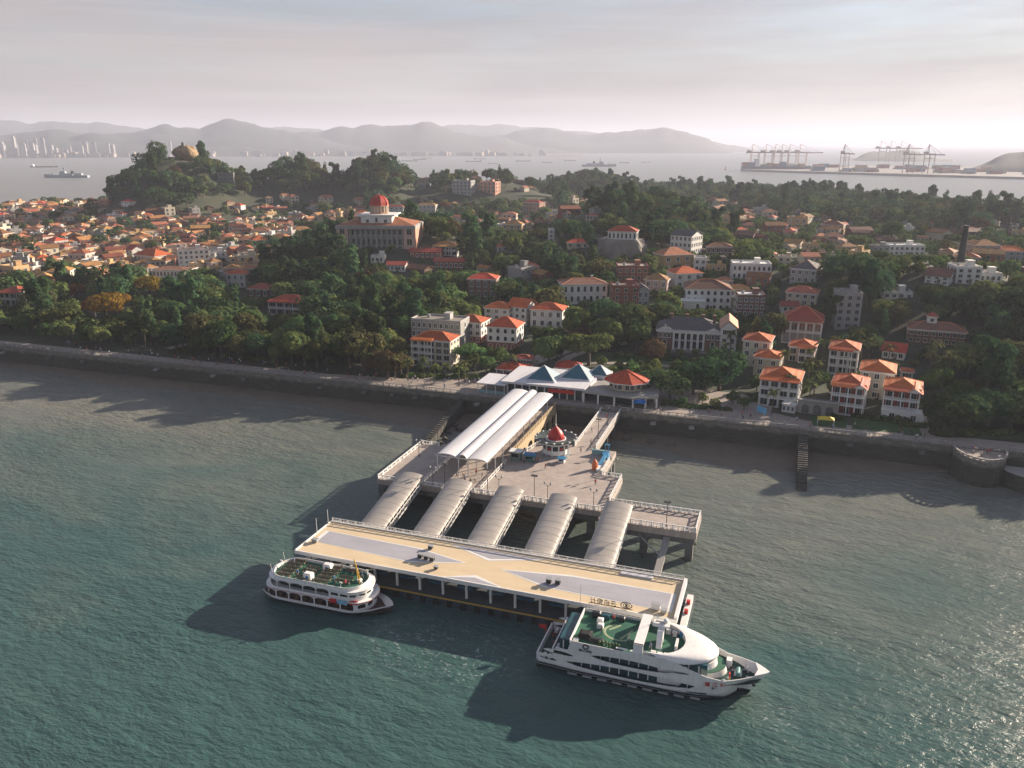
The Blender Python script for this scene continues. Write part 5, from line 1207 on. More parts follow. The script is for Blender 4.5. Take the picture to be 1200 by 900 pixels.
house('house', 'wide orange roofed house beside the dark round tree', 640, 384, 38, 20, 11, -16, 2, wall='white_wall', ncol=4, group=OG)
house('house', 'brown stone house with orange roof halfway up the wooded valley', 565, 350, 33, 22, 11, -8, 2, wall='brown_brick', ncol=4)
house('villa', 'red brick villa with orange roof in the park trees', 336, 369, 42, 15, 11, -14, 2, wall='brick', ncol=5, kind='brickrim', ver=4)
house('house', 'orange roofed white house with balconies at the town edge', 277, 337, 24, 15, 9, -14, 2, wall='white_wall', ncol=3)
house('house', 'dark house with low red pyramid roof behind park trees', 303, 349, 26, 10, 10, -10, 1, wall='brown_brick', rm='tile_red', ncol=3)
house('school_hall', 'white four storey school block with rows of small windows', 229, 315, 34, 21, 12, 24, 4, roof='flat', wall='white_wall', rm='tile_brown', ncol=6, cat='school')
house('school_wing', 'long white school wing with grey roof stepping up the slope', 271, 303, 54, 10, 10, 14, 2, roof='gable', rh=1.8, wall='white_wall', rm='tile_grey', ncol=11, cat='school')
house('hall', 'low hall with wide brown roof in front of the school', 198, 326, 42, 9, 14, -12, 1, roof='hip', rh=.8, wall='white_wall', rm='tile_brown', ncol=9, cat='hall')
house('hall', 'large house with lit orange hipped roof beside the low hall', 170, 309, 38, 9, 14, -30, 1, wall='cream', rm='tile', ncol=6, rh=4)
house('house', 'white house with steep red gable roof in the old town', 152, 302, 17, 9, 9, -40, 2, roof='gable', wall='white_wall', rm='tile_red', ncol=2, rh=3)
house('house', 'pale villa with red hipped roof above the park trees', 13, 358, 27, 15, 11, -14, 2, wall='white_wall', rm='tile_red', ncol=4, ver=3)
house('hotel', 'pink balconied building on the ridge', 622, 251, 24, 13, 12, -35, 3, wall='salmon', rm='tile', ncol=5, cat='hotel')
house('apartment_block', 'dull concrete block with lit end on the ridge', 541, 228, 24, 15, 12, -22, 4, roof='flat', wall='greywall', rm='roofslab', ncol=5, kind='dark', cat='apartment block')
house('apartment_block', 'salmon lit block beside the concrete one on the ridge', 571, 226, 22, 12, 12, -30, 3, roof='flat', wall='salmon', rm='roofslab', ncol=4, kind='dark', cat='apartment block')
house('concrete_frame', 'dark unfinished concrete frame high on the wooded hill', 265, 217, 18, 13, 10, 10, 3, roof='flat', wall='conc_dark', rm='roofslab', ncol=3, kind='dark', cat='building')
house('house', 'white house with pink roof below the domed museum terrace', 464, 318, 22, 7, 8, -6, 1, roof='gable', wall='white_wall', rm='tile_red', ncol=5, rh=1.6)
house('house', 'small white house with brick side below the domed museum', 442, 308, 15, 7, 7, -6, 1, roof='flat', wall='white_wall', rm='tile_red', ncol=3)
house('house', 'low red brick building with red roof east of the museum terrace', 526, 315, 34, 8, 8, -6, 1, roof='gable', wall='brick', rm='tile_red', ncol=6, rh=1.8)
house('house', 'long red roofed brick range behind the low brick building', 498, 303, 36, 7, 9, -6, 1, roof='gable', wall='brick', rm='tile_red', ncol=6, rh=2)
house('house', 'pavilion house with orange roof and white balcony beside the museum', 522, 299, 28, 10, 10, -6, 2, wall='white_wall', rm='tile_old', ncol=4, ver=3)
house('house', 'cream gable house on the slope east of the dome', 540, 262, 20, 7, 9, -16, 1, roof='gable', wall='cream', rm='tile_old', ncol=3, rh=2)
house('house', 'white house behind the red dome', 462, 250, 22, 7, 9, -6, 2, wall='white_wall', rm='tile_red', ncol=4)
house('house', 'white columned house in trees behind the dome', 500, 250, 21, 9, 10, -10, 2, wall='greywall', rm='tile_old', ncol=4)
house('house', 'white terraced house on the wooded rise toward the port', 1062, 300, 40, 11, 11, -5, 2, roof='flat', wall='white_wall', rm='white', ncol=7)
house('house', 'white house with brown roof and lit gable below the chimney', 1097, 333, 26, 9, 10, -42, 2, roof='gable', wall='white_wall', rm='tile_brown', ncol=3, rh=3)
house('house', 'orange roofed house at the foot of the far woods', 1184, 306, 34, 11, 11, -12, 2, wall='paleblue', rm='tile', ncol=5)
house('house', 'white flat house with brick roof room in the dark wood', 1052, 350, 32, 6, 11, -12, 1, roof='flat', wall='white_wall', rm='roofslab', ncol=4)
house('house', 'orange roofed house at the cliff foot', 677, 291, 26, 6, 9, -8, 1, wall='cream', rm='tile', ncol=3)
house('tower_house', 'narrow white house tower in the valley trees', 646, 284, 7, 14, 6, 0, 3, roof='flat', wall='white_wall', rm='roofslab', ncol=1)
house('guard_house', 'small house with red roof behind the terminal roofs', 612, 427, 22, 6, 5, -16, 1, wall='brick', rm='tile_red', ncol=3, rh=1.0)
# cupola of the brown villa
p, mpp = at(1096, 404); cu = thing('cupola', 'small white cupola with red pyramid cap above the brown villa', 'cupola', (p.x - 1.6, p.y + 6, p.z + 7.6), YAW - R(23))
MB().box(-1.7, 1.7, -1.7, 1.7, 0, 2.6).build('wall', 'white_wall', cu); MB().hip(3.4, 3.4, 2.8, 1.5, .4, .2, 1, 0, ridge=.1).build('roof', ['white', 'tile_red'], cu)
for f_ in range(4): obj('window', WIN['rect'], cu, (1.7 * math.sin(f_ * math.pi / 2), -1.7 * math.cos(f_ * math.pi / 2), .7), f_ * math.pi / 2, (1.5, 1, 1.3))

# house on the rock
p, mpp = at(725, 300); yaw = YAW
rock = thing('cliff', 'sheer grey rock outcrop carrying a white villa', 'rock', p + Vector((0, 6, -3)), yaw)
bm = bmesh.new(); bmesh.ops.create_icosphere(bm, subdivisions=4, radius=1)
for v in bm.verts:
    c = v.co.copy(); k = 1 + .22 * mnoise.fractal(Vector((c.x * 2, c.y * 2, c.z * .6)), 1, 2, 4)
    v.co = Vector((c.x * 17 * k, c.y * 11 * k, (max(-.4, min(.72, c.z * 1.25)) * 17) * (1 + .04 * k)))
me = bpy.data.meshes.new('rock_face'); bm.to_mesh(me); bm.free(); me.materials.append(mat('grey_rock', (.26, .24, .21), .95, .2, .25, .8, col2=(.14, .13, .12), detail=9, stretch=(1, 1, .25))); obj('rock_face', me, rock)
FOOT.append((rock.location.x, rock.location.y, yaw, 18, 13)); 
hv = thing('villa', 'white villa with orange roof perched on the rock outcrop', 'house', rock.location + Vector((1, 0, 12.1)), YAW - R(14))
w, d, h = 17, 11, 5.2; MB().box(-w / 2, w / 2, -d / 2, d / 2, -.8, h).build('wall', 'white_wall', hv); roof_on(hv, 'hip', w, d, h, 3, 'tile'); put_windows(hv, w, d, h, 1, 7, 4, 'arch', wh=3.2)
register(hv, w, d, h); FACE.append((708, 742, 268, 296, 480))

# ------------------------------------------------------------------ white consulate with colonnade
p, mpp = at(806, 413); w, h, d = 74 * mpp, 24 * mpp, 15
loc, yaw, dz = place(806, 411, w, d, -14, h); cs = thing('consulate', 'brick mansion with white colonnade, twin pedimented wings and grey roof above the lawn', 'mansion', loc, yaw)
MB().box(-w / 2, w / 2, -d / 2 + 2.6, d / 2, dz, h).build('wall', 'brown_brick', cs)
ww = w * .25
for s in (-1, 1):
    c = s * (w / 2 - ww / 2)
    MB().box(c - ww / 2, c + ww / 2, -d / 2, -d / 2 + 2.59, dz, h).build('wing_wall', 'brown_brick', cs)
    MB().add([(c - ww / 2 - .4, -d / 2 - .3, h), (c + ww / 2 + .4, -d / 2 - .3, h), (c, -d / 2 - .3, h + ww * .26), (c - ww / 2 - .4, -d / 2 + 6, h), (c + ww / 2 + .4, -d / 2 + 6, h), (c, -d / 2 + 6, h + ww * .26)], [(0, 1, 2), (3, 5, 4), (0, 3, 4, 1)]).build('pediment', 'white', cs)
    MB().add([(c - ww / 2 - .6, -d / 2 - .5, h - .1), (c, -d / 2 - .5, h + ww * .26 + .15), (c, -d / 2 + 8, h + ww * .26 + .15), (c - ww / 2 - .6, -d / 2 + 8, h - .1), (c + ww / 2 + .6, -d / 2 - .5, h - .1), (c + ww / 2 + .6, -d / 2 + 8, h - .1)], [(0, 1, 2, 3), (1, 4, 5, 2)]).build('pediment_roof', 'tile_grey', cs)
    MB().box(c - ww / 2 - .3, c + ww / 2 + .3, -d / 2 - .25, -d / 2 - .01, h - .9, h).build('cornice', 'white', cs)
    for k in (-1, 0, 1): obj('window', WIN['rect'], cs, (c + k * ww * .28, -d / 2, h * .62), 0, (1.25, 1, 2.1))
    obj('window', WIN['arch'], cs, (c, -d / 2, h * .16), 0, (1.9, 1, 3.0))
for i in range(6):
    x = -w / 2 + ww + .35 + (w - 2 * ww - .7) * i / 5
    MB().lathe([(.7, .3), (.7, .6), (.56, .7), (.48, h - 1.6), (.7, h - 1.45), (.7, h - 1.2)], 10).build('column', 'white', cs, (x, -d / 2 + .5, 0))
    if i < 5:
        xc = x + (w - 2 * ww - .7) / 10
        for z in (.5, h * .5): obj('window', WIN['dark'], cs, (xc, -d / 2 + 2.6, z), 0, (2.0, 1, h * .36))
MB().box(-w / 2 + ww, w / 2 - ww, -d / 2 - .1, -d / 2 + 2.58, h - 1.2, h).build('entablature', 'white', cs)
MB().box(-w / 2 + ww, w / 2 - ww, -d / 2 - .3, -d / 2 + 2.58, dz, .3).build('portico_floor', 'conc', cs); MB().box(-w / 2 + ww, w / 2 - ww, -d / 2 + .6, -d / 2 + 2.5, h * .46, h * .49).build('gallery_floor', 'white', cs)
MB().hip(w, d, h + .22, 4.0, .5, .25, 1, 0).build('roof', ['white', 'tile_grey'], cs)
for x in (-w * .3, -w * .05, w * .2, w * .38): MB().box(x - .6, x + .6, 0, 1.1, h + 2.2, h + 5).box(x - .75, x + .75, -.15, 1.25, h + 5, h + 5.3).build('chimney', 'brown_brick', cs)
put_windows(cs, w, d, h, 2, 8, 4, 'rect', faces='R'); register(cs, w, d, h)
wl = thing('retaining_wall', 'grey stone retaining wall below the colonnaded mansion', 'wall', loc + Vector((math.sin(yaw) * (d / 2 + 5), -math.cos(yaw) * (d / 2 + 5), 0)), yaw)
MB().box(-w / 2 - 2, w / 2 + 2, -.3, .3, -4, .6).build('wall_face', 'conc_dark', wl); MB().box(-w / 2 - 2.1, w / 2 + 2.1, -.45, .45, .6, .85).build('coping', 'conc', wl)
house('annex', 'white gabled annex with long pale roof beside the colonnaded mansion', 852, 415, 18, 30, 15, -14, 3, roof='gable_y', rh=3, wall='white_wall', rm='salmon', ncol=2, cat='house')

# ------------------------------------------------------------------ domed museum
p, mpp = at(441, 290); w, h, d = 92 * mpp, 26 * mpp, 30
loc, yaw, dz = place(441, 291, w, d, -3, h); mu = thing('museum', 'grand colonnaded museum with octagonal drum and red dome on the rise', 'museum', loc, yaw)
MB().box(-w / 2, w / 2, -d / 2 + 3, d / 2, dz - 2, h).build('wall', 'greywall', mu)
for s in (-1, 1):
    MB().box(s * w / 2 - (7 if s > 0 else 0), s * w / 2 + (0 if s > 0 else 7), -d / 2, -d / 2 + 2.99, dz - 2, h).build('pavilion_wall', 'pink', mu)
    for f_ in range(2): obj('window', WIN['brickrim'], mu, (s * (w / 2 - 3.5), -d / 2, 2 + f_ * h * .46), 0, (3.6, 1, h * .3))
ncl = 11
for i in range(ncl):
    x = -w / 2 + 8 + (w - 16) * i / (ncl - 1)
    MB().lathe([(.75, 0), (.75, .6), (.6, .8), (.52, h - 2.6), (.8, h - 2.3), (.8, h - 2.0)], 10).build('column', 'conc', mu, (x, -d / 2 + .9, 0))
    if i < ncl - 1:
        for f_ in range(2): obj('window', WIN['rect'], mu, (x + (w - 16) / (ncl - 1) / 2, -d / 2 + 3, 1.5 + f_ * h * .46), 0, (2.2, 1, h * .3))
MB().box(-w / 2 - .5, w / 2 + .5, -d / 2 - .6, d / 2 + .5, h - 2, h - .01).build('entablature', 'conc', mu)
MB().box(-w / 2 + 7, w / 2 - 7, -d / 2 - .4, -d / 2 + 2.98, dz - 2, 0).build('podium', 'conc_dark', mu); MB().box(-w / 2 + 7, w / 2 - 7, -d / 2 + .7, -d / 2 + 2.9, h * .46, h * .5).build('gallery_floor', 'conc', mu)
MB().hip(w - 1, d - 1, h + .2, 4.4, .2, .2, 1, 0).build('roof', ['conc', 'tile_old'], mu)
MB().box(-9.5, 9.5, -d / 2 + 4, d / 2 - 6, h + .25, h + 5.6).build('attic_wall', 'white_wall', mu); MB().box(-11.5, 11.5, -d / 2 + 3.4, d / 2 - 5.4, h + 5.6, h + 6.2).build('attic_cornice', 'white', mu)
for x, a, b_ in ((-5.5, 1.8, 1.8), (0, 2.0, 3.2), (5.5, 1.8, 1.8)): obj('window', WIN['dark' if x else 'arch'], mu, (x, -d / 2 + 4, h + 1.6), 0, (a, 1, b_))
yc_ = -1.0
MB().lathe([(6.0, h + 6.2), (6.0, h + 7.2), (5.3, h + 7.2), (5.3, h + 10.6), (5.9, h + 10.8), (5.9, h + 11.3)], 8, 0, yc_, a0=R(22.5)).build('drum', 'salmon', mu)
for k in range(16):
    a = 2 * math.pi * k / 16; MB().box(-.4, .4, -.3, .3, 0, 3.4).build('drum_pilaster', 'cream', mu, (5.35 * math.cos(a), yc_ + 5.35 * math.sin(a), h + 7.2), a + math.pi / 2)
dome = MB().lathe([(5.9 * math.cos(t_), h + 11.3 + 6.3 * math.sin(t_)) for t_ in [math.pi / 2 * i / 9 * .97 for i in range(10)]], 8, 0, yc_, a0=R(22.5)).build('dome', mat('museum_red_dome', (.40, .035, .02), .6, .12, .4), mu)
mb = MB()
for k in range(8):
    a = R(22.5) + 2 * math.pi * k / 8
    for i in range(9):
        t0, t1 = math.pi / 2 * i / 9 * .97, math.pi / 2 * (i + 1) / 9 * .97
        mb.tube((5.95 * math.cos(t0) * math.cos(a), yc_ + 5.95 * math.cos(t0) * math.sin(a), h + 11.3 + 6.3 * math.sin(t0)), (5.95 * math.cos(t1) * math.cos(a), yc_ + 5.95 * math.cos(t1) * math.sin(a), h + 11.3 + 6.3 * math.sin(t1)), .18, 4)
mb.build('dome_rib', 'tile_red', dome); MB().lathe([(.5, 0), (.5, .8), (.15, 1.2), (.05, 2.6)], 8).build('finial', 'conc', dome, (0, yc_, h + 17.4))
put_windows(mu, w, d, h, 2, 9, 6, 'brickrim', faces='RL'); MB().box(w / 2 - .02, w / 2 + .35, -d / 2 + .1, d / 2, dz - 2, h - 2.1).build('side_wall', 'salmon', mu)
register(mu, w, d + 8, h)

# ------------------------------------------------------------------ chimney
p, mpp = at(1124, 318); ch = thing('factory_chimney', 'slender dark factory chimney rising from the woods', 'chimney', p)
hh = 52 * mpp * 1.02
MB().lathe([(2.0, -1), (1.7, hh * .3), (1.15, hh * .97), (1.35, hh * .975), (1.35, hh), (.9, hh)], 14).build('stack', mat('chimney_dark', (.05, .055, .055), .9, .3, .3), ch)
for k in range(5): MB().lathe([(1.95 - k * .16, hh * (.1 + k * .18)), (1.95 - k * .16, hh * (.1 + k * .18) + .4)], 14).build('iron_band', 'dark', ch)

# ------------------------------------------------------------------ ferry terminal
tm = thing('ferry_terminal', 'ferry terminal with pale flat roofs and three blue glass pyramid skylights', 'terminal', (-72, 258, 7.5))
MB().box(-15.5, 11, -8.3, 9, 0, 4.0).build('hall_wall', mat('terminal_glass', (.03, .05, .06), .25, .4, .4), tm)
for x in frange(-15.5, 11, 10):
    MB().box(x - .2, x + .2, -8.75, -8.35, 0, 4.0).build('column', 'white', tm)
MB().prism([(-17.5, -10), (12, -10), (13, 2), (12, 11), (-17.5, 11)], 4.0, 4.7).build('roof', 'canopy', tm)
for cx, cy_, s, hh in ((-4.6, -1.2, 4.9, 4.1), (6.2, 4.4, 5.0, 4.1), (12.6, 9.6, 3.4, 3.0)):
    MB().box(cx - s - .4, cx + s + .4, cy_ - s - .4, cy_ + s + .4, 4.7 if cx < 9 else 3.6, 5.1).build('skylight_curb', 'canopy', tm)
    pyr = [(cx - s, cy_ - s, 5.1), (cx + s, cy_ - s, 5.1), (cx + s, cy_ + s, 5.1), (cx - s, cy_ + s, 5.1), (cx, cy_, 5.1 + hh)]
    MB().add(pyr, [(0, 1, 4), (3, 0, 4)]).build('pyramid_glass', mat('blue_glass', (.03, .12, .17), .3, .2, .5, spec=.6), tm); MB().add(pyr, [(1, 2, 4), (2, 3, 4)]).build('pyramid_sun_side', mat('pyramid_sunlit_glass', (.30, .38, .42), .35, .1, .5), tm)  # sun facing sides are the same glass, coloured paler as if lit
    mb = MB()
    for i in range(4): mb.tube(pyr[i], pyr[4], .09, 4)
    mb.build('pyramid_rib', 'canopy', tm)
mb = MB().box(-.5, 8.5, -10.25, -10.05, 2.5, 3.7); mb.build('red_banner', 'red', tm)
MB().box(10.8, 13.0, 6.5, 13, -.2, 3.6).build('back_hall', 'greywall', tm)
FOOT.append((-72, 258, 0, 20, 16))
oc = thing('octagon_hall', 'octagonal hall with orange faceted roof on a white deck at the footbridge head', 'hall', (-47.8, 256.5, 7.5))
oct_ = lambda r, a0=R(22.5): [(r * math.cos(a0 + i * math.pi / 4), r * .85 * math.sin(a0 + i * math.pi / 4)) for i in range(8)]
MB().prism([(-13, -9), (4.5, -10.5), (12, -7), (10, 4), (2, 11), (-13, 9)], 3.4, 4.0).build('lower_roof', 'conc', oc)
MB().prism([(-11.5, -4), (3, -6), (8.5, -4), (7, 3), (-11.5, 6)], 0, 3.4).build('lower_wall', mat('terminal_glass', (.03, .05, .06), .25), oc)
for x, y in ((-12.5, -8.6), (-7.5, -9.2), (-2, -9.6), (4.2, -10), (8, -8.3), (11.4, -6.9), (10, -1.5)): MB().box(x - .25, x + .25, y - .25 + .3, y + .25 + .3, 0, 3.4).build('column', 'white', oc)
MB().prism(oct_(5.6), 4.0, 6.6).build('drum_wall', 'cream', oc)
for i in range(8):
    a = i * math.pi / 4
    for k in (-.25, .25): obj('window', WIN['dark'], oc, (5.2 * math.cos(a) - k * 5 * math.sin(a), 5.2 * .85 * math.sin(a) + k * 5 * .85 * math.cos(a), 4.6), a + math.pi / 2, (1.3, 1, 1.6))
MB().prism(oct_(8.0), 6.6, 6.85).build('eave', 'white', oc)
o_ = oct_(7.9); MB().add([(x, y, 6.85) for x, y in o_] + [(0, 0, 10.2)], [(i, (i + 1) % 8, 8) for i in range(8)]).build('faceted_roof', 'tile', oc)
mb = MB(); [mb.tube((x, y, 6.9), (0, 0, 10.25), .14, 4) for x, y in o_]; mb.build('roof_rib', 'tile_red', oc)
FOOT.append((-48, 256, 0, 15, 13))
sc_ = thing('shore_canopy', 'pale flat canopy on slim posts at the sea wall beside the terminal', 'canopy', (-92.5, 252.5, 7.5))
MB().box(-5.2, 5.2, -6.4, 6.4, 3.6, 3.85).build('roof', 'canopy', sc_)
for x in (-4.8, -1.6, 1.6, 4.8):
    for y in (-6, 6): MB().tube((x, y, 0), (x, y, 3.6), .12, 6).build('post', 'white', sc_)
MB().box(-4.9, 4.9, -5.2, -5.0, 0, 1.1).build('front_panel', mat('pale_teal', (.2, .36, .38), .6), sc_)
for nm, lb, x, y, w, d, rz in (('gate_house', 'orange hipped gatehouse beside the shore canopy', -92.5, 271, 11, 9, 0), ('ticket_hall', 'orange hipped ticket hall behind the blue pyramids', -74, 279.5, 9, 7.5, 8)):
    t_ = thing(nm, lb, 'gatehouse' if nm == 'gate_house' else 'hall', (x, y, 7.5), R(rz)); MB().box(-w / 2 + .8, w / 2 - .8, -d / 2 + .8, d / 2 - .8, -.3, 3.2).build('wall', 'brown_brick', t_); MB().hip(w, d, 3.4, 2.0, .4, .25, 1, 0).build('roof', ['white', 'tile'], t_)
    for x_ in frange(-w / 2 + .2, w / 2 - .2, 4): MB().box(x_ - .15, x_ + .15, -d / 2 + .05, -d / 2 + .35, 0, 3.15).build('column', 'white', t_)
    put_windows(t_, w - 1.6, d - 1.6, 3.2, 1, 4, 2); FOOT.append((x, y, 0, w / 2 + 3, d / 2 + 3)); register(t_, w, d, 3)
tn = thing('market_tent', 'blue pyramid market tent by the footbridge head', 'tent', (-41.5, 247.5, 7.56))
MB().add([(-2, -2, 2.4), (2, -2, 2.4), (2, 2, 2.4), (-2, 2, 2.4), (0, 0, 3.8)], [(0, 1, 4), (1, 2, 4), (2, 3, 4), (3, 0, 4)]).build('tent_roof', mat('tent_blue', (.02, .14, .45), .6), tn)
for x in (-1.9, 1.9):
    for y in (-1.9, 1.9): MB().tube((x, y, 0), (x, y, 2.4), .05, 5).build('tent_pole', 'white', tn)
ty = thing('market_tent', 'yellow sun tent on the lawn edge by the promenade', 'tent', PW(967, 499, 7.6))
MB().add([(-2.4, -1.6, 2.3), (2.4, -1.6, 2.3), (2.4, 1.6, 2.3), (-2.4, 1.6, 2.3), (-1, 0, 3.1), (1, 0, 3.1)], [(0, 1, 5, 4), (1, 2, 5), (2, 3, 4, 5), (3, 0, 4)]).build('tent_roof', mat('tent_yellow', (.55, .42, .03), .6), ty)
for x in (-2.3, 2.3):
    for y in (-1.5, 1.5): MB().tube((x, y, 0), (x, y, 2.3), .05, 5).build('tent_pole', 'white', ty)
# arched stone gate by the villas
ga = thing('arched_gate', 'grey stone arcade gate between the villas', 'gate', PW(957, 486, 7.5), R(-4))
me = panel_mesh([(-6, 0), (6, 0), (6, 4.4), (-6, 4.4)], [arch(-3.6, 2.2, .05, 3.0, 1.0), arch(0, 2.4, .05, 3.2, 1.1), arch(3.6, 2.2, .05, 3.0, 1.0)], lambda s: (s, 0), 2, thick=.7, name='arcade', mats='conc'); obj('arcade', me, ga); MB().box(-6.2, 6.2, -.9, .2, 4.4, 4.75).build('coping', 'conc', ga); MB().box(-5.8, 5.8, .3, 3.4, 0, 4.3).build('back_wall', 'conc_dark', ga)
FOOT.append((ga.location.x, ga.location.y, 0, 7, 5))
bb = thing('billboard', 'blue panel board on the shore plaza by the villa hedge', 'sign', PW(892, 486, 7.6), R(-40)); MB().box(-1.9, 1.9, -.06, .06, .7, 2.6).build('panel', mat('sky_blue', (.12, .4, .62), .5), bb); MB().box(-1.7, -1.5, -.05, .05, 0, .7).box(1.5, 1.7, -.05, .05, 0, .7).build('leg', 'grey', bb)
pd = thing('garden_kiosk', 'small white latticed kiosk below the wide villa', 'kiosk', PW(925, 482, 7.5), R(-15)); MB().box(-2, 2, -1.6, 1.6, 0, 2.6).build('wall', 'white_wall', pd); MB().box(-2.3, 2.3, -1.9, 1.9, 2.6, 2.85).build('roof', 'white', pd); put_windows(pd, 4, 3.2, 2.6, 1, 3, 2)

# ------------------------------------------------------------------ the boulder summit
p = PD(210, 950); p.z = hgt(p.x, p.y); sr = thing('summit_boulder', 'bare ochre boulder with lookout at the summit of the wooded hill', 'rock', (p.x, p.y + 8, p.z - 2), YAW)
bm = bmesh.new(); bmesh.ops.create_icosphere(bm, subdivisions=4, radius=1)
for v in bm.verts:
    c = v.co.copy(); k = 1 + .25 * mnoise.fractal(c * 1.6 + Vector((4, 2, 1)), 1, 2, 4); v.co = Vector((c.x * 13 * k, c.y * 10 * k, c.z * (90 - sr.location.z) / 2.2 * k + (90 - sr.location.z) * .45))
me = bpy.data.meshes.new('boulder'); bm.to_mesh(me); bm.free(); me.materials.append(mat('ochre_rock', (.34, .24, .13), .9, .2, .1, .6, col2=(.24, .17, .1), detail=8)); smooth_by_angle(me, 60); obj('boulder', me, sr)
zt = 88 - sr.location.z; MB().box(-4, 0, -3, 3, zt - 3, zt).box(-3, -.5, -1.5, 1.5, zt, zt + 3).build('lookout', 'conc_dark', sr); MB().tube((-2, 0, zt), (-2, 0, zt + 6), .15, 5).build('flag_pole', 'grey', sr)
FOOT.append((p.x, p.y + 8, 0, 14, 12)); FACE.append((198, 222, 168, 184, p.length))

# ------------------------------------------------------------------ old town: many small houses
def town_proto(i, wall, rm, roof, w, d, st, label):
    h = st * 3.1; root = thing('town_house', label, 'house', (0, -500 - 30 * i, -60), 0, 'small houses of the old town')
    MB().box(-w / 2, w / 2, -d / 2, d / 2, -3, h).build('wall', wall, root); roof_on(root, roof, w, d, h, min(w, d) * .24, rm, .5, wall)
    put_windows(root, w, d, h, st, 3 if w > 9 else 2, 2, 'rect' if i % 3 else 'dark', faces='FR')
    return root, w, d, h
TP = []
for i, (wall, rm, roof, w, d, st, tx) in enumerate((('cream', 'tile_old', 'hip', 11, 9, 2, 'cream house with hipped terracotta roof'), ('cream', 'tile_old', 'gable', 10, 8, 2, 'pale cream house with terracotta gable roof'), ('ochre', 'tile_old', 'hip', 13, 10, 2, 'ochre house with wide terracotta hipped roof'),
        ('cream', 'roofslab', 'flat', 9, 9, 2, 'cream house with flat roof and stair head'), ('white_wall', 'roofslab', 'flat', 11, 9, 2, 'white house with flat roof and stair head'), ('greywall', 'roofslab', 'flat', 10, 8, 2, 'grey house with flat roof'),
        ('brick', 'tile_old', 'gable', 12, 8, 2, 'brick house with terracotta gable roof'), ('cream', 'tile_old', 'gable_y', 8, 11, 2, 'cream house with terracotta gable end to the sea'), ('pink', 'tile_old', 'hip', 10, 9, 2, 'pink house with terracotta hipped roof'),
        ('brown_brick', 'tile_brown', 'gable', 13, 8, 1, 'low brown house with brown tiled roof'), ('ochre', 'roofslab', 'flat', 12, 8, 2, 'ochre house with flat roof'), ('white_wall', 'tile', 'hip', 12, 10, 2, 'white house with bright orange hipped roof'))):
    TP.append((*town_proto(i, wall, rm, roof, w, d, st, tx), tx))
def inside(px, py, poly):
    c = False; j = len(poly) - 1
    for i in range(len(poly)):
        xi, yi = poly[i]; xj, yj = poly[j]
        if (yi > py) != (yj > py) and px < (xj - xi) * (py - yi) / (yj - yi) + xi: c = not c
        j = i
    return c
def blocked(x, y, r):
    for cx, cy_, yaw, a, b_ in FOOT:
        dx, dy = x - cx, y - cy_
        if abs(dx) + abs(dy) > a + b_ + r + 10: continue
        u = dx * math.cos(yaw) + dy * math.sin(yaw); v = -dx * math.sin(yaw) + dy * math.cos(yaw)
        if abs(u) < a + r and abs(v) < b_ + r: return True
    return False
TOWN = [((-60, 236), (20, 230), (130, 234), (170, 243), (235, 250), (330, 262), (385, 285), (330, 312), (300, 330), (255, 338), (200, 324), (130, 338), (60, 345), (-60, 350))]
SPARSE = [(((232, 243), (330, 228), (440, 240), (420, 262), (300, 262)), .42), (((815, 230), (900, 250), (1050, 262), (1050, 330), (960, 330), (880, 300), (850, 262)), .17), (((500, 205), (640, 205), (640, 275), (540, 270), (470, 235)), .12), (((1040, 260), (1220, 268), (1220, 330), (1100, 310)), .12), (((760, 300), (960, 320), (960, 400), (870, 385), (760, 350)), .2), (((450, 285), (640, 300), (640, 345), (450, 330)), .14), (((560, 235), (700, 235), (700, 262), (560, 262)), .1)]
spots = []
gx = -1300
while gx < 420:
    gy = 330
    while gy < 1330:
        x, y = gx + rnd.uniform(-3.6, 3.6), gy + rnd.uniform(-3.6, 3.6); z = hgt(x, y)
        if z > 5:
            a, b_, dep = project((x, y, z)); ok = 0
            for poly in TOWN:
                if inside(a, b_, poly): ok = .78
            for poly, pr_ in SPARSE:
                if inside(a, b_, poly): ok = max(ok, pr_ * .8)
            if ok and rnd.random() < ok and not blocked(x, y, 2.5) and not (ok < .7 and any(f_[4] > dep and f_[4] < dep + 150 and a + 9 > f_[0] and a - 9 < f_[1] and b_ - 12 < f_[3] and b_ > f_[2] for f_ in FACE)): spots.append((dep, x, y, z, a, ok))
        gy += 10
    gx += 10
spots.sort(); used = set(); far_houses = []; n_ind = 0
for dep, x, y, z, a, ok in spots:
    i = rnd.choices(range(len(TP)), (13, 10, 10, 6, 4, 6, 10, 9, 5, 16, 9, 3))[0]; src, w, d, h, tx = TP[i]; yaw = YAW + R(rnd.choice((-19, -25, -40, 10, 20, -8, 50, -60)) + rnd.uniform(-5, 5)); s = (rnd.uniform(.58, .85) if rnd.random() < .8 else rnd.uniform(.95, 1.25)) * (1.0 if ok > .7 else 1.12)
    zmin = min(hgt(x + 5, y), hgt(x - 5, y), hgt(x, y - 5), z) - .2
    FOOT.append((x, y, yaw, w * s / 2 + .3, d * s / 2 + .3))
    if ok < .7: FACE.append((project((x, y, z))[0] - w / 2 * FPX / dep, project((x, y, z))[0] + w / 2 * FPX / dep, project((x, y, z + h))[1], project((x, y, z + h * .45))[1], dep - 8))
    if n_ind < 296 and -40 < a < 1240:
        o = src if i not in used else copy_tree(src); used.add(i); n_ind += 1
        o.location = (x, y, zmin); o.rotation_euler = (0, 0, yaw); o.scale = (s, s, s * rnd.uniform(.9, 1.15))
        o['label'] = tx + (' packed among the old town roofs' if ok > .7 else ' standing among trees up the island'); o['group'] = 'small houses of the old town' if ok > .7 else 'scattered houses among the trees'
    else: far_houses.append((x, y, zmin, s, yaw, i))
print('houses', n_ind, 'far', len(far_houses))

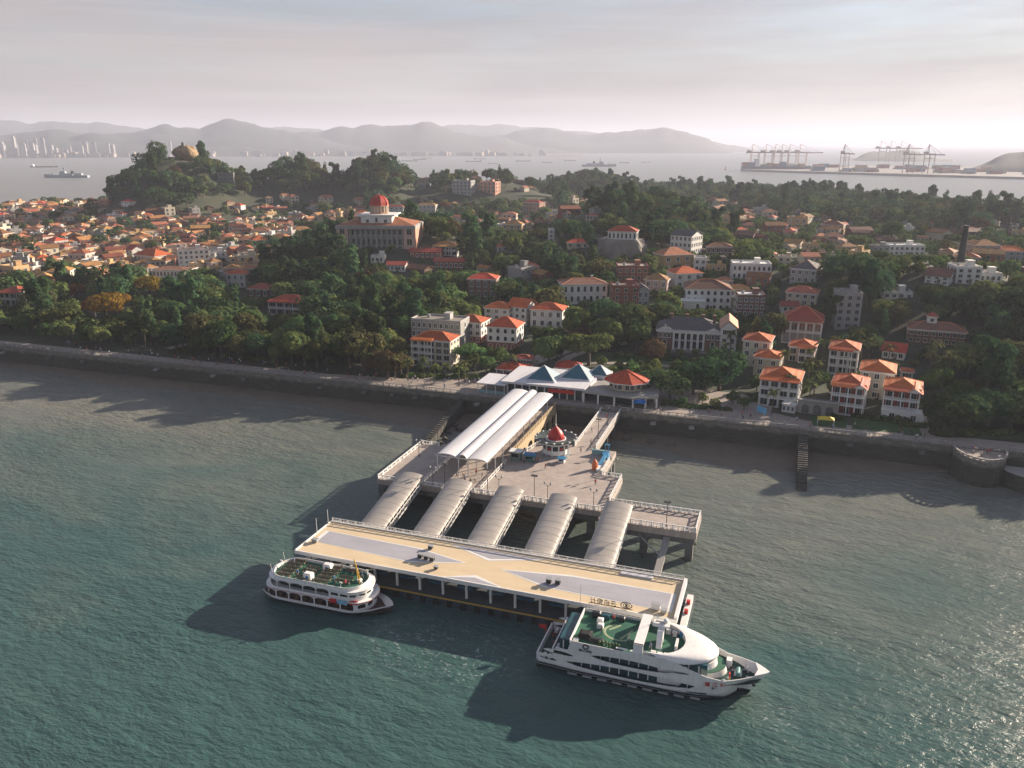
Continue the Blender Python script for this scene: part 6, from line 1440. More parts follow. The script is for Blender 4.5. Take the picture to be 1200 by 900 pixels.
# ================================================================== VEGETATION
def leaf_material(name, c1, c2, rand=.35):
    m = bpy.data.materials.new(name); m.use_nodes = True; t = m.node_tree; t.nodes.clear()
    out = t.nodes.new('ShaderNodeOutputMaterial'); mx = t.nodes.new('ShaderNodeMixShader'); df = t.nodes.new('ShaderNodeBsdfDiffuse'); tr = t.nodes.new('ShaderNodeBsdfTranslucent'); mx.inputs[0].default_value = .36
    g = t.nodes.new('ShaderNodeNewGeometry'); n = t.nodes.new('ShaderNodeTexNoise'); n.inputs['Scale'].default_value = .35; n.inputs['Detail'].default_value = 5; t.links.new(g.outputs['Position'], n.inputs['Vector'])
    r = t.nodes.new('ShaderNodeValToRGB'); r.color_ramp.elements[0].position = .33; r.color_ramp.elements[1].position = .68; r.color_ramp.elements[0].color = (*c1, 1); r.color_ramp.elements[1].color = (*c2, 1); t.links.new(n.outputs['Fac'], r.inputs['Fac'])
    oi = t.nodes.new('ShaderNodeObjectInfo'); hs = t.nodes.new('ShaderNodeHueSaturation')
    def mapr(src, a, b_):
        k = t.nodes.new('ShaderNodeMapRange'); k.inputs['To Min'].default_value = a; k.inputs['To Max'].default_value = b_; t.links.new(src, k.inputs['Value']); return k.outputs[0]
    t.links.new(mapr(oi.outputs['Random'], 1 - rand, 1 + rand), hs.inputs['Value'])
    mu = t.nodes.new('ShaderNodeMath'); mu.operation = 'MULTIPLY'; mu.inputs[1].default_value = 13.7; fr = t.nodes.new('ShaderNodeMath'); fr.operation = 'FRACT'
    t.links.new(oi.outputs['Random'], mu.inputs[0]); t.links.new(mu.outputs[0], fr.inputs[0]); t.links.new(mapr(fr.outputs[0], .455, .53), hs.inputs['Hue'])
    t.links.new(r.outputs[0], hs.inputs['Color'])
    t.links.new(hs.outputs[0], df.inputs['Color']); t.links.new(hs.outputs[0], tr.inputs['Color'])
    t.links.new(df.outputs[0], mx.inputs[1]); t.links.new(tr.outputs[0], mx.inputs[2]); t.links.new(mx.outputs[0], out.inputs['Surface']); return m
M['leaf'] = leaf_material('foliage_green', (.046, .096, .040), (.13, .172, .053), .42)
M['leaf_dark'] = leaf_material('foliage_dark', (.026, .068, .038), (.078, .128, .049), .4)
M['leaf_gold'] = leaf_material('foliage_gold', (.15, .085, .018), (.30, .17, .03), .15)
M['leaf_light'] = leaf_material('foliage_light', (.07, .12, .04), (.17, .20, .06), .3)
M['leaf_olive'] = leaf_material('foliage_olive', (.055, .075, .035), (.13, .14, .055), .3)
M['leaf_brown'] = leaf_material('foliage_brown', (.06, .05, .028), (.12, .095, .045), .2)
M['leaf_palm'] = leaf_material('foliage_palm', (.07, .095, .04), (.16, .18, .07), .25)
def crown_mb(lobes, nleaf, size, seed, mb=None, mi=0):
    rn = random.Random(seed); mb = mb or MB(); tot = sum(a[1] * a[2] for a in lobes)
    for c, rx, rz in lobes:
        k = int(nleaf * rx * rz / tot)
        for _ in range(k):
            z = rn.uniform(-.75, 1); a = rn.uniform(0, 2 * math.pi); q = math.sqrt(max(0, 1 - z * z)); rr = rn.uniform(.72, 1.06)
            n = Vector((q * math.cos(a), q * math.sin(a), z)); p = Vector((c[0] + n.x * rx * rr, c[1] + n.y * rx * rr, c[2] + n.z * rz * rr))
            bad = False
            for c2, rx2, rz2 in lobes:
                if c2 is not c and ((p.x - c2[0]) / rx2) ** 2 + ((p.y - c2[1]) / rx2) ** 2 + ((p.z - c2[2]) / rz2) ** 2 < .5: bad = True; break
            if bad: continue
            nn = (n + Vector((rn.uniform(-.45, .45), rn.uniform(-.45, .45), rn.uniform(-.2, .55)))).normalized(); t1 = nn.orthogonal().normalized(); t2 = nn.cross(t1); th = rn.uniform(0, 3.14)
            u = (t1 * math.cos(th) + t2 * math.sin(th)) * size * rn.uniform(.6, 1.25); v = (-t1 * math.sin(th) + t2 * math.cos(th)) * size * rn.uniform(.45, .9)
            mb.add([p - u, p + v * .8 + nn * size * .12, p + u, p - v], [(0, 1, 2, 3)], mi)
    return mb
def trunk_mb(h, r, limbs, seed, mb=None, mi=0):
    rn = random.Random(seed); mb = mb or MB(); mb.tube((0, 0, -1), (.1, .05, h), r, 7, r * .6, mi)
    for c, rx, rz in limbs: mb.tube((.1, .05, h * .8), (c[0] * .8, c[1] * .8, c[2] - rz * .2), r * .45, 5, r * .2, mi)
    return mb
KINDS = {}
def lobes_round(h, r, n, seed, zc=.62, zr=.34):
    rn = random.Random(seed); L_ = [((0, 0, h * zc), r * .62, h * zr)]
    for i in range(n):
        a = 2 * math.pi * i / n + rn.uniform(-.4, .4); q = r * rn.uniform(.42, .62); L_.append(((q * math.cos(a), q * math.sin(a), h * (zc + rn.uniform(-.12, .14))), r * rn.uniform(.38, .55), h * zr * rn.uniform(.55, .8)))
    return L_
SPEC = {'round': (11, 5.2, 7, .6, .34, 'leaf', 'leafy round crowned tree'), 'dark': (13, 6.8, 9, .6, .34, 'leaf_dark', 'dense dark evergreen tree'), 'umbrella': (9, 7.6, 9, .78, .17, 'leaf', 'flat topped spreading tree'),
        'tall': (17, 4.6, 8, .66, .3, 'leaf_dark', 'tall loose crowned tree'), 'small': (5.5, 2.7, 5, .58, .38, 'leaf', 'small bushy tree'), 'slim': (16, 2.6, 6, .55, .42, 'leaf_dark', 'slim upright tree'), 'light': (10, 5.0, 7, .6, .35, 'leaf_light', 'light green round crowned tree'), 'olive': (12, 5.6, 8, .62, .33, 'leaf_olive', 'olive green tree'), 'gold': (12, 6.5, 9, .62, .33, 'leaf_gold', 'golden leaved tree'), 'brown': (11, 5.5, 8, .6, .36, 'leaf_brown', 'olive brown crowned tree')}
WOODC = bpy.data.collections.new('tree_sources')
IDX = {}
def make_kinds():
    j = 0
    for kn, (h, r, n, zc, zr, lm, tx) in SPEC.items():
        for v in range(2 if kn not in ('gold', 'brown') else 1):
            sd = j * 17 + 3; L_ = lobes_round(h, r, n, sd, zc, zr)
            if kn == 'slim': L_ = [((rnd.uniform(-.6, .6), rnd.uniform(-.6, .6), h * (.28 + .12 * i)), r * (1 - .11 * i), h * .12) for i in range(6)]
            if kn == 'tall': L_ = [((rnd.uniform(-2.2, 2.2), rnd.uniform(-2.2, 2.2), h * (.42 + .075 * i)), r * rnd.uniform(.42, .62), h * .11) for i in range(8)]
            cm = crown_mb(L_, 1900 if kn not in ('small', 'slim') else 700, .62 if kn != 'small' else .42, sd).mesh('crown', lm); tm_ = trunk_mb(h * .5, r * .065 + .1, L_[1:6], sd).mesh('trunk', 'trunk')
            KINDS.setdefault(kn, []).append((cm, tm_, h, r))
            lo = crown_mb(L_, 760 if kn not in ('small', 'slim') else 380, .82 if kn != 'small' else .55, sd); lo = trunk_mb(h * .5, r * .065 + .1, L_[1:3], sd, lo, 1)
            o = bpy.data.objects.new('tree_src_%02d' % j, lo.mesh('tree_src_%02d' % j, [lm, 'trunk'])); WOODC.objects.link(o); IDX[(kn, v)] = j; j += 1
make_kinds()
def tree_obj(kn, v, loc, s, rz, label, group, sz=1.0):
    cm, tm_, h, r = KINDS[kn][v % len(KINDS[kn])]
    t_ = thing('broadleaf_tree' if kn != 'slim' else 'slender_tree', label, 'tree', loc, rz, group); t_.scale = (s, s, s * sz)
    obj('crown', cm, t_); obj('trunk', tm_, t_); return t_
# ---- palms
def palm_meshes(fan, h, seed):
    rn = random.Random(seed); tr = MB(); pts = [(0, 0, -1), (.1, .05, h * .4), (.25, .1, h * .8), (.3, .1, h)]
    for i in range(3): tr.tube(pts[i], pts[i + 1], .24 - .04 * i, 7, .2 - .04 * i)
    cr = MB(); n = 22 if fan else 16; T = Vector(pts[-1])
    for i in range(n):
        a = 2 * math.pi * i / n + rn.uniform(-.2, .2); up = rn.uniform(-.35, 1.1); L_ = (1.9 if fan else 3.4) * rn.uniform(.85, 1.1); d = Vector((math.cos(a), math.sin(a), 0)); s = Vector((-math.sin(a), math.cos(a), 0))
        prev = None; m_ = 5
        for k in range(m_ + 1):
            q = k / m_; p = T + d * L_ * (q * math.cos(up * .7)) + Vector((0, 0, L_ * (q * math.sin(up) - (.25 if fan else .62) * q * q))); w = (.75 * math.sin(math.pi * min(1, q * .85 + .12))) if fan else .48 * math.sin(math.pi * (q * .85 + .1))
            e = (p - s * w - Vector((0, 0, w * .35)), p + Vector((0, 0, .05)), p + s * w - Vector((0, 0, w * .35)))
            if prev: cr.add([*prev, *e], [(0, 1, 4, 3), (1, 2, 5, 4)])
            prev = e
    if fan: cr.lathe([(.3, h - 1.4), (.75, h - .9), (.55, h - .1)], 8, .28, .1)
    return cr.mesh('crown', 'leaf_palm'), tr.mesh('trunk', 'trunk')
PALMS = {'fan': [palm_meshes(True, 8.0, 1), palm_meshes(True, 9.5, 2)], 'feather': [palm_meshes(False, 8.5, 3), palm_meshes(False, 10, 4)], 'royal': [palm_meshes(False, 14, 5), palm_meshes(False, 12.5, 6)]}
TREES = []          # planned (x, y, radius) of hand placed trees
def palm(px, py, kind, label, group, s=1.0):
    p, mpp = at(px, py); cm, tm_ = PALMS[kind][int(px) % 2]; t_ = thing('palm_tree', label, 'palm tree', p, rnd.random() * 6, group); t_.scale = (s, s, s); obj('crown', cm, t_); obj('trunk', tm_, t_); TREES.append((p.x, p.y, 2.0))
for px, py in ((22, 396), (40, 399), (57, 398), (72, 400), (86, 403), (97, 401), (115, 404), (131, 407), (147, 406), (160, 411), (171, 412), (184, 413), (197, 416), (209, 414), (221, 419)): palm(px, py - 3, 'fan', 'fan palm in the row along the western promenade', 'promenade fan palms', rnd.uniform(.75, 1.0))
for px, py in ((437, 444), (463, 449), (478, 450), (497, 449), (510, 452), (522, 451), (538, 457), (545, 452), (600, 444), (556, 446)): palm(px, py - 4, 'feather', 'feather palm on the promenade in front of the grey apartment block', 'palms before the apartment block', rnd.uniform(.7, .9))
for px, py in ((945, 455), (953, 468), (957, 447), (938, 470), (925, 476), (948, 430), (960, 425), (1008, 425), (1018, 420), (1030, 422), (1003, 418), (905, 485), (947, 478), (1040, 430), (848, 425), (855, 416), (975, 420), (916, 440)): palm(px, py, 'feather', 'feather palm between the orange roofed villas', 'palms among the villas', rnd.uniform(.75, 1.05))
for px in range(1086, 1200, 9): palm(px + rnd.uniform(-3, 3), 447 + (px - 1086) * .12 + rnd.uniform(-14, 10), 'royal', 'tall royal palm in the grove east of the villas', 'royal palm grove', rnd.uniform(.8, 1.0))
for px, py in ((672, 275), (662, 282), (676, 300), (690, 262), (560, 300), (470, 196), (745, 250), (755, 255), (765, 252)): palm(px, py, 'royal', 'tall palm standing out of the hillside wood', 'hillside palms', .95)
def special(px, py, kn, s, label, sz=1.0, group=None, name=None):
    p, mpp = at(px, py); tree_obj(kn, int(px), p, s, rnd.random() * 6, label, group, sz); TREES.append((p.x, p.y, SPEC[kn][1] * s * .8))
    if kn in ('gold', 'brown'):
        q = SPEC[kn][1] * s / mpp; FACE.append((px - q * .9, px + q * .9, py - SPEC[kn][0] * s / mpp, py - SPEC[kn][0] * s * .3 / mpp, project(p)[2]))
special(706, 396, 'dark', 1.35, 'huge dark round tree below the white arcaded house')
special(690, 428, 'umbrella', 1.35, 'broad flat topped tree by the street above the terminal')
special(764, 428, 'brown', 1.0, 'brown crowned tree in front of the colonnaded mansion')
special(126, 378, 'gold', 1.25, 'large golden tree in the park west of the pier'); special(112, 372, 'gold', .9, 'golden tree leaning against the largest golden one', .9); special(143, 366, 'gold', .85, 'golden tree behind the largest golden one')
special(176, 350, 'gold', 1.1, 'golden orange tree below the low school hall'); special(92, 352, 'gold', .8, 'small golden tree below the old town'); special(610, 300 - 30, 'gold', .7, 'rusty orange tree on the slope east of the dome'); special(522, 246, 'gold', .8, 'rusty orange tree behind the museum')
for px, py, s in ((365, 318, 1.7), (388, 312, 1.6), (345, 308, 1.4), (402, 330, 1.5), (375, 335, 1.3), (335, 315, 1.2)): special(px, py, 'dark', s, 'massive dark evergreen in the clump before the museum', group='dark clump before the museum')
for px, py, s in ((1106, 507, 1.05), (1133, 503, 1.1), (1157, 500, 1.15), (1183, 503, 1.1), (1205, 500, 1.1), (1145, 490, 1.0), (1172, 488, 1.0)): special(px, py, 'dark', s, 'clipped round evergreen behind the eastern promenade', .8, 'clipped evergreens by the eastern promenade')
for px, py, s in ((455, 443, 1.0), (442, 440, .9), (470, 440, .85)): special(px, py, 'brown', s, 'olive crowned tree overhanging the promenade by the beach', group='olive trees by the beach')
for px, py, s in ((362, 415, 1.3), (390, 400, 1.3), (340, 402, 1.2), (405, 425, 1.2), (372, 432, 1.1), (320, 420, 1.0)): special(px, py, 'round', s, 'bright green tree in the park beside the beach', group='bright green park trees')
for px, py, s in ((812, 462, 1.1), (842, 458, 1.15), (785, 468, 1.0), (765, 462, .9), (832, 448, 1.2), (850, 446, 1.2)): special(px, py, 'dark' if px != 832 else 'round', s, 'dark leafy tree on the shore plaza below the lawn', .8, 'shore plaza trees')
for px, py in ((705, 430), (725, 436), (760, 432), (787, 446), (800, 437), (823, 472), (800, 476), (858, 474), (872, 480), (838, 480)): special(px, py, 'small', rnd.uniform(.6, .9), 'small planted tree on the lawn edge above the terminal', group='small lawn trees')
for px, py, s in ((1010, 345, 1.5), (985, 335, 1.3), (1022, 358, 1.3)): special(px, py, 'dark', s, 'great dark tree behind the terraced apartment block', group='great trees behind the terraced block')
for px, py, s in ((690, 300, 1.1), (860, 285, 1.3), (840, 278, 1.2)): special(px, py, 'tall', s, 'tall branching tree rising over the hillside houses', group='tall hillside trees')

# ---- the wood: the 300 nearest trees as things, the rest as one mass
def covered(a, b_, dep, r, h, z, x, y):
    """largest tree height here that leaves the facades behind in view"""
    hm = h; xr = r * FPX / dep
    for x0, x1, y0, y1, fd_ in FACE:
        if fd_ > dep - 1 and fd_ < dep + 260 and a + xr > x0 + 1 and a - xr < x1 - 1:
            top = b_ - hm * FPX / dep * .98
            if top < y1 and b_ > y0: hm = min(hm, (b_ - y1) * dep / FPX)
    return hm
def zone(x, y, dep):
    if y < 345:
        if x < -125: return 'in the park west of the pier'
        if x < -40: return 'around the orange roofed cluster'
        if x < 62: return 'among the seaside villas'
        return 'in the eastern grove'
    return 'on the wooded slope inland'
cells = {}
for x, y, r in TREES: cells.setdefault((int(x // 8), int(y // 8)), []).append((x, y, r))
def near_special(x, y, r):
    for i in (-1, 0, 1):
        for j in (-1, 0, 1):
            for a, b_, q in cells.get((int(x // 8) + i, int(y // 8) + j), ()):
                if (x - a) ** 2 + (y - b_) ** 2 < (q * .75 + r * .3) ** 2: return True
    return False
CLB = [(min(p[0] for p in c), max(p[0] for p in c), min(p[1] for p in c), max(p[1] for p in c), c) for c in CLEAR]
cand = []
for d0, d1, sp in ((255, 460, 7.6), (460, 820, 8.8), (820, 1620, 11.5)):
    gx = -1350
    while gx < 480:
        gy = 258
        while gy < 1560:
            x, y = gx + rnd.uniform(-.42, .42) * sp, gy + rnd.uniform(-.42, .42) * sp; D_ = math.hypot(x, y)
            if d0 <= D_ < d1:
                z = hgt(x, y)
                if z > 3.5:
                    a, b_, dep = project((x, y, z))
                    if -90 < a < 1330 and b_ < 560: cand.append((dep, x, y, z, a, b_, D_))
            gy += sp
        gx += sp
cand.sort(); wood = []; n_ind = 0; shrubs = []
for dep, x, y, z, a, b_, D_ in cand:
    tb = any(inside(a, b_, poly) for poly in TOWN)
    if tb and rnd.random() > (.36 if D_ > 500 else .5): continue
    if any(q[0] - 2 < x < q[1] + 2 and q[2] - 2 < y < q[3] + 2 and inside(x, y, q[4]) for q in CLB): continue
    kn = rnd.choices(('round', 'dark', 'umbrella', 'tall', 'small', 'slim', 'light', 'olive', 'brown'), (25, 28, 10 if D_ < 460 else 5, 10, 10, 2 if D_ < 700 else 4, 10, 10, 3))[0]
    if tb: kn = rnd.choice(('small', 'round', 'dark'))
    h, r = SPEC[kn][0], SPEC[kn][1]; s = rnd.uniform(.8, 1.42) * (1.1 if D_ > 820 else 1.0) * (.75 if tb else 1)
    if blocked(x, y, r * s * .35 - 1.2): continue
    if near_special(x, y, r * s): continue
    hm = covered(a, b_, dep, r * s * .8, h * s, z, x, y)
    if hm < h * s:
        if hm < 1.6: continue
        kn = 'small'; h, r = SPEC[kn][0], SPEC[kn][1]; s = min(1.2, hm / h)
    v = rnd.randrange(len(KINDS[kn])); rz = rnd.random() * 6.28
    if n_ind < 285 and 0 < a < 1200 and kn != 'slim' and s * r > 2.4:
        tree_obj(kn, v, (x, y, z - .2), s, rz, SPEC[kn][6] + ' ' + zone(x, y, dep), 'trees ' + zone(x, y, dep), rnd.uniform(.9, 1.12)); n_ind += 1
    else: wood.append((x, y, z - .2, s, rz, IDX[(kn, v)]))
print('trees', n_ind, 'wood', len(wood))
def scatter(name, pts, coll, label, cat):
    me = bpy.data.meshes.new(name); me.from_pydata([(p[0], p[1], p[2]) for p in pts], [], [])
    for an, ty, k in (('sc', 'FLOAT', 3), ('rz', 'FLOAT', 4), ('ix', 'INT', 5)):
        at_ = me.attributes.new(an, ty, 'POINT'); at_.data.foreach_set('value', [p[k] for p in pts])
    o = obj(name, me); tag(o, label, cat, kind='stuff')
    ng = bpy.data.node_groups.new(name + '_nodes', 'GeometryNodeTree'); ng.interface.new_socket('Geometry', in_out='INPUT', socket_type='NodeSocketGeometry'); ng.interface.new_socket('Geometry', in_out='OUTPUT', socket_type='NodeSocketGeometry')
    N = ng.nodes; gi = N.new('NodeGroupInput'); go = N.new('NodeGroupOutput'); ip = N.new('GeometryNodeInstanceOnPoints'); ci = N.new('GeometryNodeCollectionInfo'); ci.inputs['Collection'].default_value = coll; ci.inputs['Separate Children'].default_value = True; ci.inputs['Reset Children'].default_value = True
    def attr(an, ty):
        a = N.new('GeometryNodeInputNamedAttribute'); a.data_type = ty; a.inputs['Name'].default_value = an; return a.outputs['Attribute']
    cx = N.new('ShaderNodeCombineXYZ'); ng.links.new(attr('rz', 'FLOAT'), cx.inputs['Z']); sx = N.new('ShaderNodeCombineXYZ'); sa = attr('sc', 'FLOAT')
    for k in 'XYZ': ng.links.new(sa, sx.inputs[k])
    ip.inputs['Pick Instance'].default_value = True
    ng.links.new(gi.outputs[0], ip.inputs['Points']); ng.links.new(ci.outputs[0], ip.inputs['Instance']); ng.links.new(attr('ix', 'INT'), ip.inputs['Instance Index']); ng.links.new(cx.outputs[0], ip.inputs['Rotation']); ng.links.new(sx.outputs[0], ip.inputs['Scale']); ng.links.new(ip.outputs[0], go.inputs[0])
    md = o.modifiers.new('scatter', 'NODES'); md.node_group = ng; return o
scatter('woodland', wood, WOODC, 'dense green woodland covering the island hills', 'woodland')
# the houses beyond the 300 nearest
TOWNC = bpy.data.collections.new('house_sources')
for i, (src, w, d, h, tx) in enumerate(TP):
    parts = [c for c in src.children]; vs = []; fs = []; mi = []; mats_ = []
    for c in parts:
        o_ = len(vs); mtx = Matrix.Translation(c.location) @ c.rotation_euler.to_matrix().to_4x4() @ Matrix.Diagonal((*c.scale, 1)); vs += [mtx @ v.co for v in c.data.vertices]
        for p in c.data.polygons:
            fs.append([q + o_ for q in p.vertices]); m_ = c.data.materials[p.material_index]
            if m_ not in mats_: mats_.append(m_)
            mi.append(mats_.index(m_))
    me = bpy.data.meshes.new('house_src_%02d' % i); me.from_pydata(vs, [], fs); [me.materials.append(m_) for m_ in mats_]; me.polygons.foreach_set('material_index', mi); TOWNC.objects.link(bpy.data.objects.new('house_src_%02d' % i, me))
if far_houses: scatter('distant_houses', far_houses, TOWNC, 'mass of small roofs at the back of the old town', 'houses')
# hedges and shrub beds near the shore
shr = crown_mb([((0, 0, .7), 1.3, .9), ((.8, .4, .5), .9, .7), ((-.7, .3, .6), 1.0, .7)], 260, .3, 5).mesh('shrub', 'leaf')
beds = [((1000, 489), (1047, 494), 14), ((1056, 497), (1086, 500), 10), ((880, 470), (935, 480), 20), ((205, 413), (330, 425), 30), ((235, 404), (320, 393), 18), ((770, 474), (860, 482), 18), ((1095, 511), (1190, 508), 20), ((560, 444), (610, 425), 10), ((720, 418), (840, 424), 22), ((470, 440), (560, 445), 14), ((940, 486), (985, 492), 8)]
k = 0
for (x0, y0), (x1, y1), n in beds:
    for i in range(n):
        q = (i + rnd.random()) / n; p, mpp = at(x0 + (x1 - x0) * q, y0 + (y1 - y0) * q + rnd.uniform(-1.5, 1.5))
        if blocked(p.x, p.y, -1.5): continue
        s = rnd.uniform(.6, 1.3); o = obj('shrub', shr, None, p, rnd.random() * 6, (s, s, s * rnd.uniform(.8, 1.2))); k += 1
        tag(o, 'low green garden shrub ' + ('along the park path' if p.x < -125 else 'by the terminal and lawn' if p.x < -5 else 'in the villa gardens'), 'shrub', 'garden shrubs')
# open the western slope path beds with reddish soil
rb = [P2(258, 398), P2(275, 394), P2(282, 391), P2(262, 392)]
sheet('flower_bed', rb, mat('red_soil', (.28, .09, .05), .95), .16, 3)

# ================================================================== PEOPLE
def person_mesh(top, legs, skin, hair, stride, seed):
    """one continuous body: outline rings lofted for trunk and head, limbs grown with a skin modifier"""
    pts = [((0, 0, .95), .15), ((0, 0, 1.2), .155), ((0, 0, 1.42), .14), ((0, 0, 1.52), .055), ((0, .01, 1.63), .095), ((0, .01, 1.74), .07)]
    ed = [(0, 1), (1, 2), (2, 3), (3, 4), (4, 5)]
    def chain(root, ps):
        p = root
        for q in ps: pts.append(q); ed.append((p, len(pts) - 1)); p = len(pts) - 1
    for s in (-1, 1):
        chain(0, [((s * .1, s * stride * .1, .88), .1), ((s * .1, s * stride * .28 - .03, .5), .07), ((s * .1, s * stride * .5, .09), .05), ((s * .1, s * stride * .5 - .14, .04), .04)])
        chain(2, [((s * .19, 0, 1.4), .065), ((s * .25, -s * stride * .2, 1.14), .05), ((s * .25, -s * stride * .4 - .06, .92), .04), ((s * .25, -s * stride * .45 - .1, .82), .035)])
    me = bpy.data.meshes.new('body'); me.from_pydata([p[0] for p in pts], ed, []); o = bpy.data.objects.new('body', me); COL.objects.link(o)
    md = o.modifiers.new('s', 'SKIN'); sk = me.skin_vertices[0].data
    for i, p in enumerate(pts): sk[i].radius = (p[1], p[1] * (.72 if i < 3 else 1))
    sk[0].use_root = True
    sb = o.modifiers.new('u', 'SUBSURF'); sb.levels = 1
    dg = bpy.context.evaluated_depsgraph_get(); dg.update(); m2 = bpy.data.meshes.new_from_object(o.evaluated_get(dg)); bpy.data.objects.remove(o)
    m2.materials.clear(); [m2.materials.append(q) for q in (top, legs, skin, hair)]
    for p in m2.polygons:
        c = p.center; p.use_smooth = True
        p.material_index = 3 if c.z > 1.66 or (c.z > 1.58 and c.y > .05) else 2 if c.z > 1.5 or (abs(c.x) > .2 and c.z < 1.15) else 0 if c.z > .95 else 1 if c.z > .1 else 3
    m2.name = 'person'; return m2
SKIN = mat('skin', (.42, .25, .17), .6); HAIR = mat('hair_dark', (.02, .016, .014), .6)
cloth = lambda n, c: mat('cloth_' + n, c, .8)
PEOPLE = [(person_mesh(cloth(a, ca), cloth(b_, cb), SKIN, HAIR, st_, i), lb) for i, (a, ca, b_, cb, st_, lb) in enumerate((('white', (.6, .6, .58), 'navy', (.03, .04, .08), .5, 'person in a white top and navy trousers'), ('red', (.45, .04, .04), 'black', (.02, .02, .02), .3, 'person in a red top and black trousers'),
         ('blue', (.06, .16, .35), 'grey', (.2, .2, .2), .6, 'person in a blue top and grey trousers'), ('dark', (.03, .03, .035), 'denim', (.06, .09, .16), .2, 'person in a black top and jeans'), ('beige', (.45, .38, .28), 'black', (.02, .02, .02), .45, 'person in a beige top and black trousers')))]
def person(x, y, z, where, grp):
    me, lb = PEOPLE[rnd.randrange(5)]; s = rnd.uniform(.93, 1.06); o = obj('person', me, None, (x, y, z), rnd.random() * 6.28, (s, s, s)); tag(o, lb + ' ' + where, 'person', grp)
for i in range(105): person(rnd.uniform(-290, -105), rnd.uniform(245.5, 255), 7.57, 'walking on the western promenade', 'walkers on the western promenade')
for i in range(42):
    a = rnd.random(); p = Vector(P2(560 + 85 * a, 452 - 38 * a)); person(p.x + rnd.uniform(-4, 4), p.y + rnd.uniform(-4, 4), hgt(p.x, p.y) + .1, 'in the street behind the terminal', 'crowd in the street')
for i in range(30): person(rnd.uniform(-45, 46), rnd.uniform(245, 251), 7.57, 'on the promenade east of the footbridge', 'walkers on the eastern promenade')
for i in range(6): person(55.5 + rnd.uniform(-3, 3), 238 + rnd.uniform(-2, 4), 7.43, 'on the rounded bastion', 'visitors on the bastion')
p_ = PEOPLE[1]; tag(obj('person', p_[0], None, (-41.2, 184.6, 7.0)), 'person in red standing alone on the open pier paving', 'person')
for x, y in ((-71.5, 175.2), (-70.5, 176.0), (-72.8, 174.6), (-60.2, 193.0), (-59.5, 194.2), (-62.8, 192.5), (-49.5, 235), (-50.6, 243), (-47.9, 246), (-73.6, 176.5), (-74.8, 178.3), (-76.2, 177.4), (-70, 179.6), (-72.2, 181), (-51.2, 222), (-49, 212), (-50.2, 205), (-66.8, 187), (-56.2, 190.5)): person(x, y, 7.03, 'on the pier between canopy and footbridge', 'people on the pier')
for x, y, z in ((-15.4, 2.2, 4.2), (-14.9, .6, 4.2), (-15.6, -1.2, 4.2), (-17.8, 1.5, 1.75), (-17.2, -.8, 1.75), (-7.4, 3.4, 7.18), (-8.6, -1.0, 7.18), (-3.6, -2.2, 7.18), (.2, -2.8, 7.18), (3.2, 1.2, 7.18), (13.4, -.6, 3.72), (15.8, .3, 3.72)): person(-16.6 + x * 1.02, 123.4 + y, z * .9, 'aboard the white tour boat', 'people aboard the tour boat')
for x, y in ((-4.5, .2), (2.2, -1.6), (1.4, 2.7), (6.8, 1.4), (-9.6, 1.9), (-6, -2.2), (5.2, -2.4)): person(-82.6 + x, 125.6 + y, 6.05 * .9, 'on the ferry top deck', 'people aboard the ferry')

# ================================================================== FAR SHORE
TW = mat('far_tower_wall', (.26, .26, .26), .8, .15, .01, rand=.3); TW2 = mat('far_block_wall', (.36, .31, .27), .8, .15, .01, rand=.3); M['tw'] = TW; M['tw2'] = TW2
def far_tower(w, d, h, wl, lb, nm):
    t_ = thing(nm, lb, 'building', (0, 0, 0), 0, 'hazy city across the strait')
    MB().box(-w / 2, w / 2, -d / 2, d / 2, -3, h).build('wall', wl, t_); MB().box(-w * .3, w * .3, -d * .3, d * .3, h, h * 1.05 + 2).build('roof_house', wl, t_); mb = MB()
    for k in range(3): MB().box(-w * .42 + k * w * .3, -w * .22 + k * w * .3, -d / 2 - .6, -d / 2, h * .05, h * .95).build('window_strip', 'grey', t_)
    return t_
FT = [(far_tower(34, 24, 105, 'tw', 'pale slab tower block on the far shore', 'tower_block')), (far_tower(26, 26, 150, 'tw', 'slender high tower on the far shore', 'tower_block')), (far_tower(80, 30, 38, 'tw2', 'long low pinkish block on the far shore', 'city_block')), (far_tower(50, 30, 60, 'tw2', 'mid height block on the far shore', 'city_block'))]
usd = set()
def put_far(i, px, d, s=1.0):
    o = FT[i] if i not in usd else copy_tree(FT[i]); usd.add(i); p = PD(px, d); o.location = (p.x, p.y, 0 if d < 6700 else 2); o.rotation_euler = (0, 0, YAW + R(rnd.uniform(-25, 25))); o.scale = (s, s, s * rnd.uniform(.75, 1.25))
for i in range(26): put_far(0 if rnd.random() < .7 else 1, rnd.uniform(-30, 72), rnd.uniform(6250, 6550), rnd.uniform(.5, .85))
for i in range(12): put_far(0, rnd.uniform(75, 135), rnd.uniform(6250, 6500), rnd.uniform(.5, .8))
for i in range(150): put_far(rnd.choice((2, 3, 2, 2)), rnd.uniform(-20, 640), rnd.uniform(6150, 6500), rnd.uniform(.3, .8))
for px in (190, 199): put_far(1, px, 6300, .6)
lowl = MB(); pr = [PD(p, 6100 + 40 * math.sin(p * .05)) for p in range(-300, 700, 20)] + [PD(p, 6900) for p in range(690, -310, -20)]
tag(MB().prism([(p.x, p.y) for p in pr], -3, 2.0).build('far_shore', mat('far_shore_ground', (.16, .15, .13), .9)), kind='structure')
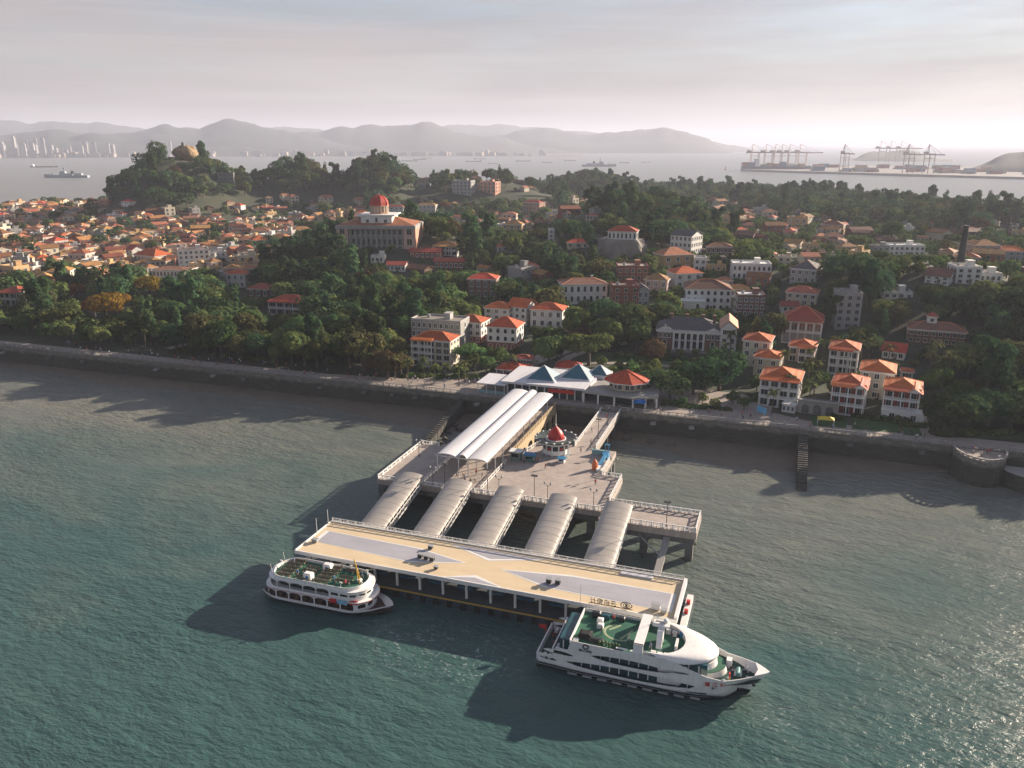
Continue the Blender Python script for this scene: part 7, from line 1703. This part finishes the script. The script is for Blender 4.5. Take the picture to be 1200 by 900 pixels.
# ---- container port
port = [PD(p, d) for p, d in ((872, 2920), (930, 2800), (1010, 2690), (1100, 2600), (1200, 2540), (1330, 2480), (1400, 3300), (1200, 3500), (1010, 3600), (890, 3300))]
tag(MB().prism([(p.x, p.y) for p in port], -3, 6).build('quay', mat('quay_concrete', (.22, .21, .2), .9)), kind='structure')
def make_crane():
    t_ = thing('quay_crane', 'tall ship to shore container crane with long boom at the port', 'crane', (0, 0, 0), 0, 'container cranes at the port'); g = 'grey'; c_ = mat('crane_paint_hazed', (.38, .27, .25), .6); M['crane'] = c_  # crane colour lightened to carry part of the distance haze
    for x in (-9, 9):
        for y in (-14, 14): MB().tube((x, y, 0), (x * .9, y, 58), 1.3, 4).build('leg', 'crane', t_)
    mb = MB()
    for z in (16, 44, 58):
        for y in (-14, 14): mb.tube((-9, y, z), (9, y, z), 1.0, 4)
        for x in (-9, 9): mb.tube((x, -14, z), (x, 14, z), 1.0, 4)
    mb.build('portal_frame', 'crane', t_); MB().box(-2.5, 2.5, -72, 34, 54, 57.5).build('boom', 'crane', t_)
    MB().tube((-3, 12, 57), (0, 10, 86), 1.0, 4).tube((3, 12, 57), (0, 10, 86), 1.0, 4).build('apex_frame', 'crane', t_); MB().tube((0, 10, 86), (0, -62, 57), .45, 4).tube((0, 10, 86), (0, -30, 57), .45, 4).tube((0, 10, 86), (0, 32, 57), .45, 4).build('tie_bar', 'crane', t_); MB().box(-4, 4, 14, 30, 57.5, 64).build('machine_house', 'tw', t_)
    return t_
cr0 = make_crane(); first = True
for px, d, rz in ((886, 3050, 40), (902, 3060, 40), (913, 3080, 40), (921, 3090, 40), (930, 3100, 40), (942, 3110, 40), (992, 2840, -20), (1068, 2720, -15), (1092, 2700, -15), (1036, 4300, 40), (1048, 4320, 40), (1060, 4330, 40)):
    o = cr0 if first else copy_tree(cr0); first = False; p = PD(px, d); o.location = (p.x, p.y, 6); o.rotation_euler = (0, 0, YAW + R(rz + 20)); o['label'] = 'tall container crane in the row of six by the moored container ship' if px < 950 else 'container crane alone in the middle of the port' if px == 992 else 'container crane, one of a pair nearer the eastern hill' if px < 1100 and d < 4000 else 'distant container crane on the second quay'
    o.scale = (.95,) * 3 if d < 4000 else (1.1,) * 3
cs_ = thing('container_ship', 'large loaded container ship moored under the cranes', 'ship', PD(912, 2990), YAW + R(-6))
obj('hull', hull_mesh(frange(-115, 115, 24), lambda x: 16 * max(.01, 1 - max(0, (x - 60) / 55) ** 2), lambda x: 14 + 3 * sstep(80, 115, x), [mat('cargo_hull', (.06, .07, .085), .6), 'tile_brown'], 3, 5, bowcut=8), cs_)
CC = [mat('container_%d' % i, c, .6) for i, c in enumerate(((.25, .06, .05), (.06, .13, .22), (.3, .3, .3), (.12, .2, .12), (.35, .2, .08)))]
for k in range(10):
    if k == 2: MB().box(-115 + k * 21, -101 + k * 21, -14, 14, 14, 40).build('deckhouse', 'white', cs_); continue
    MB().box(-114 + k * 21, -96 + k * 21, -14, 14, 13, rnd.uniform(20, 30)).build('container_stack', CC[k % 5], cs_)
for i in range(60):
    p = PD(rnd.uniform(960, 1290), rnd.uniform(2720, 3250)); t_ = thing('container_stack', 'block of stacked shipping containers on the port quay', 'containers', (p.x, p.y, 6), YAW + R(15 + rnd.choice((0, 90))), 'container stacks on the quay')
    for k in range(3): MB().box(-20, 20, -9 + k * 6.3, -3.2 + k * 6.3, 0, 2.6 * rnd.randint(2, 5)).build('container_row', CC[rnd.randrange(5)], t_)
bu = thing('navigation_buoy', 'small dark navigation buoy off the port', 'buoy', PW(850, 199, 0)); MB().lathe([(3.5, -1), (3.5, 2), (1.2, 3), (.8, 10), (1.4, 11), (.2, 12)], 10).build('buoy_body', 'red', bu); MB().lathe([(.9, 12), (.9, 13.5)], 8).build('lantern', 'grey', bu)
